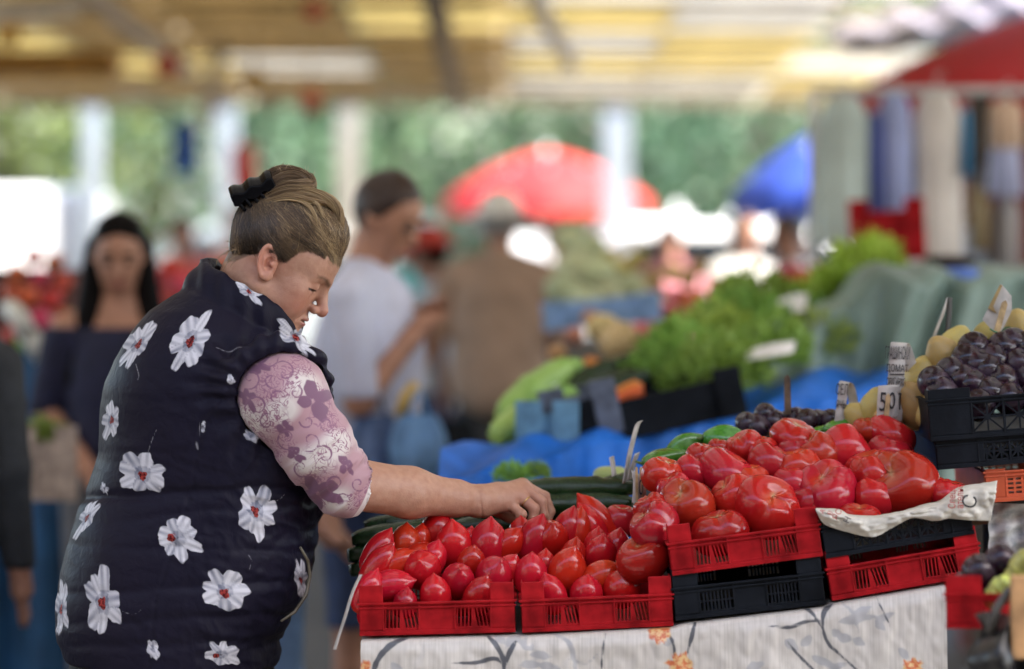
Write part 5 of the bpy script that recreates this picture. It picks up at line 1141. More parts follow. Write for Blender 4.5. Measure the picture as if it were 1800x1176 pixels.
stick((1733, 650), (1768, 528), .26, .25, 11, M_STICK, s8)
for n_, pp_, m_, dy in (('card', [(1727, 562), (1737, 542), (1760, 499), (1778, 520), (1779, 545), (1762, 580), (1752, 590), (1738, 574)], M_CARD, .004), ('fold', [(1737, 542), (1758, 500), (1762, 502), (1746, 538), (1752, 552)], M_KRAFT, .0)):
    mb = MB(); poly = [P(x, y, .262 + dy) for x, y in pp_]; n = len(poly); mb.add(poly + [v + Vector((0, .0012, 0)) for v in poly], [tuple(range(n)), tuple(range(2 * n - 1, n - 1, -1))] + [(i, (i + 1) % n, (i + 1) % n + n, i + n) for i in range(n)])
    q = mb.build(n_, m_); q.parent = s8; q.matrix_parent_inverse = Matrix.Translation(-s8.location)
q = MB().tube([P(1740, 578, .25), P(1748, 583, .248), P(1757, 584, .255)], .0015, 6).build('green_band', mat('green_band', (.03, .2, .09), .5)); q.parent = s8; q.matrix_parent_inverse = Matrix.Translation(-s8.location)
s9 = strip('hanging_tag', [(632, 1010, 0), (618, 1040, -.004), (604, 1085, -.006), (590, 1128, -.01), (586, 1142, -.012)], 5, -.14, M_CARD, wy=-.01); tag(s9, 'narrow white tag hanging off the left corner of the leftmost red crate', 'tag')
# ------------------------------------------------------------------ blue tarpaulin, next stall
M_TARP = mat('blue_tarpaulin', (0.018, 0.125, 0.50), .42, .15, 8, .3, 30, spec=.2)
def tarp_f(u, v):
    px = 770 + u * 820; top = 826 - u * 168 + 6 * math.sin(u * 14) ; Y = .95 + u * 1.3
    p = P(px, top, Y); run = v * 1.0
    if run < .35: return p + Vector((0, .35 - run, .035 * (1 - (run / .35) ** 2) - .02 + .012 * math.sin(u * 31 + v * 11)))
    h = run - .35; return p + Vector((0, -.05 * h - .012 * math.sin(u * 37 + h * 5) * min(1, h * 6) - .01 * math.sin(u * 90 + 3), -h - .02))
tag(MB().grid(tarp_f, 160, 60).build('blue_tarpaulin', M_TARP, smooth=True), 'bright blue tarpaulin draped behind the front stall, rising to the right', 'tarpaulin')
M_GTARP = mat('grey_green_tarpaulin', (0.16, 0.235, 0.205), .5, .15, 6, .3, 30)
def gt(u, v):
    px = 1275 + u * 640; top = float(np.interp(px, [1275, 1300, 1360, 1430, 1490, 1530, 1570, 1700, 1800, 1915], [668, 632, 600, 590, 560, 512, 498, 506, 498, 510])) + 5 * math.sin(u * 40); Y = 2.3 + .5 * u
    p = P(px, top, Y); h = v * .9
    if v < .3: return p + Vector((0, .6 * (.3 - v) / .3, .05 * math.sin(v * 9)))
    return p + Vector((.03 * math.sin(u * 12 + v * 7), -.10 * (v - .3) - .045 * math.sin(u * 26 + 5 * v) - .02 * math.sin(u * 61 + v * 13), -(v - .3) * .85))
tag(MB().grid(gt, 120, 60).build('grey_green_tarpaulin', M_GTARP, smooth=True), 'grey-green tarpaulin heaped over goods behind the yellow pears', 'tarpaulin')

# ------------------------------------------------------------------ produce of the blurred stall
def leafy(seed, n, size, spread, up=1.0, curl=.3):
    r = np.random.default_rng(seed); V = []; F = []
    for i in range(n):
        a = r.uniform(0, 6.28); t = r.random() ** .5; c = np.array([math.cos(a) * t * spread, math.sin(a) * t * spread, r.random() * up * spread * (1.2 - t * .6)])
        d = c + np.array([0, 0, .3 * spread]); d /= np.linalg.norm(d); u = np.cross(d, r.normal(size=3)); u /= np.linalg.norm(u); v = np.cross(d, u); v = v * .6 + d * .6; s = size * r.uniform(.6, 1.3); o = len(V)
        for q, w_, k in ((0, .15, 0), (.5, .5, curl * .4), (1, .12, curl)):
            for sg in (-1, 1): V.append(c + v * q * s + u * sg * w_ * s * .5 + d * k * s)
        F += [(o, o + 1, o + 3, o + 2), (o + 2, o + 3, o + 5, o + 4)]
    return V, F
M_HERB = mat('green_herbs', (0.30, 0.46, 0.085), .55, .3, 9, trans=.4, rnd=.5, col2=(0.17, 0.30, 0.06)); M_LETT = mat('lettuce_leaf', (0.42, 0.62, 0.09), .5, .25, 9, trans=.35, rnd=.25)
HM = [mesh('herb_bunch', *leafy(i, 420, .16, .5, 1.1), M_HERB, False) for i in range(3)]; LM = [mesh('lettuce', *leafy(10 + i, 190, .42, .42, 1.5, .5), M_LETT, True) for i in range(3)]
HB = [(1150, 655, 2.0, 120), (1200, 615, 2.2, 140), (1250, 585, 2.4, 150), (1310, 560, 2.6, 150), (1350, 605, 2.2, 140), (1270, 640, 2.0, 150), (1400, 560, 2.8, 130), (1440, 590, 2.5, 120), (1330, 520, 3.0, 130), (1210, 670, 1.9, 110), (1460, 540, 3.0, 120), (900, 832, .95, 60), (940, 828, .98, 50)]
for i, (x, y, Y, s) in enumerate(HB):
    lb = 'blurred bunch of green herbs ' + (['at the lower left of the herb heap', 'left, second up the slope', 'left of the white price paper', 'near the heap centre', 'beside the white paper', 'low in the middle', 'upper, right of centre', 'right, above the grey-green tarpaulin', 'top of the heap', 'at the bottom by the black crate', 'top right below the lettuce'][i] if i < 11 else ['lying left on the blue tarpaulin above the wrist', 'lying right on the blue tarpaulin above the knuckles'][i - 11])
    tag(link('herb_bunch', HM[i % 3], None, P(x, y + s * .25, Y), (0, 0, i), [S(s, Y)] * 3), lb, 'herbs', 'bunches of green herbs')
for i, (x, y, Y, s) in enumerate([(1518, 480, 3.1, 96), (1490, 520, 3.0, 90), (1430, 540, 3.2, 84), (1400, 555, 3.0, 74), (1585, 490, 3.2, 52), (1538, 452, 3.3, 60), (1290, 530, 3.6, 70)]):
    tag(link('lettuce', LM[i % 3], None, P(x, y + s * .3, Y), (0, 0, i * 2), [S(s, Y)] * 3), 'blurred bright green lettuce ' + ['largest, in front of the red crate', 'below the largest', 'left of the largest', 'lowest left', 'small, right of the red crate front', 'uppermost', 'far, by the red tomatoes'][i], 'lettuce', 'lettuces on the blurred stall')
ZM = [cucumber_mesh(30 + i, mat('pale_zucchini_skin', (0.20, 0.36, 0.07), .4, .2, 10, rnd=.4, col2=(.28, .44, .12)), .10, .03) for i in range(2)]
for i, (a, e, Y, wpx) in enumerate([((880, 738), (1000, 640), 1.7, 62), ((905, 760), (1010, 690), 1.6, 56), ((870, 770), (960, 720), 1.55, 60), ((940, 672), (1020, 640), 1.9, 40)]):
    lay('zucchini', ZM[i % 2], a, e, Y, Y + .1, wpx, 'blurred pale green zucchini ' + ['largest, pointing up right', 'below the largest', 'lowest left', 'small at the back'][i], 'zucchini', 'pale zucchini', fat=.10)
for i, (a, e, Y) in enumerate([((960, 710), (1080, 640), 1.9), ((990, 715), (1120, 655), 1.85), ((1010, 690), (1130, 625), 2.0), ((950, 740), (1060, 690), 1.8), ((1040, 700), (1140, 660), 1.8)]):
    lay('dark_zucchini', CM[i % 3], a, e, Y, Y + .1, 44, 'blurred dark green zucchini ' + ['first from the left', 'in the middle', 'highest', 'lowest', 'nearest the carrots'][i], 'zucchini', 'dark zucchini')
M_CAR = mat('carrot_skin', (0.62, 0.15, 0.02), .5, .15, 20, rnd=.3)
cm = MB().tube([(-.5, 0, 0), (-.2, .01, 0), (.2, 0, 0), (.42, 0, 0), (.5, 0, 0)], [.012, .055, .085, .09, .03], 12).me('carrot', M_CAR, True)
for i, (a, e) in enumerate([((1045, 718), (1128, 684)), ((1048, 704), (1124, 674)), ((1055, 728), (1132, 700)), ((1070, 700), (1130, 678)), ((1062, 715), (1130, 690)), ((1045, 728), (1118, 712))]):
    lay('carrot', cm, a, e, 1.55 + i * .02, 1.6 + i * .02, 20, 'blurred orange carrot ' + ['with its tip furthest left', 'uppermost', 'lower right', 'upper right', 'in the middle of the bunch', 'lowest'][i], 'carrot', 'carrot bunch', fat=.09)
M_CAB = mat('pale_cabbage', (0.50, 0.56, 0.36), .6, .15, 5, rnd=.4, col2=(.42, .50, .26)); M_MEL = mat('melon_skin', (0.62, 0.46, 0.22), .5, .15, 10, rnd=.3); M_RTOM = mat('far_tomato', (0.50, 0.035, 0.025), .3, .1, 5, rnd=.5); M_BLUSH = mat('blush_peach', (.60, .26, .16), .5, .2, 6, rnd=.6)
ball = [beef_mesh(100 + i, False) for i in range(2)]
def balls(name, m, lst, label, words, cat, group):
    ms = [b_.copy() for b_ in ball]
    for q in ms: q.materials.clear(); q.materials.append(m)
    for i, (x, y, Y, s) in enumerate(lst): put(name, ms[i % 2], x, y, Y, s, s, i * 37 % 60 - 30, 10, i, label + ' ' + words[i], cat, group, zh=.85)
balls('melon', M_MEL, [(1088, 600, 2.6, 76), (1060, 575, 2.9, 56)], 'blurred yellow melon', ['in front, above the dark zucchini', 'behind the front one'], 'melon', None)
balls('cabbage', M_CAB, [(1010, 470, 5.0, 70), (1050, 480, 5.0, 70), (1035, 440, 5.4, 64), (990, 510, 4.6, 66), (1075, 520, 4.6, 60), (1000, 420, 5.8, 56), (1140, 530, 4.2, 54), (1110, 500, 4.6, 50), (1030, 530, 4.4, 60)], 'blurred pale cabbage', ['left of the heap', 'at the heap centre', 'upper centre', 'lower left', 'right of centre', 'topmost', 'far right low', 'far right high', 'bottom centre'], 'cabbage', 'cabbages by the brown-vested man')
balls('tomato', M_RTOM, [(1150, 545, 4.0, 36), (1180, 552, 3.8, 40), (1205, 530, 4.0, 42), (1225, 522, 4.1, 38), (1190, 520, 4.3, 34), (1160, 520, 4.4, 34), (1215, 555, 3.7, 36), (1240, 540, 3.9, 34), (1130, 560, 4.0, 32), (1360, 488, 4.4, 34), (1385, 478, 4.5, 34), (1410, 484, 4.4, 36), (1435, 478, 4.4, 34), (1375, 500, 4.2, 30)], 'blurred far red tomato', ['left of the far heap', 'front centre of the far heap', 'centre of the far heap', 'upper right of the far heap', 'upper centre of the far heap', 'upper left of the far heap', 'front right of the far heap', 'rightmost of the left heap', 'leftmost', 'left in the red row by the lettuce', 'second in the red row', 'third in the red row', 'last in the red row by the lettuce', 'below the red row'], 'tomato', 'far red tomatoes')
balls('peach', M_BLUSH, [(1260, 500, 4.6, 34), (1285, 492, 4.7, 34), (1300, 512, 4.4, 34), (1275, 520, 4.3, 32), (1320, 492, 4.7, 32), (1010, 590, 3.2, 36), (1040, 560, 3.6, 36), (980, 620, 2.8, 34), (1150, 590, 3.0, 34), (1125, 580, 3.2, 34)], 'blurred pink peach', ['left of the small heap', 'top of the small heap', 'front of the small heap', 'lowest of the small heap', 'right of the small heap', 'by the brown-vested man, middle', 'by the brown-vested man, upper', 'by the brown-vested man, lower', 'right of the melon', 'just right of the melon, higher'], 'peach', 'pink peaches')
balls('orange', mat('orange_peel', (.66, .24, .03), .5, .1, 8, rnd=.4), [(1105, 640, 2.3, 34), (1135, 628, 2.4, 34), (1120, 655, 2.2, 32), (1010, 655, 2.3, 30), (1165, 600, 2.8, 32), (1195, 585, 2.9, 32), (1040, 640, 2.4, 30), (1180, 615, 2.6, 32)], 'blurred orange', ['above the dark zucchini', 'right of the melon, low', 'beside the carrots', 'left by the pale zucchini', 'below the far tomatoes', 'highest, near the herbs', 'left of the melon, low', 'at the herb heap edge'], 'orange', 'oranges on the blurred stall')
balls('onion', mat('yellow_onion_skin', (.55, .40, .12), .5, .15, 8, rnd=.5), [(1095, 470, 5.2, 38), (1070, 450, 5.4, 36), (1120, 455, 5.2, 36), (1150, 490, 4.8, 36), (1210, 490, 4.8, 36), (1230, 470, 5.0, 34), (1185, 480, 4.9, 36)], 'blurred yellow onion', ['behind the cabbages', 'leftmost of the far onions', 'upper middle', 'middle', 'right of the far tomatoes', 'rightmost', 'above the far tomatoes'], 'onion', 'onions at the back of the blurred stall')
def box_at(name, m, px, py, Y, w_, h_, d_, rot, label, cat, group=None):
    o = MB().box(-w_ / 2, w_ / 2, 0, d_, 0, h_).build(name, m, None, False, .01, loc=P(px, py, Y), rot=(0, 0, rot)); return tag(o, label, cat, group)
def open_box(name, m, px, py, Y, w_, h_, d_, rx, rz, label, cat, group=None):
    o = empty(name, P(px, py, Y), (rx, rz, 0), label, cat, group); t = .012
    MB().box(-w_ / 2, w_ / 2, 0, t, 0, h_).build('front_panel', m, o); MB().box(-w_ / 2, w_ / 2, d_ - t, d_, 0, h_).build('back_panel', m, o)
    MB().box(-w_ / 2, -w_ / 2 + t, t, d_ - t, 0, h_).build('side_panel', m, o); MB().box(w_ / 2 - t, w_ / 2, t, d_ - t, 0, h_).build('side_panel', m, o); MB().box(-w_ / 2 + t, w_ / 2 - t, t, d_ - t, 0, t).build('base', m, o)
    for sx_ in (-1, 1): MB().box(sx_ * w_ / 2 - .03, sx_ * w_ / 2 + .03, -.012, -.001, 0, h_ * 1.25).build('corner_post', m, o)
    return o
open_box('produce_crate', M_BLACK, 1165, 760, 1.5, .34, .09, .4, 0, -.22, 'blurred black crate tilted under the herb bunches', 'crate')
open_box('produce_crate', mat('light_blue_box', (.12, .26, .38), .5, .15), 962, 816, 1.45, .085, .115, .25, 0, 0, 'blurred light blue box left of the carrots', 'crate')
open_box('produce_crate', mat('slate_box', (.10, .12, .17), .5, .2), 1030, 770, 1.5, .12, .10, .3, 0, -.2, 'blurred slate-coloured crate between the blue box and the carrots', 'crate')
open_box('produce_crate', M_RED, 1562, 458, 3.6, .17, .15, .2, 0, -.05, 'blurred red crate standing behind the lettuce', 'crate')
open_box('produce_crate', mat('pale_blue_tray', (.25, .42, .72), .5, .15), 1060, 572, 3.6, .30, .07, .3, 0, -.1, 'blurred pale blue tray in front of the cabbages', 'crate')
M_WHITE = mat('white_paper', (0.80, 0.80, 0.80), .7, .04)
for i, (x, y, w_, h_, Y) in enumerate([(1352, 634, 84, 22, 1.9), (1385, 560, 60, 34, 2.7), (960, 690, 40, 40, 1.75)]):
    tag(MB().grid(lambda u, v: P(x + (u - .5) * w_ + 8 * v, y - v * h_ * (1 - .4 * abs(u - .6)) - u * 14, Y) + Vector((0, .05 * v + .01 * math.sin(u * 6), 0)), 6, 4).build('price_paper', M_WHITE, smooth=True), ['white price paper on the grey-green tarpaulin edge', 'white price paper in the herbs below the lettuce', 'white paper among the pale zucchini'][i], 'paper')
box_at('wicker_basket', mat('dark_wicker', (.03, .02, .018), .8, .3), 1680, 500, 3.0, .12, .08, .2, 0, 'blurred dark bundle in front of the hanging clothes', 'bundle').name = 'cloth_bundle'
put('blue_cloth', ball[0], 1690, 488, 2.75, 80, 44, 0, 0, 0, 'rolled blue cloth lying on the grey-green tarpaulin', 'cloth', None, zh=.8); bc = COL.objects['blue_cloth']; bc.data = bc.data.copy(); bc.data.materials[0] = mat('blue_cloth', (.10, .20, .62), .8, .2)
# tables under the blurred stall
def flat_table(x0, x1, y0, y1, z, label):
    o = empty('market_table', ((x0 + x1) / 2, y0, 0), None, label, 'table'); h = (x1 - x0) / 2; d_ = y1 - y0
    MB().box(-h, h, 0, d_, z - .03, z).build('table_top', M_DWOOD, o)
    MB().grid(lambda u, v: (-h + 2 * h * u, -.012 - .01 * math.sin(u * 40) * v, z - .002 - (z - .1) * v), 40, 6).build('table_skirt', mat('dark_stall_cloth', (.03, .04, .045), .8, .3), o, True)
    for x in (-h + .05, h - .05):
        for y in (.05, d_ - .05): MB().box(x - .025, x + .025, y - .025, y + .025, 0, z - .031).build('leg', M_WOOD, o)
def table(name, m, p0, p1, Y0, Y1, depth, label, cloth=None):
    a, e = P(*p0, Y0), P(*p1, Y1); n = (e - a); n.z = 0; L = n.length; yaw = math.atan2(n.y, n.x); o = empty(name, (a.x, a.y, 0), (0, 0, yaw), label, 'table')
    z0, z1 = a.z, e.z; MB().prism([(0, z0 - .03), (L, z1 - .03), (L, z1), (0, z0)], 0, depth).build('table_top', m, o)
    for x in (.05, L - .05):
        for y in (.05, depth - .05): MB().box(x - .025, x + .025, y - .025, y + .025, 0, min(z0, z1) - .03).build('leg', M_WOOD, o)
    return o
flat_table(-.02, .95, 1.5, 2.9, 1.02, 'wooden market table under the blurred vegetables')
flat_table(.16, 1.25, 3.5, 5.6, 1.16, 'long wooden table further back under cabbages and tomatoes')

# ------------------------------------------------------------------ left stall with blue cover
M_BLUEC = mat('blue_stall_cover', (0.018, 0.085, 0.20), .7, .2, 6, .3, 30)
def lc(u, v):
    p = P(-160 + u * 420, 622 - 4 * u, 3.6); run = v * 1.6
    if run < .5: return p + Vector((0, .5 - run, 0))
    return p + Vector((0, -.03 * math.sin(u * 25) * min(1, (run - .5) * 4), -(run - .5) * .98))
tag(MB().grid(lc, 60, 30).build('stall_cover', M_BLUEC, smooth=True), 'deep blue cover hanging over the far left stall', 'stall cover')
table('market_table', M_WOOD, (-160, 626), (255, 620), 3.62, 3.62, .9, 'market table under the deep blue cover at left')
balls('tomato', M_RTOM, [(20, 590, 3.9, 40), (60, 600, 3.9, 40), (95, 590, 4.0, 38), (30, 555, 4.1, 40), (70, 560, 4.1, 40), (110, 560, 4.2, 36), (50, 520, 4.3, 38), (90, 525, 4.3, 38), (20, 515, 4.3, 36), (70, 488, 4.5, 36), (110, 495, 4.5, 36), (30, 480, 4.5, 36), (95, 460, 4.7, 34), (60, 452, 4.7, 34), (300, 470, 4.8, 40), (320, 500, 4.7, 40), (280, 490, 4.8, 36)], 'blurred red fruit on the left stall', ['lowest left', 'lowest second', 'lowest third', 'second row left', 'second row middle', 'second row right', 'third row middle', 'third row right', 'third row left', 'fourth row middle', 'fourth row right', 'fourth row left', 'top right', 'top left', 'behind the long-haired girl, high', 'behind the long-haired girl, right', 'behind the long-haired girl, low'], 'fruit', 'red fruit on the left stall')
for i, (x, y) in enumerate([(100, 610), (130, 580), (140, 615), (60, 618)]):
    tag(link('herb_bunch', HM[i % 3], None, P(x, y + 14, 3.75), (0, 0, i), [S(70, 3.75)] * 3), 'blurred dark greens on the left stall ' + ['in the middle', 'above the middle', 'right end', 'left end'][i], 'herbs', 'greens on the left stall')
tag(MB().box(-.45, .30, 0, .03, .95, 1.42).build('stall_backboard', mat('dark_red_board', (.10, .035, .028), .8, .4, 6), loc=(P(30, 0, 5.4).x, 5.4, 0)), 'dark red-brown board behind the red fruit on the left stall', 'board')
open_box('shopping_bag', mat('cream_bag', (.45, .36, .30), .7, .2), 80, 880, 2.6, .11, .16, .1, 0, .0, 'cream shopping bag with vegetables beside the dark figure at left', 'bag')
tag(link('herb_bunch', HM[1], None, P(78, 775, 2.65), None, [S(70, 2.65)] * 3), 'greens sticking out of the cream bag at left', 'herbs')
for i, (x, y) in enumerate([(35, 560), (60, 600)]):
    tag(MB().tube([P(x - 20, y - 20, 3.55), P(x, y, 3.5), P(x + 16, y + 30, 3.5)], .03, 8).build('white_leek', mat('white_leek', (.6, .6, .55), .5), smooth=True), 'blurred white leek on the left stall, ' + ['upper', 'lower'][i], 'leek')

# ------------------------------------------------------------------ people in the background
def figure(label, px, Y, H, yaw, skin, shirt, trous, hairc, arms, hpitch=0.0, hyaw=0.0, long_hair=False, hat=None, shorts=False, sleeve='short', vest_c=None, build=1.0, lean=0.0, res=.015, neckline=1.50):
    """a standing person: local x forward, y left, z up, 1.75 m tall before scaling; arms = ((elbow, wrist) right, left)"""
    X = P(px, 0, Y).x; o_loc = Vector((X, Y, 0)); sc = H / 1.75
    neck = np.array([lean * .5, 0, 1.47]); cp, sp = math.cos(hpitch), math.sin(hpitch); cy_, sy_ = math.cos(hyaw), math.sin(hyaw)
    def hl(p):
        q = p - neck; q = np.stack([q[:, 0] * cy_ + q[:, 1] * sy_, -q[:, 0] * sy_ + q[:, 1] * cy_, q[:, 2]], 1)
        return np.stack([q[:, 0] * cp - q[:, 2] * sp, q[:, 1], q[:, 0] * sp + q[:, 2] * cp], 1)
    def head(p):
        q = hl(p); M3 = np.stack([q[:, 0], np.abs(q[:, 1]), q[:, 2]], 1)
        d = d_ell(q, (.0, 0, .175), (.096, .075, .098)); d = smin(d, d_ell(q, (.028, 0, .11), (.062, .058, .082)), .03); d = smin(d, d_cone(q, (.088, 0, .150), (.108, 0, .118), .008, .012), .012)
        d = smax(d, -d_sph(M3, (.098, .032, .15), .014), .012); d = smin(d, d_ell(M3, (-.005, .078, .14), (.02, .008, .032)), .006); d = smin(d, d_ell(q, (.083, 0, .078), (.012, .022, .007)), .008)
        return d
    sh = [np.array([lean * .45, s * .185 * build, 1.375]) for s in (-1, 1)]
    def torso(p, g=0.0):
        q = p.copy(); q[:, 0] -= np.clip((p[:, 2] - .95) * lean, -.1, .3)
        d = d_ell(q, (0, 0, .96), (.125 * build + g, .165 * build + g, .16 + g)); d = smin(d, d_ell(q, (.008, 0, 1.20), (.128 * build + g, .168 * build + g, .25 + g)), .08)
        for s in (-1, 1): d = smin(d, d_cone(q, (-.012, 0, 1.455), (-.01, s * .155 * build, 1.385), .045 + g, .055 + g), .04)
        return d
    def legs(p, g=0.0):
        d = None
        for s in (-1, 1):
            e = smin(d_cone(p, (0, s * .085, .90), (.01, s * .095, .49), .085 + g, .056 + g), d_cone(p, (.01, s * .095, .49), (-.02, s * .10, .09), .054 + g, .040 + g * .9), .03); d = e if d is None else smin(d, e, .01)
        return d
    def arm(p, g=0.0, part='all'):
        d = None
        for s_, (el, wr) in zip(sh, arms):
            el = np.array(el); wr = np.array(wr); e = d_cone(p, s_, el, .050 + g, .040 + g)
            if part != 'upper': e = smin(e, d_cone(p, el, wr, .038 + g, .027 + g), .02)
            if part == 'all':
                dv = (wr - el) / np.linalg.norm(wr - el); sd = np.cross(dv, [0, 0, 1.0]) if abs(dv[2]) < .9 else np.array([1.0, 0, 0]); sd /= np.linalg.norm(sd)
                e = smin(e, d_cone(p, wr, wr + dv * .07, .028, .03), .015)
                for k in range(4): e = smin(e, d_cone(p, wr + dv * .07 + sd * (k - 1.5) * .017, wr + dv * (.15 - .008 * abs(k - 1.4)) + sd * (k - 1.5) * .018 + np.array([.01, 0, -.02]), .0105, .009), .004)
                e = smin(e, d_cone(p, wr + dv * .02 + sd * .02, wr + dv * .085 + sd * .05, .012, .01), .008)
            d = e if d is None else np.minimum(d, e)
        return d
    def feet(p):
        return np.minimum(*[d_cone(p, (-.03, s * .10, .05), (.15, s * .115, .035), .045, .032) for s in (-1, 1)])
    def full(p):
        d = smin(head(p), d_cone(p, (lean * .45 - .01, 0, 1.38), neck + np.array([0, 0, .06]), .062, .052), .03); d = smin(d, torso(p), .04); d = smin(d, legs(p), .04); d = smin(d, arm(p), .02); return smin(d, feet(p), .02)
    rg_ = max(.5, max(abs(np.array([e for a in arms for e in a])[:, :2]).max() + .2, .36))
    xs_, ys_, zs_ = span((-.36, rg_, res)), span((-rg_, rg_, res)), span((-.02, 1.82, res))
    def mk(nm, f, m, par, z0=-.02, z1=1.82):
        V, F, _ = sdf_mesh(f, xs_, ys_, span((z0, z1, res))); return link(nm, mesh(nm, V, F, m), par)
    V, F, _ = sdf_mesh(full, xs_, ys_, zs_)
    o = link('person', mesh('person', V, F, skin), None, o_loc, (0, 0, yaw), (sc, sc, sc)); tag(o, label, 'person')
    sl_ = 'upper' if sleeve == 'short' else 'fore'
    sm_ = mk('shirt', lambda p: smax(smin(torso(p, .014), smax(arm(p, .016, sl_), 1.12 - p[:, 2] if sleeve == 'short' else p[:, 2] * 0 - 1, .01), .02) if sleeve != 'none' else torso(p, .014), smax(.86 - p[:, 2], p[:, 2] - neckline, .01), .01), shirt, o, .8, 1.55)
    if vest_c is not None: mk('vest', lambda p: smax(torso(p, .03), smax(.80 - p[:, 2], p[:, 2] - 1.52, .01), .02), vest_c, o, .7, 1.55)
    mk('trousers', lambda p: smax(smin(legs(p, .016), d_ell(p, (0, 0, .95), (.137 * build, .178 * build, .15)), .03), smax((.48 if shorts else .06) - p[:, 2], p[:, 2] - .98, .01), .01), trous, o, -.02, 1.05)
    def hairf(p):
        q = hl(p); d = d_ell(q, (-.010, 0, .182), (.102, .084, .104)); cut = np.interp(q[:, 0], [-.12, -.05, 0, .03, .06, .11], [.06, .08, .12, .17, .215, .23])
        d = smax(d, cut - q[:, 2], .01)
        if long_hair:
            for s in (-1, 1): d = smin(d, d_cone(p, neck + np.array([-.01, s * .066, .17]), neck + np.array([.03, s * .115, -.24]), .04, .055), .03)
            d = smin(d, d_cone(p, neck + np.array([-.06, 0, .18]), neck + np.array([-.10, 0, -.24]), .06, .08), .03)
        return d
    mk('hair', hairf, hairc, o, 1.1 if long_hair else 1.4, 1.82)
    if hat is not None:
        def hatf(p):
            q = hl(p); d = smax(d_ell(q, (-.005, 0, .20), (.112, .095, .105)), .195 - q[:, 2], .01); r_ = np.sqrt((q[:, 0] / 1.1) ** 2 + q[:, 1] ** 2)
            return smin(d, np.maximum(np.abs(q[:, 2] - .195 + (r_ - .1) * .35) - .006, r_ - .155), .012)
        mk('hat', hatf, hat, o, 1.45, 1.86)
    for nm, c_, r_, mm in (('eye', (.088, -.032, .148), (.012, .017, .010), M_EYE), ('eye', (.088, .032, .148), (.012, .017, .010), M_EYE), ('eyebrow', (.092, -.033, .172), (.010, .022, .005), hairc), ('eyebrow', (.092, .033, .172), (.010, .022, .005), hairc), ('mouth', (.090, 0, .078), (.010, .026, .007), M_LIP)):
        q = np.array(c_); q = np.array([q[0] * cp + q[2] * sp, q[1], -q[0] * sp + q[2] * cp]); q = np.array([q[0] * cy_ - q[1] * sy_, q[0] * sy_ + q[1] * cy_, q[2]]) + neck
        eo = MB().lathe([(.05, -1), (.7, -.7), (1, 0), (.7, .7), (.05, 1)], 10).build(nm, mm, o, True); eo.location = q; eo.scale = r_; eo.rotation_euler = (0, hpitch, hyaw)
    shoe = mk('shoes', lambda p: smax(feet(p) - .008, .004 - p[:, 2], .004), mat('dark_shoe', (.03, .028, .026), .6), o, -.02, .15); shoe.name = 'footwear'
    return o
SK = mat('tanned_skin', (0.40, 0.20, 0.13), .5, .1, 20); SK2 = mat('dark_tanned_skin', (0.27, 0.13, 0.085), .5, .1, 20)
HBK = mat('black_hair', (0.006, 0.005, 0.005), .5, .2, 60, spec=.1); HBR = mat('brown_hair', (0.035, 0.018, 0.013), .5, .2, 60); HGY = mat('grey_hair', (.3, .3, .3), .6)
down = (((.0, -.25, 1.12), (.05, -.26, .87)), ((.0, .25, 1.12), (.05, .26, .87)))
fwd = (((.07, -.24, 1.11), (.17, -.10, 1.27)), ((.07, .24, 1.11), (.17, .07, 1.30)))
M_EYE = mat('dark_eye', (.02, .015, .012), .3); M_LIP = mat('lips', (.30, .09, .08), .5)
JEAN = mat('light_jeans', (.16, .26, .42), .8, .2, 14); DKJ = mat('dark_shorts', (.03, .05, .12), .8, .2, 14)
figure('blurred man in a pale lavender polo shirt looking down at his hands', 634, 3.0, 1.76, math.radians(-14), SK, mat('pale_polo', (.52, .54, .68), .8, .06, 8), DKJ, HBR, fwd, .38, -.2, shorts=True, build=1.12, lean=.05)
figure('blurred person in a pale pink top and light jeans behind the woman', 478, 2.2, 1.60, math.radians(4), SK, mat('pale_pink_top', (.62, .47, .44), .8, .08, 8), JEAN, HBR, (((-.05, -.24, 1.12), (.12, -.2, .95)), ((-.05, .24, 1.12), (.12, .2, .95))), .3)
figure('blurred man in a brown vest and pale hat standing with his back turned', 878, 6.8, 1.70, math.radians(84), SK, mat('tan_shirt', (.36, .22, .15), .8, .1, 8), mat('dark_grey_trousers', (.03, .03, .03), .8, .2), HGY, (((-.02, -.27, 1.12), (.16, -.28, .93)), ((-.02, .27, 1.12), (.14, .26, .92))), .08, hat=mat('pale_hat', (.84, .84, .80), .8, .1, 10), sleeve='short', vest_c=mat('brown_vest', (.36, .25, .185), .85, .12, 9), build=1.14)
figure('blurred young woman with long black hair in a navy top facing the camera at left', 210, 3.3, 1.635, math.radians(-84), SK, mat('navy_top', (.008, .009, .035), .8, .15), mat('grey_skirt', (.10, .10, .11), .8), HBK, (((-.02, -.23, 1.13), (.14, -.12, 1.0)), ((-.02, .23, 1.13), (.14, .12, 1.0))), .25, long_hair=True, build=.92, neckline=1.39)
figure('blurred dark-clothed figure cut off by the left picture edge', -150, 1.7, 1.62, math.radians(80), SK2, mat('charcoal_jacket', (.014, .016, .02), .8, .2), mat('charcoal_trousers', (.02, .022, .025), .8, .2), HBK, down, .1, sleeve='long', build=1.2)
figure('blurred person with a red cap behind the man in the polo shirt', 762, 7.4, 1.55, math.radians(150), SK2, mat('pale_blue_shirt', (.40, .50, .60), .8, .1), DKJ, HBK, down, .15, hat=mat('red_cap', (.55, .06, .04), .7), res=.022)
figure('blurred distant shopper in white near the lettuce', 1394, 9.0, 1.62, math.radians(200), SK, mat('white_shirt', (.75, .75, .78), .8, .05), DKJ, HBR, fwd, .2, res=.022)
figure('blurred distant shopper in grey left of the one in white', 1306, 10.5, 1.62, math.radians(-60), SK, mat('grey_shirt', (.34, .33, .31), .8, .1), DKJ, HBR, down, .1, res=.022)
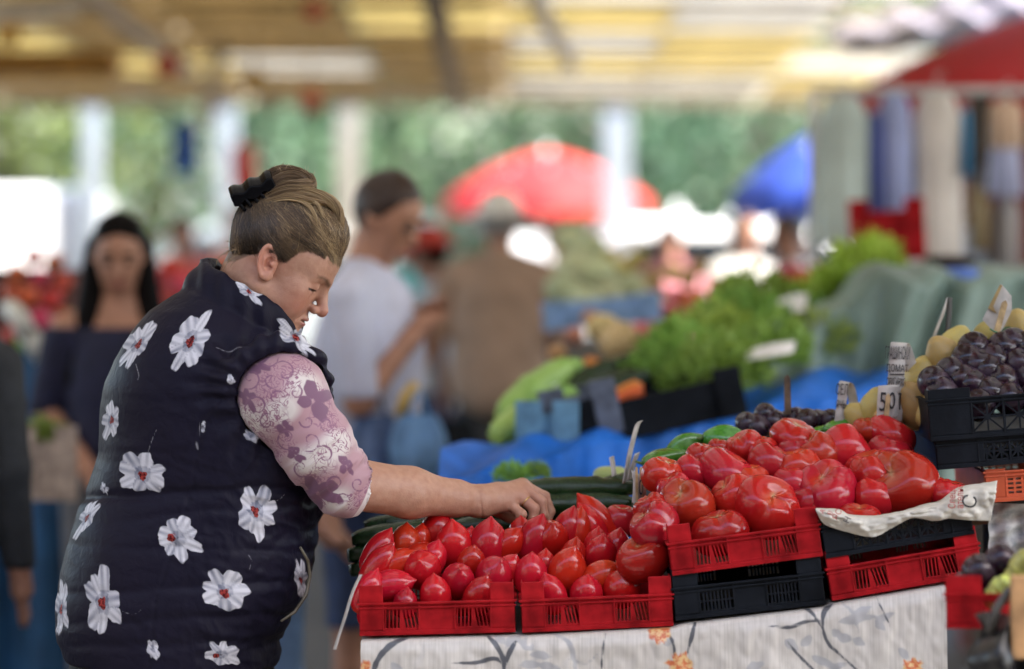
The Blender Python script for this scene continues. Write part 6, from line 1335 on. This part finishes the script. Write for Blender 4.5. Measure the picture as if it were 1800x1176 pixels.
figure('blurred distant shopper in orange between the woman and the red parasol', 420, 12.0, 1.66, math.radians(-100), SK, mat('orange_shirt', (.60, .20, .12), .8, .1), DKJ, HBR, down, .1, res=.022)
for x, Y, H_, yw, cn, cc, lb in [(716, 9.5, 1.58, -40, 'teal_shirt', (.10, .40, .42), 'blurred shopper in teal just right of the polo-shirted man'), (985, 13.0, 1.56, 200, 'yellow_shirt', (.55, .45, .15), 'blurred distant shopper in yellow right of the pale hat'), (1178, 12.0, 1.55, -120, 'rose_shirt', (.55, .22, .25), 'blurred distant shopper in rose below the thick white column'), (318, 11.0, 1.60, -70, 'red_shirt', (.48, .07, .06), 'blurred distant shopper in red left of the woman\'s collar')]:
    figure(lb, x, Y, H_, math.radians(yw), SK, mat(cn, cc, .8, .1), DKJ, HBR, down, .15, res=.022)
tag(MB().tube([P(700, 735, 2.75), P(716, 700, 2.75), P(728, 676, 2.78)], [.016, .022, .014], 10).build('yellow_bag_roll', mat('yellow_roll', (.62, .42, .10), .6), smooth=True), 'yellow rolled paper held by the man in the polo shirt', 'paper roll').name = 'paper_roll'
for i, (x, y, Y, m_) in enumerate([(735, 790, 2.7, mat('blue_carrier_bag', (.16, .34, .62), .4, .2, 8, .4, 20, trans=.2)), (660, 790, 2.8, mat('denim_bag', (.09, .15, .30), .6, .2)), (800, 800, 5.0, M_BLACK)]):
    mb = MB().grid(lambda u, v: P(x, y, Y) + Vector((math.cos(u * 6.283) * S(52, Y) * (.35 + .65 * math.sin(math.pi * (.12 + .8 * v))), math.sin(u * 6.283) * .07 * (.4 + v) + .01 * math.sin(u * 40), S(95, Y) * (.5 - v) * 1.3)), 26, 12)
    bo = mb.build('carrier_bag', m_, smooth=True); tag(bo, ['blurred light blue carrier bag hanging right of the polo-shirted man', 'blurred denim-blue bag below the polo shirt', 'blurred black bag beside the brown-vested man'][i], 'bag')
    MB().tube([P(x - 18, y - 58, Y), P(x - 6, y - 100, Y), P(x + 6, y - 100, Y), P(x + 18, y - 58, Y)], .006, 6).build('handle', m_, bo, True)

# ------------------------------------------------------------------ parasols, canopies, hanging clothes
def parasol(px, Y, zrim, zap, R, m, label, pole=True, ns=8, mp=None):
    c = P(px, 0, Y); o = empty('parasol', (c.x, c.y, 0), None, label, 'parasol'); n = ns * 6
    mb = MB(); rows = 8
    for i in range(rows + 1):
        t = i / rows
        for j in range(n):
            a = 2 * math.pi * j / n; sag = 1 - .07 * abs(math.sin(a * ns / 2)) * t; mb.V.append((R * t * sag * math.cos(a), R * t * sag * math.sin(a), zap + (zrim - zap) * (t ** 1.65)))
    for j in range(n): mb.V.append((R * .985 * (1 - .07 * abs(math.sin(2 * math.pi * j / n * ns / 2))) * math.cos(2 * math.pi * j / n), R * .985 * (1 - .07 * abs(math.sin(2 * math.pi * j / n * ns / 2))) * math.sin(2 * math.pi * j / n), zrim - .12))
    mb.F = [(i * n + j, (i + 1) * n + j, (i + 1) * n + (j + 1) % n, i * n + (j + 1) % n) for i in range(rows + 1) for j in range(n)]
    mb.build('canopy', m, o, True)
    for j in range(ns):
        a = 2 * math.pi * j / ns; MB().tube([(0, 0, zap - .05), (R * .5 * math.cos(a), R * .5 * math.sin(a), zap + (zrim - zap) * .27 - .02), (R * .97 * math.cos(a), R * .97 * math.sin(a), zrim - .02)], .008, 6).build('rib', M_STEEL, o)
    MB().tube([(0, 0, 0), (0, 0, zap + .06)], .022, 10).build('pole', M_STEEL, o, True); MB().lathe([(.28, 0), (.28, .05), (.06, .07), (.05, .3)], 16).build('base', M_STEEL, o)
    return o
M_STEEL = mat('painted_steel', (.55, .57, .58), .45, .1, 10)
M_REDF = mat('red_parasol_fabric', (.62, .035, .035), .7, .08, 4, trans=.45); M_REDD = mat('dark_red_canvas', (.42, .012, .018), .6, .1, 4, trans=.15)
parasol(962, 21.0, 1.70, 2.14, .95, M_REDF, 'bright red parasol in the sunlit distance behind the pale hat')
parasol(1490, 11.0, 1.70, 2.12, .66, mat('blue_parasol_fabric', (.035, .085, .46), .6, .1, 4, trans=.3), 'blue parasol left of the hanging clothes')
parasol(2075, 6.6, 2.07, 2.56, 1.42, M_REDD, 'large dark red parasol at the upper right edge', mp=1)
M_GREYC = mat('grey_awning_canvas', (.20, .18, .21), .7, .3, 3)
def aw(u, v):
    p = P(1490 + 420 * u, 92 - 40 * u + 10 * math.sin(u * 30) - v * 130 * (.5 + .5 * u), 8.2); return p + Vector((0, 1.2 * v, .02 * math.sin(u * 26)))
tag(MB().grid(aw, 40, 12).build('grey_awning', M_GREYC, smooth=True), 'grey canvas awning with a scalloped edge at the upper right', 'awning')
aw2 = MB().grid(lambda u, v: P(1500 + 300 * u, 96 - 30 * u - 16 * v, 7.9) + Vector((0, .2 * v, 0)), 10, 3); q = aw2.build('dark_valance', mat('dark_valance', (.045, .035, .045), .8), smooth=True); q.parent = COL.objects['grey_awning']; q.name = 'valance'
def garment(px0, px1, y0, y1, Y, m, label, flare=1.25):
    o = empty('hanging_garment', P((px0 + px1) / 2, y1, Y), None, label, 'garment', 'clothes hanging on the rail'); wv2 = S(px1 - px0, Y); h = S(y1 - y0, Y)
    def f(u, v):
        a = u * 2 * math.pi; wd = wv2 / 2 * (.62 + .38 * min(1, v * 8)) * (1 + (flare - 1) * v); return (wd * math.cos(a), .05 * math.sin(a) * (1 + v) + .012 * math.sin(a * 9) * v, h * (1 - v))
    MB().grid(f, 40, 14).build('cloth', m, o, True)
    MB().tube([(-wv2 * .3, 0, h - .01), (0, 0, h + .02), (wv2 * .3, 0, h - .01)], .006, 6).build('hanger', M_STEEL, o); MB().tube([(0, 0, h + .02), (0, 0, h + .06), (.015, 0, h + .075), (.02, 0, h + .06)], .003, 6).build('hook', M_STEEL, o)
    return o
C = lambda n_, c_: mat(n_, c_, .8, .08, 6, trans=.15)
GARM = [(1440, 1525, 172, 425, C('mint_cotton', (.50, .60, .58)), 'mint green dress hanging at the left end of the rail', 1.3), (1522, 1552, 200, 372, C('indigo_cotton', (.08, .11, .34)), 'narrow indigo garment right of the mint dress', 1.1), (1545, 1600, 165, 380, C('lilac_cotton', (.36, .42, .70)), 'lilac-blue dress beside the narrow indigo garment', 1.15), (1604, 1690, 165, 480, C('white_cotton', (.74, .70, .67)), 'long white dress in the middle of the rail', 1.05), (1688, 1704, 195, 310, C('azure_cotton', (.06, .30, .58)), 'azure top right of the long white dress', 1.1), (1738, 1796, 180, 260, C('peach_cotton', (.62, .45, .33)), 'peach and blue top at the right end of the rail', 1.1), (1740, 1792, 250, 345, C('violet_white_cotton', (.46, .50, .72)), 'pale violet garment below the peach top', 1.2), (1706, 1736, 330, 440, C('khaki_cotton', (.36, .28, .16)), 'khaki garment hanging by the dark post', 1.0), (1745, 1790, 350, 470, C('grey_cotton', (.40, .38, .38)), 'grey garment low at the right end of the rail', 1.0), (1655, 1735, 400, 500, C('sky_cotton', (.42, .50, .66)), 'pale blue garment low below the white dress', 1.0)]
for i, (a, e, y0, y1, m_, lb, fl) in enumerate(GARM): garment(a, e, y0, y1, 4.6 + (.25 if i in (6, 7, 8, 9) else 0) + i * .02, m_, lb, fl)
gr_ = empty('clothes_rail', P(1600, 160, 4.7), None, 'metal clothes rail carrying the hanging garments at right', 'clothes rail'); zr = 0
a = P(1430, 160, 4.7) - gr_.location; e = P(2050, 160, 4.7) - gr_.location
MB().tube([a, e], .014, 8).build('rail', M_STEEL, gr_, True)
for q in (a, e): MB().tube([q, Vector((q.x, q.y, -gr_.location.z))], .016, 8).build('upright', M_STEEL, gr_, True)
tag(MB().box(-.035, .035, -.035, .035, 0, 2.06).build('dark_post', M_DWOOD, loc=(P(1722, 0, 5.2).x, 5.2, 0)), 'dark timber post among the hanging clothes', 'post').name = 'timber_post'
tag(MB().box(-.3, .3, 0, .05, 0, 2.0).build('brown_screen', mat('red_brown_screen', (.16, .035, .03), .8, .2), loc=(P(1830, 0, 5.6).x, 5.6, 0)), 'dark red-brown screen behind the clothes at the right edge', 'screen')

# ------------------------------------------------------------------ market roofs
M_SHY = mat('yellow_fibreglass', (.44, .34, .12), .5, .25, 1.5, trans=.34); M_SHW = mat('milky_fibreglass', (.42, .40, .34), .5, .2, 1.5, trans=.30); M_SHB = mat('brown_sheet', (.24, .155, .055), .6, .3, 2.0, trans=.16); M_BEAM = mat('weathered_beam', (.22, .165, .09), .8, .25, 5)
M_PALEB = mat('pale_beam', (.52, .46, .36), .7, .12, 5)
def corrugated(w_, l_, nw):                                # sheet w_ along x, l_ along y, ridges run along x
    mb = MB(); n = nw * 4; V = []
    for i in range(n + 1):
        y = l_ * i / n; z = .022 * math.sin(2 * math.pi * i / 4)
        V += [(0, y, z), (w_, y, z)]
    return mesh('roof_sheet', V, [(2 * i, 2 * i + 1, 2 * i + 3, 2 * i + 2) for i in range(n)], None, True)
roof = empty('market_shelter', (0, 12.5, 2.72), (-.045, 0, 0), 'low market hall roof of brown and yellow sheets across the top', 'roof')
rr = random.Random(4)
base_sh = corrugated(.99, 1.42, 9); SHM = {}
for k_, m_ in (('y', M_SHY), ('w', M_SHW), ('b', M_SHB)):
    q = base_sh.copy(); q.materials.append(m_); SHM[k_] = q
for r_ in range(8):
    for c_ in range(-6, 6):
        y = 6.4 + r_ * 1.4; px = 900 + (c_ + .5) * 5000 / (y + 5)
        if px < 330: k_ = 'b' if rr.random() < .88 else 'y'
        elif px < 830: k_ = 'b' if rr.random() < .62 else ('y' if rr.random() < .45 else 'w')
        elif px < 1060: k_ = 'y' if rr.random() < .75 else 'w'
        elif px < 1400: k_ = 'w' if rr.random() < .60 else 'y'
        else: k_ = 'y' if rr.random() < .6 else 'w'
        if px > 1560: continue
        link('roof_sheet', SHM[k_], roof, (c_, y - 12.5, .16 - r_ * .012 + .03 * (c_ % 2)))
for r_ in range(16):
    y = 6.6 + r_ * .68; x1 = 3.2 if y < 12 else 2.6
    MB().box(-6.2, x1, -.03, .03, .02, .05).build('batten', M_BEAM if r_ % 3 else M_PALEB, roof, loc=(0, y - 12.5, .05 - (y - 6.4) * .0086))
for x in (-4.4, -.42):
    MB().box(-.06, .06, -6, 5.1, -.13, .0).build('rafter', M_BEAM, roof, loc=(x, 0, .02))
for a, e, Y0, Y1 in [((880, -30), (1005, 118), 8.0, 12.0), ((40, -20), (335, 135), 8.0, 12.0), ((400, 0), (360, 190), 14.0, 14.5), ((-40, 130), (130, 90), 7.0, 8.0)]:
    q = MB().tube([P(*a, Y0), P(*e, Y1)], .055, 6).build('brace', M_PALEB); q.parent = roof; q.matrix_parent_inverse = Matrix.Translation(-roof.location)
MB().box(-6.2, 2.7, -.03, .03, -.03, .05).build('fascia', M_PALEB, roof, loc=(0, 5.08, -.01))
M_COLW = mat('white_column_paint', (.20, .225, .25), .6, .06, 6)
def column(px, Y, wpx, z1, m, label):
    c = P(px, 0, Y); r_ = S(wpx, Y) / 2; o = empty('roof_column', (c.x, c.y, 0), None, label, 'column', 'columns carrying the market roof')
    MB().box(-r_, r_, -r_, r_, .06, z1 - .06).build('shaft', m, o, bevel=.01); MB().box(-r_ * 1.4, r_ * 1.4, -r_ * 1.4, r_ * 1.4, 0, .06).build('base', m, o); MB().box(-r_ * 1.25, r_ * 1.25, -r_ * 1.25, r_ * 1.25, z1 - .06, z1).build('cap', m, o)
column(1083, 18.6, 48, 2.55, M_COLW, 'thick white column in front of the distant red parasol')
column(162, 18.8, 32, 2.56, M_COLW, 'white column at left above the bright van')
column(398, 18.7, 34, 2.56, M_COLW, 'white column above and left of the hair clip')
column(612, 18.6, 38, 2.56, mat('beige_column_paint', (.20, .185, .16), .7), 'beige column right of the woman\'s hair bun')
column(795, 7.6, 24, 2.62, M_BEAM, 'slim dark column behind the polo-shirted man') if False else None
M_LR = mat('red_lantern', (.60, .10, .06), .6, trans=.3); M_LG = mat('gold_lantern', (.62, .40, .10), .5, trans=.3)
for x, y, Y, s, m_, lb in [(293, 115, 9.0, 44, M_LR, 'red paper lantern under the roof at upper left'), (447, 143, 9.5, 44, M_LG, 'gold paper lantern right of the red one'), (15, 62, 9.0, 46, M_LG, 'gold paper lantern at the upper left edge'), (545, 178, 13.0, 40, M_LR, 'small red lantern above the polo-shirted man'), (552, 20, 9.0, 36, M_LR, 'dull red lantern near the top, left of centre')]:
    o = empty('lantern', P(x, y, Y), None, lb, 'lantern', 'lanterns under the roof'); r_ = S(s, Y) / 2
    MB().lathe([(r_ * .3, -r_), (r_ * .8, -r_ * .7), (r_, 0), (r_ * .8, r_ * .7), (r_ * .3, r_)], 16).build('shade', m_, o, True); MB().tube([(0, 0, r_), (0, 0, r_ + .25)], .006, 6).build('cord', M_BEAM, o)
tag(MB().box(-.45, .45, -.15, .15, -.06, .06).build('orange_sign_board', mat('ochre_board', (.40, .19, .03), .7, .2), loc=P(40, 112, 8.5), bevel=.02), 'ochre board hanging under the roof at upper left', 'board').name = 'hanging_board'
tag(MB().grid(lambda u, v: P(302 + 46 * u, 215 + 90 * v, 12.0) + Vector((0, .03 * math.sin(u * 9), 0)), 8, 6).build('blue_pennant', mat('blue_pennant', (.04, .12, .42), .7, trans=.3), smooth=True), 'small blue cloth hanging left of the white column', 'cloth').name = 'hanging_cloth'
tag(MB().grid(lambda u, v: P(408 + 44 * u, 255 + 80 * v, 13.0) + Vector((0, .03 * math.sin(u * 9), 0)), 8, 6).build('hanging_cloth', mat('red_pennant', (.62, .08, .07), .7, trans=.3), smooth=True), 'small red cloth hanging right of the white column', 'cloth')
# roof over the front stalls (out of the picture, shades them)
can = empty('stall_canopy', (0, 2.0, 3.3), None, 'milky translucent canopy over the front stalls', 'canopy')
big_sh = corrugated(1.06, 10.2, 44); big_sh.materials.append(mat('aged_fibreglass', (.42, .39, .34), .6, .2, 1.0, trans=.26)); big_b = big_sh.copy(); big_b.materials.clear(); big_b.materials.append(M_SHB)
for c_ in range(-7, 8): [link('roof_sheet', big_sh if c_ % 3 else big_b, can, (c_ * 1.0, y_, .02 * (c_ % 2))) for y_ in (-3.7, -15.4)]  # rear row added; the open slot between rows lets in sky for highlights
for y in (-12, -5.3, -3.6, 0, 3.2, 6.2): MB().box(-7, 8, -.05, .05, -.14, -.03).build('beam', M_BEAM, can, loc=(0, y, 0))
for x in (-6.8, 7.6):
    for y in (-12, -5.3, -3.6, 6.2): MB().box(-.06, .06, -.06, .06, -3.3, -.14).build('post', M_COLW, can, loc=(x, y, 0))

bw = empty('market_hall', (0, -14.0, 0), None, 'plain market hall wall with shuttered openings opposite the stall', 'building'); M_PLAS = mat('ochre_plaster', (.30, .25, .19), .85, .15, 2, .3, 20); M_SHUT = mat('dark_shutter', (.06, .06, .06), .6, .2)  # unseen walls added so blacks and tomato highlights get a darker surround
MB().box(-12, 12, -.3, 0, 0, 3.9).build('wall', M_PLAS, bw)
for x in (-9, -5.5, -2, 2, 5.5, 9): MB().box(x - 1.2, x + 1.2, .003, .05, .02, 2.5).build('shutter', M_SHUT, bw)
MB().box(-9.6, -9.3, .01, 15.0, 0, 3.9).build('side_wall', M_PLAS, bw)  # left wing added to cut the bright light from that side
for y in (2, 5.5, 9, 12.5): MB().box(-9.297, -9.25, y - 1.2, y + 1.2, .02, 2.5).build('shutter', M_SHUT, bw)
# ------------------------------------------------------------------ cars
M_CARW = mat('white_car_paint', (.66, .66, .66), .25, .03, 5, coat=.6); M_CARS = mat('grey_car_paint', (.20, .22, .22), .3, .03, 5, coat=.6); M_GLASS = mat('car_glass', (.02, .025, .03), .06, .1); M_TYRE = mat('tyre', (.015, .015, .015), .8); M_RIM = mat('rim', (.5, .5, .52), .3, metal=.8); M_LAMP = mat('headlamp', (.7, .7, .7), .1)
def car(px, Y, yaw, m, prof, wins, W_, label):
    c = P(px, 0, Y); o = empty('parked_car', (c.x, c.y, 0), (0, 0, yaw), label, 'car', 'cars parked beyond the market')
    MB().prism(prof, -W_ / 2, W_ / 2).build('body', m, o, bevel=.06)
    for k in wins:
        for s in (-1, 1): MB().prism(k, s * (W_ / 2 + .004) - .004, s * (W_ / 2 + .004) + .004).build('window', M_GLASS, o)
    xs2 = [p[0] for p in prof]; x0, x1 = min(xs2), max(xs2)
    for xx in (x0 + .75, x1 - .75):
        for s in (-1, 1):
            M4 = Matrix.Translation((xx, s * (W_ / 2 - .08), .31)) @ Matrix.Rotation(math.pi / 2, 4, 'X')
            wq = MB().lathe([(.18, -.1), (.30, -.1), (.315, -.06), (.315, .06), (.30, .1), (.18, .1)], 20, M4).build('tyre', M_TYRE, o, True); MB().lathe([(.19, -.108), (.17, -.09), (.17, .09), (.19, .108)], 16, M4).build('rim', M_RIM, wq)
    for s in (-1, 1): MB().box(x1 - .06, x1 + .012, s * W_ * .36 - .12, s * W_ * .36 + .12, .62, .76).build('headlight', M_LAMP, o); MB().box(x0 - .012, x0 + .05, s * W_ * .38 - .09, s * W_ * .38 + .09, .7, .9).build('tail_light', M_LR, o)
    return o
VAN = [(-2.3, .25), (2.3, .25), (2.32, .75), (1.9, 1.0), (1.35, 1.72), (1.2, 1.78), (-2.2, 1.80), (-2.32, 1.7)]; VW = [[(1.75, 1.02), (1.25, 1.62), (.55, 1.62), (.55, 1.02)]]
HAT = [(-1.9, .25), (1.95, .25), (1.97, .68), (1.75, .82), (1.05, .92), (.45, 1.44), (.2, 1.48), (-1.2, 1.49), (-1.75, 1.05), (-1.92, .9)]; HW = [[(.95, .93), (.42, 1.38), (-.25, 1.40), (-.25, .93)], [(-.32, .93), (-.32, 1.40), (-1.1, 1.40), (-1.5, .98)]]
car(-285, 19.6, math.radians(185), M_CARW, VAN, VW, 1.8, 'overexposed white van at the left behind the red fruit')
car(1330, 19.0, math.radians(5), M_CARW, HAT, HW, 1.7, 'overexposed white car left of the distant shoppers')
car(420, 23.0, math.radians(-170), M_CARS, HAT, HW, 1.7, 'grey car half hidden behind the hair clip')
M_PATCH = mat('white_foam', (.82, .82, .82), .7, .03)  # for boxes put in to make sunlit, blown-out patches
for i, (x, y, w_, h_) in enumerate([(1128, 505, .60, .56), (1246, 470, .38, .36), (932, 470, .30, .26), (1334, 455, .26, .3)]):
    bo = open_box('foam_box', M_PATCH, x, y, 18.9 + i * .2, w_, h_, .5, 0, 0, ['largest overexposed white box right of the thick column', 'overexposed white box right of the largest', 'small overexposed white box by the pale hat', 'white box beside the distant grey shopper'][i], 'box', 'white boxes in the sun beyond the roof')
    zz = bo.location.z; MB().box(-w_ * .6, w_ * .6, -.05, .55, -.05, -.004).build('stand_board', M_WOOD, bo); MB().box(-.05, .05, .2, .3, -zz, -.05).build('stand_leg', M_WOOD, bo)
# ------------------------------------------------------------------ trees
def tree(px, Y, h, R, m, label, seed, n=3300, leaf=.20):
    c = P(px, 0, Y); o = empty('tree', (c.x, c.y, 0), None, label, 'tree', 'trees beyond the market'); r = np.random.default_rng(seed)
    tr = MB().tube([(0, 0, 0), (.05, .02, h * .3), (-.04, .05, h * .6), (.06, 0, h * .85)], [.2, .16, .1, .04], 10)
    for k in range(7):
        a = r.uniform(0, 6.28); z0 = h * r.uniform(.22, .6); tr.tube([(0, 0, z0), (math.cos(a) * R * .4, math.sin(a) * R * .4, z0 + R * .3), (math.cos(a) * R * .8, math.sin(a) * R * .8, z0 + R * .45)], [.08, .05, .02], 7)
    tr.build('trunk', mat('bark', (.10, .075, .05), .9, .3, 8), o, True)
    cl = np.stack([r.normal(0, R * .48, 46), r.normal(0, R * .48, 46), r.uniform(.10 * h, h, 46)], 1); w_ = 1 - .6 * np.abs(cl[:, 2] / h - .5); cl[:, :2] *= w_[:, None]
    ci_ = r.integers(0, 46, n); cen = cl[ci_] + r.normal(0, R * .20, (n, 3)); nn = r.normal(size=(n, 3)); nn /= np.linalg.norm(nn, axis=1, keepdims=True); u = np.cross(nn, r.normal(size=(n, 3))); u /= np.linalg.norm(u, axis=1, keepdims=True); v = np.cross(nn, u); s = leaf * r.uniform(.6, 1.3, (n, 1))
    V = np.stack([cen - u * s * .5, cen - v * s * .32, cen + u * s * .5, cen + v * s * .32], 1).reshape(-1, 3); V[:, 2] = np.maximum(V[:, 2], .05)
    link('crown', mesh('crown', V, np.arange(4 * n).reshape(n, 4), m, False), o)
F1 = mat('light_foliage', (.16, .235, .12), .42, .3, .8, trans=.45, col2=(.12, .20, .10)); F2 = mat('mid_foliage', (.125, .20, .115), .42, .3, .8, trans=.4, col2=(.075, .145, .08)); F3 = mat('yellow_foliage', (.13, .17, .045), .6, .3, .8, trans=.4)
for i, (x, Y, h, R, m_) in enumerate([(20, 30, 5.5, 2.0, F3), (260, 33, 6.5, 2.2, F1), (470, 30, 5.5, 1.9, F2), (690, 34, 7, 2.3, F1), (900, 31, 6, 2.2, F1), (1110, 33, 7, 2.3, F2), (1290, 29, 6, 2.0, F2), (1480, 32, 7, 2.3, F1), (1700, 33, 7, 2.4, F2), (-180, 33, 7, 2.4, F1), (1950, 32, 7, 2.4, F1), (1200, 36, 8, 2.6, F1), (560, 38, 8, 2.6, F1)]):
    tree(x, Y, h, R, m_, ['yellow-green tree at the left edge', 'light green tree left of the white column', 'darker tree behind the hair clip', 'light green tree behind the polo-shirted man', 'light green tree behind the red parasol', 'bluish-green tree right of the thick white column', 'dark green tree left of the blue parasol', 'pale green tree behind the mint dress', 'green tree behind the clothes rail', 'green tree beyond the left edge', 'green tree beyond the right edge', 'tall pale tree behind the bluish-green one', 'tall pale tree at the back left of centre'][i], 200 + i)

for o in COL.objects:                                    # buildings, roofs and columns are things of their own
    if o.parent is None and o.get('category') in ('roof', 'column', 'canopy', 'building', 'table', 'shelf', 'awning'): o['kind'] = 'thing'
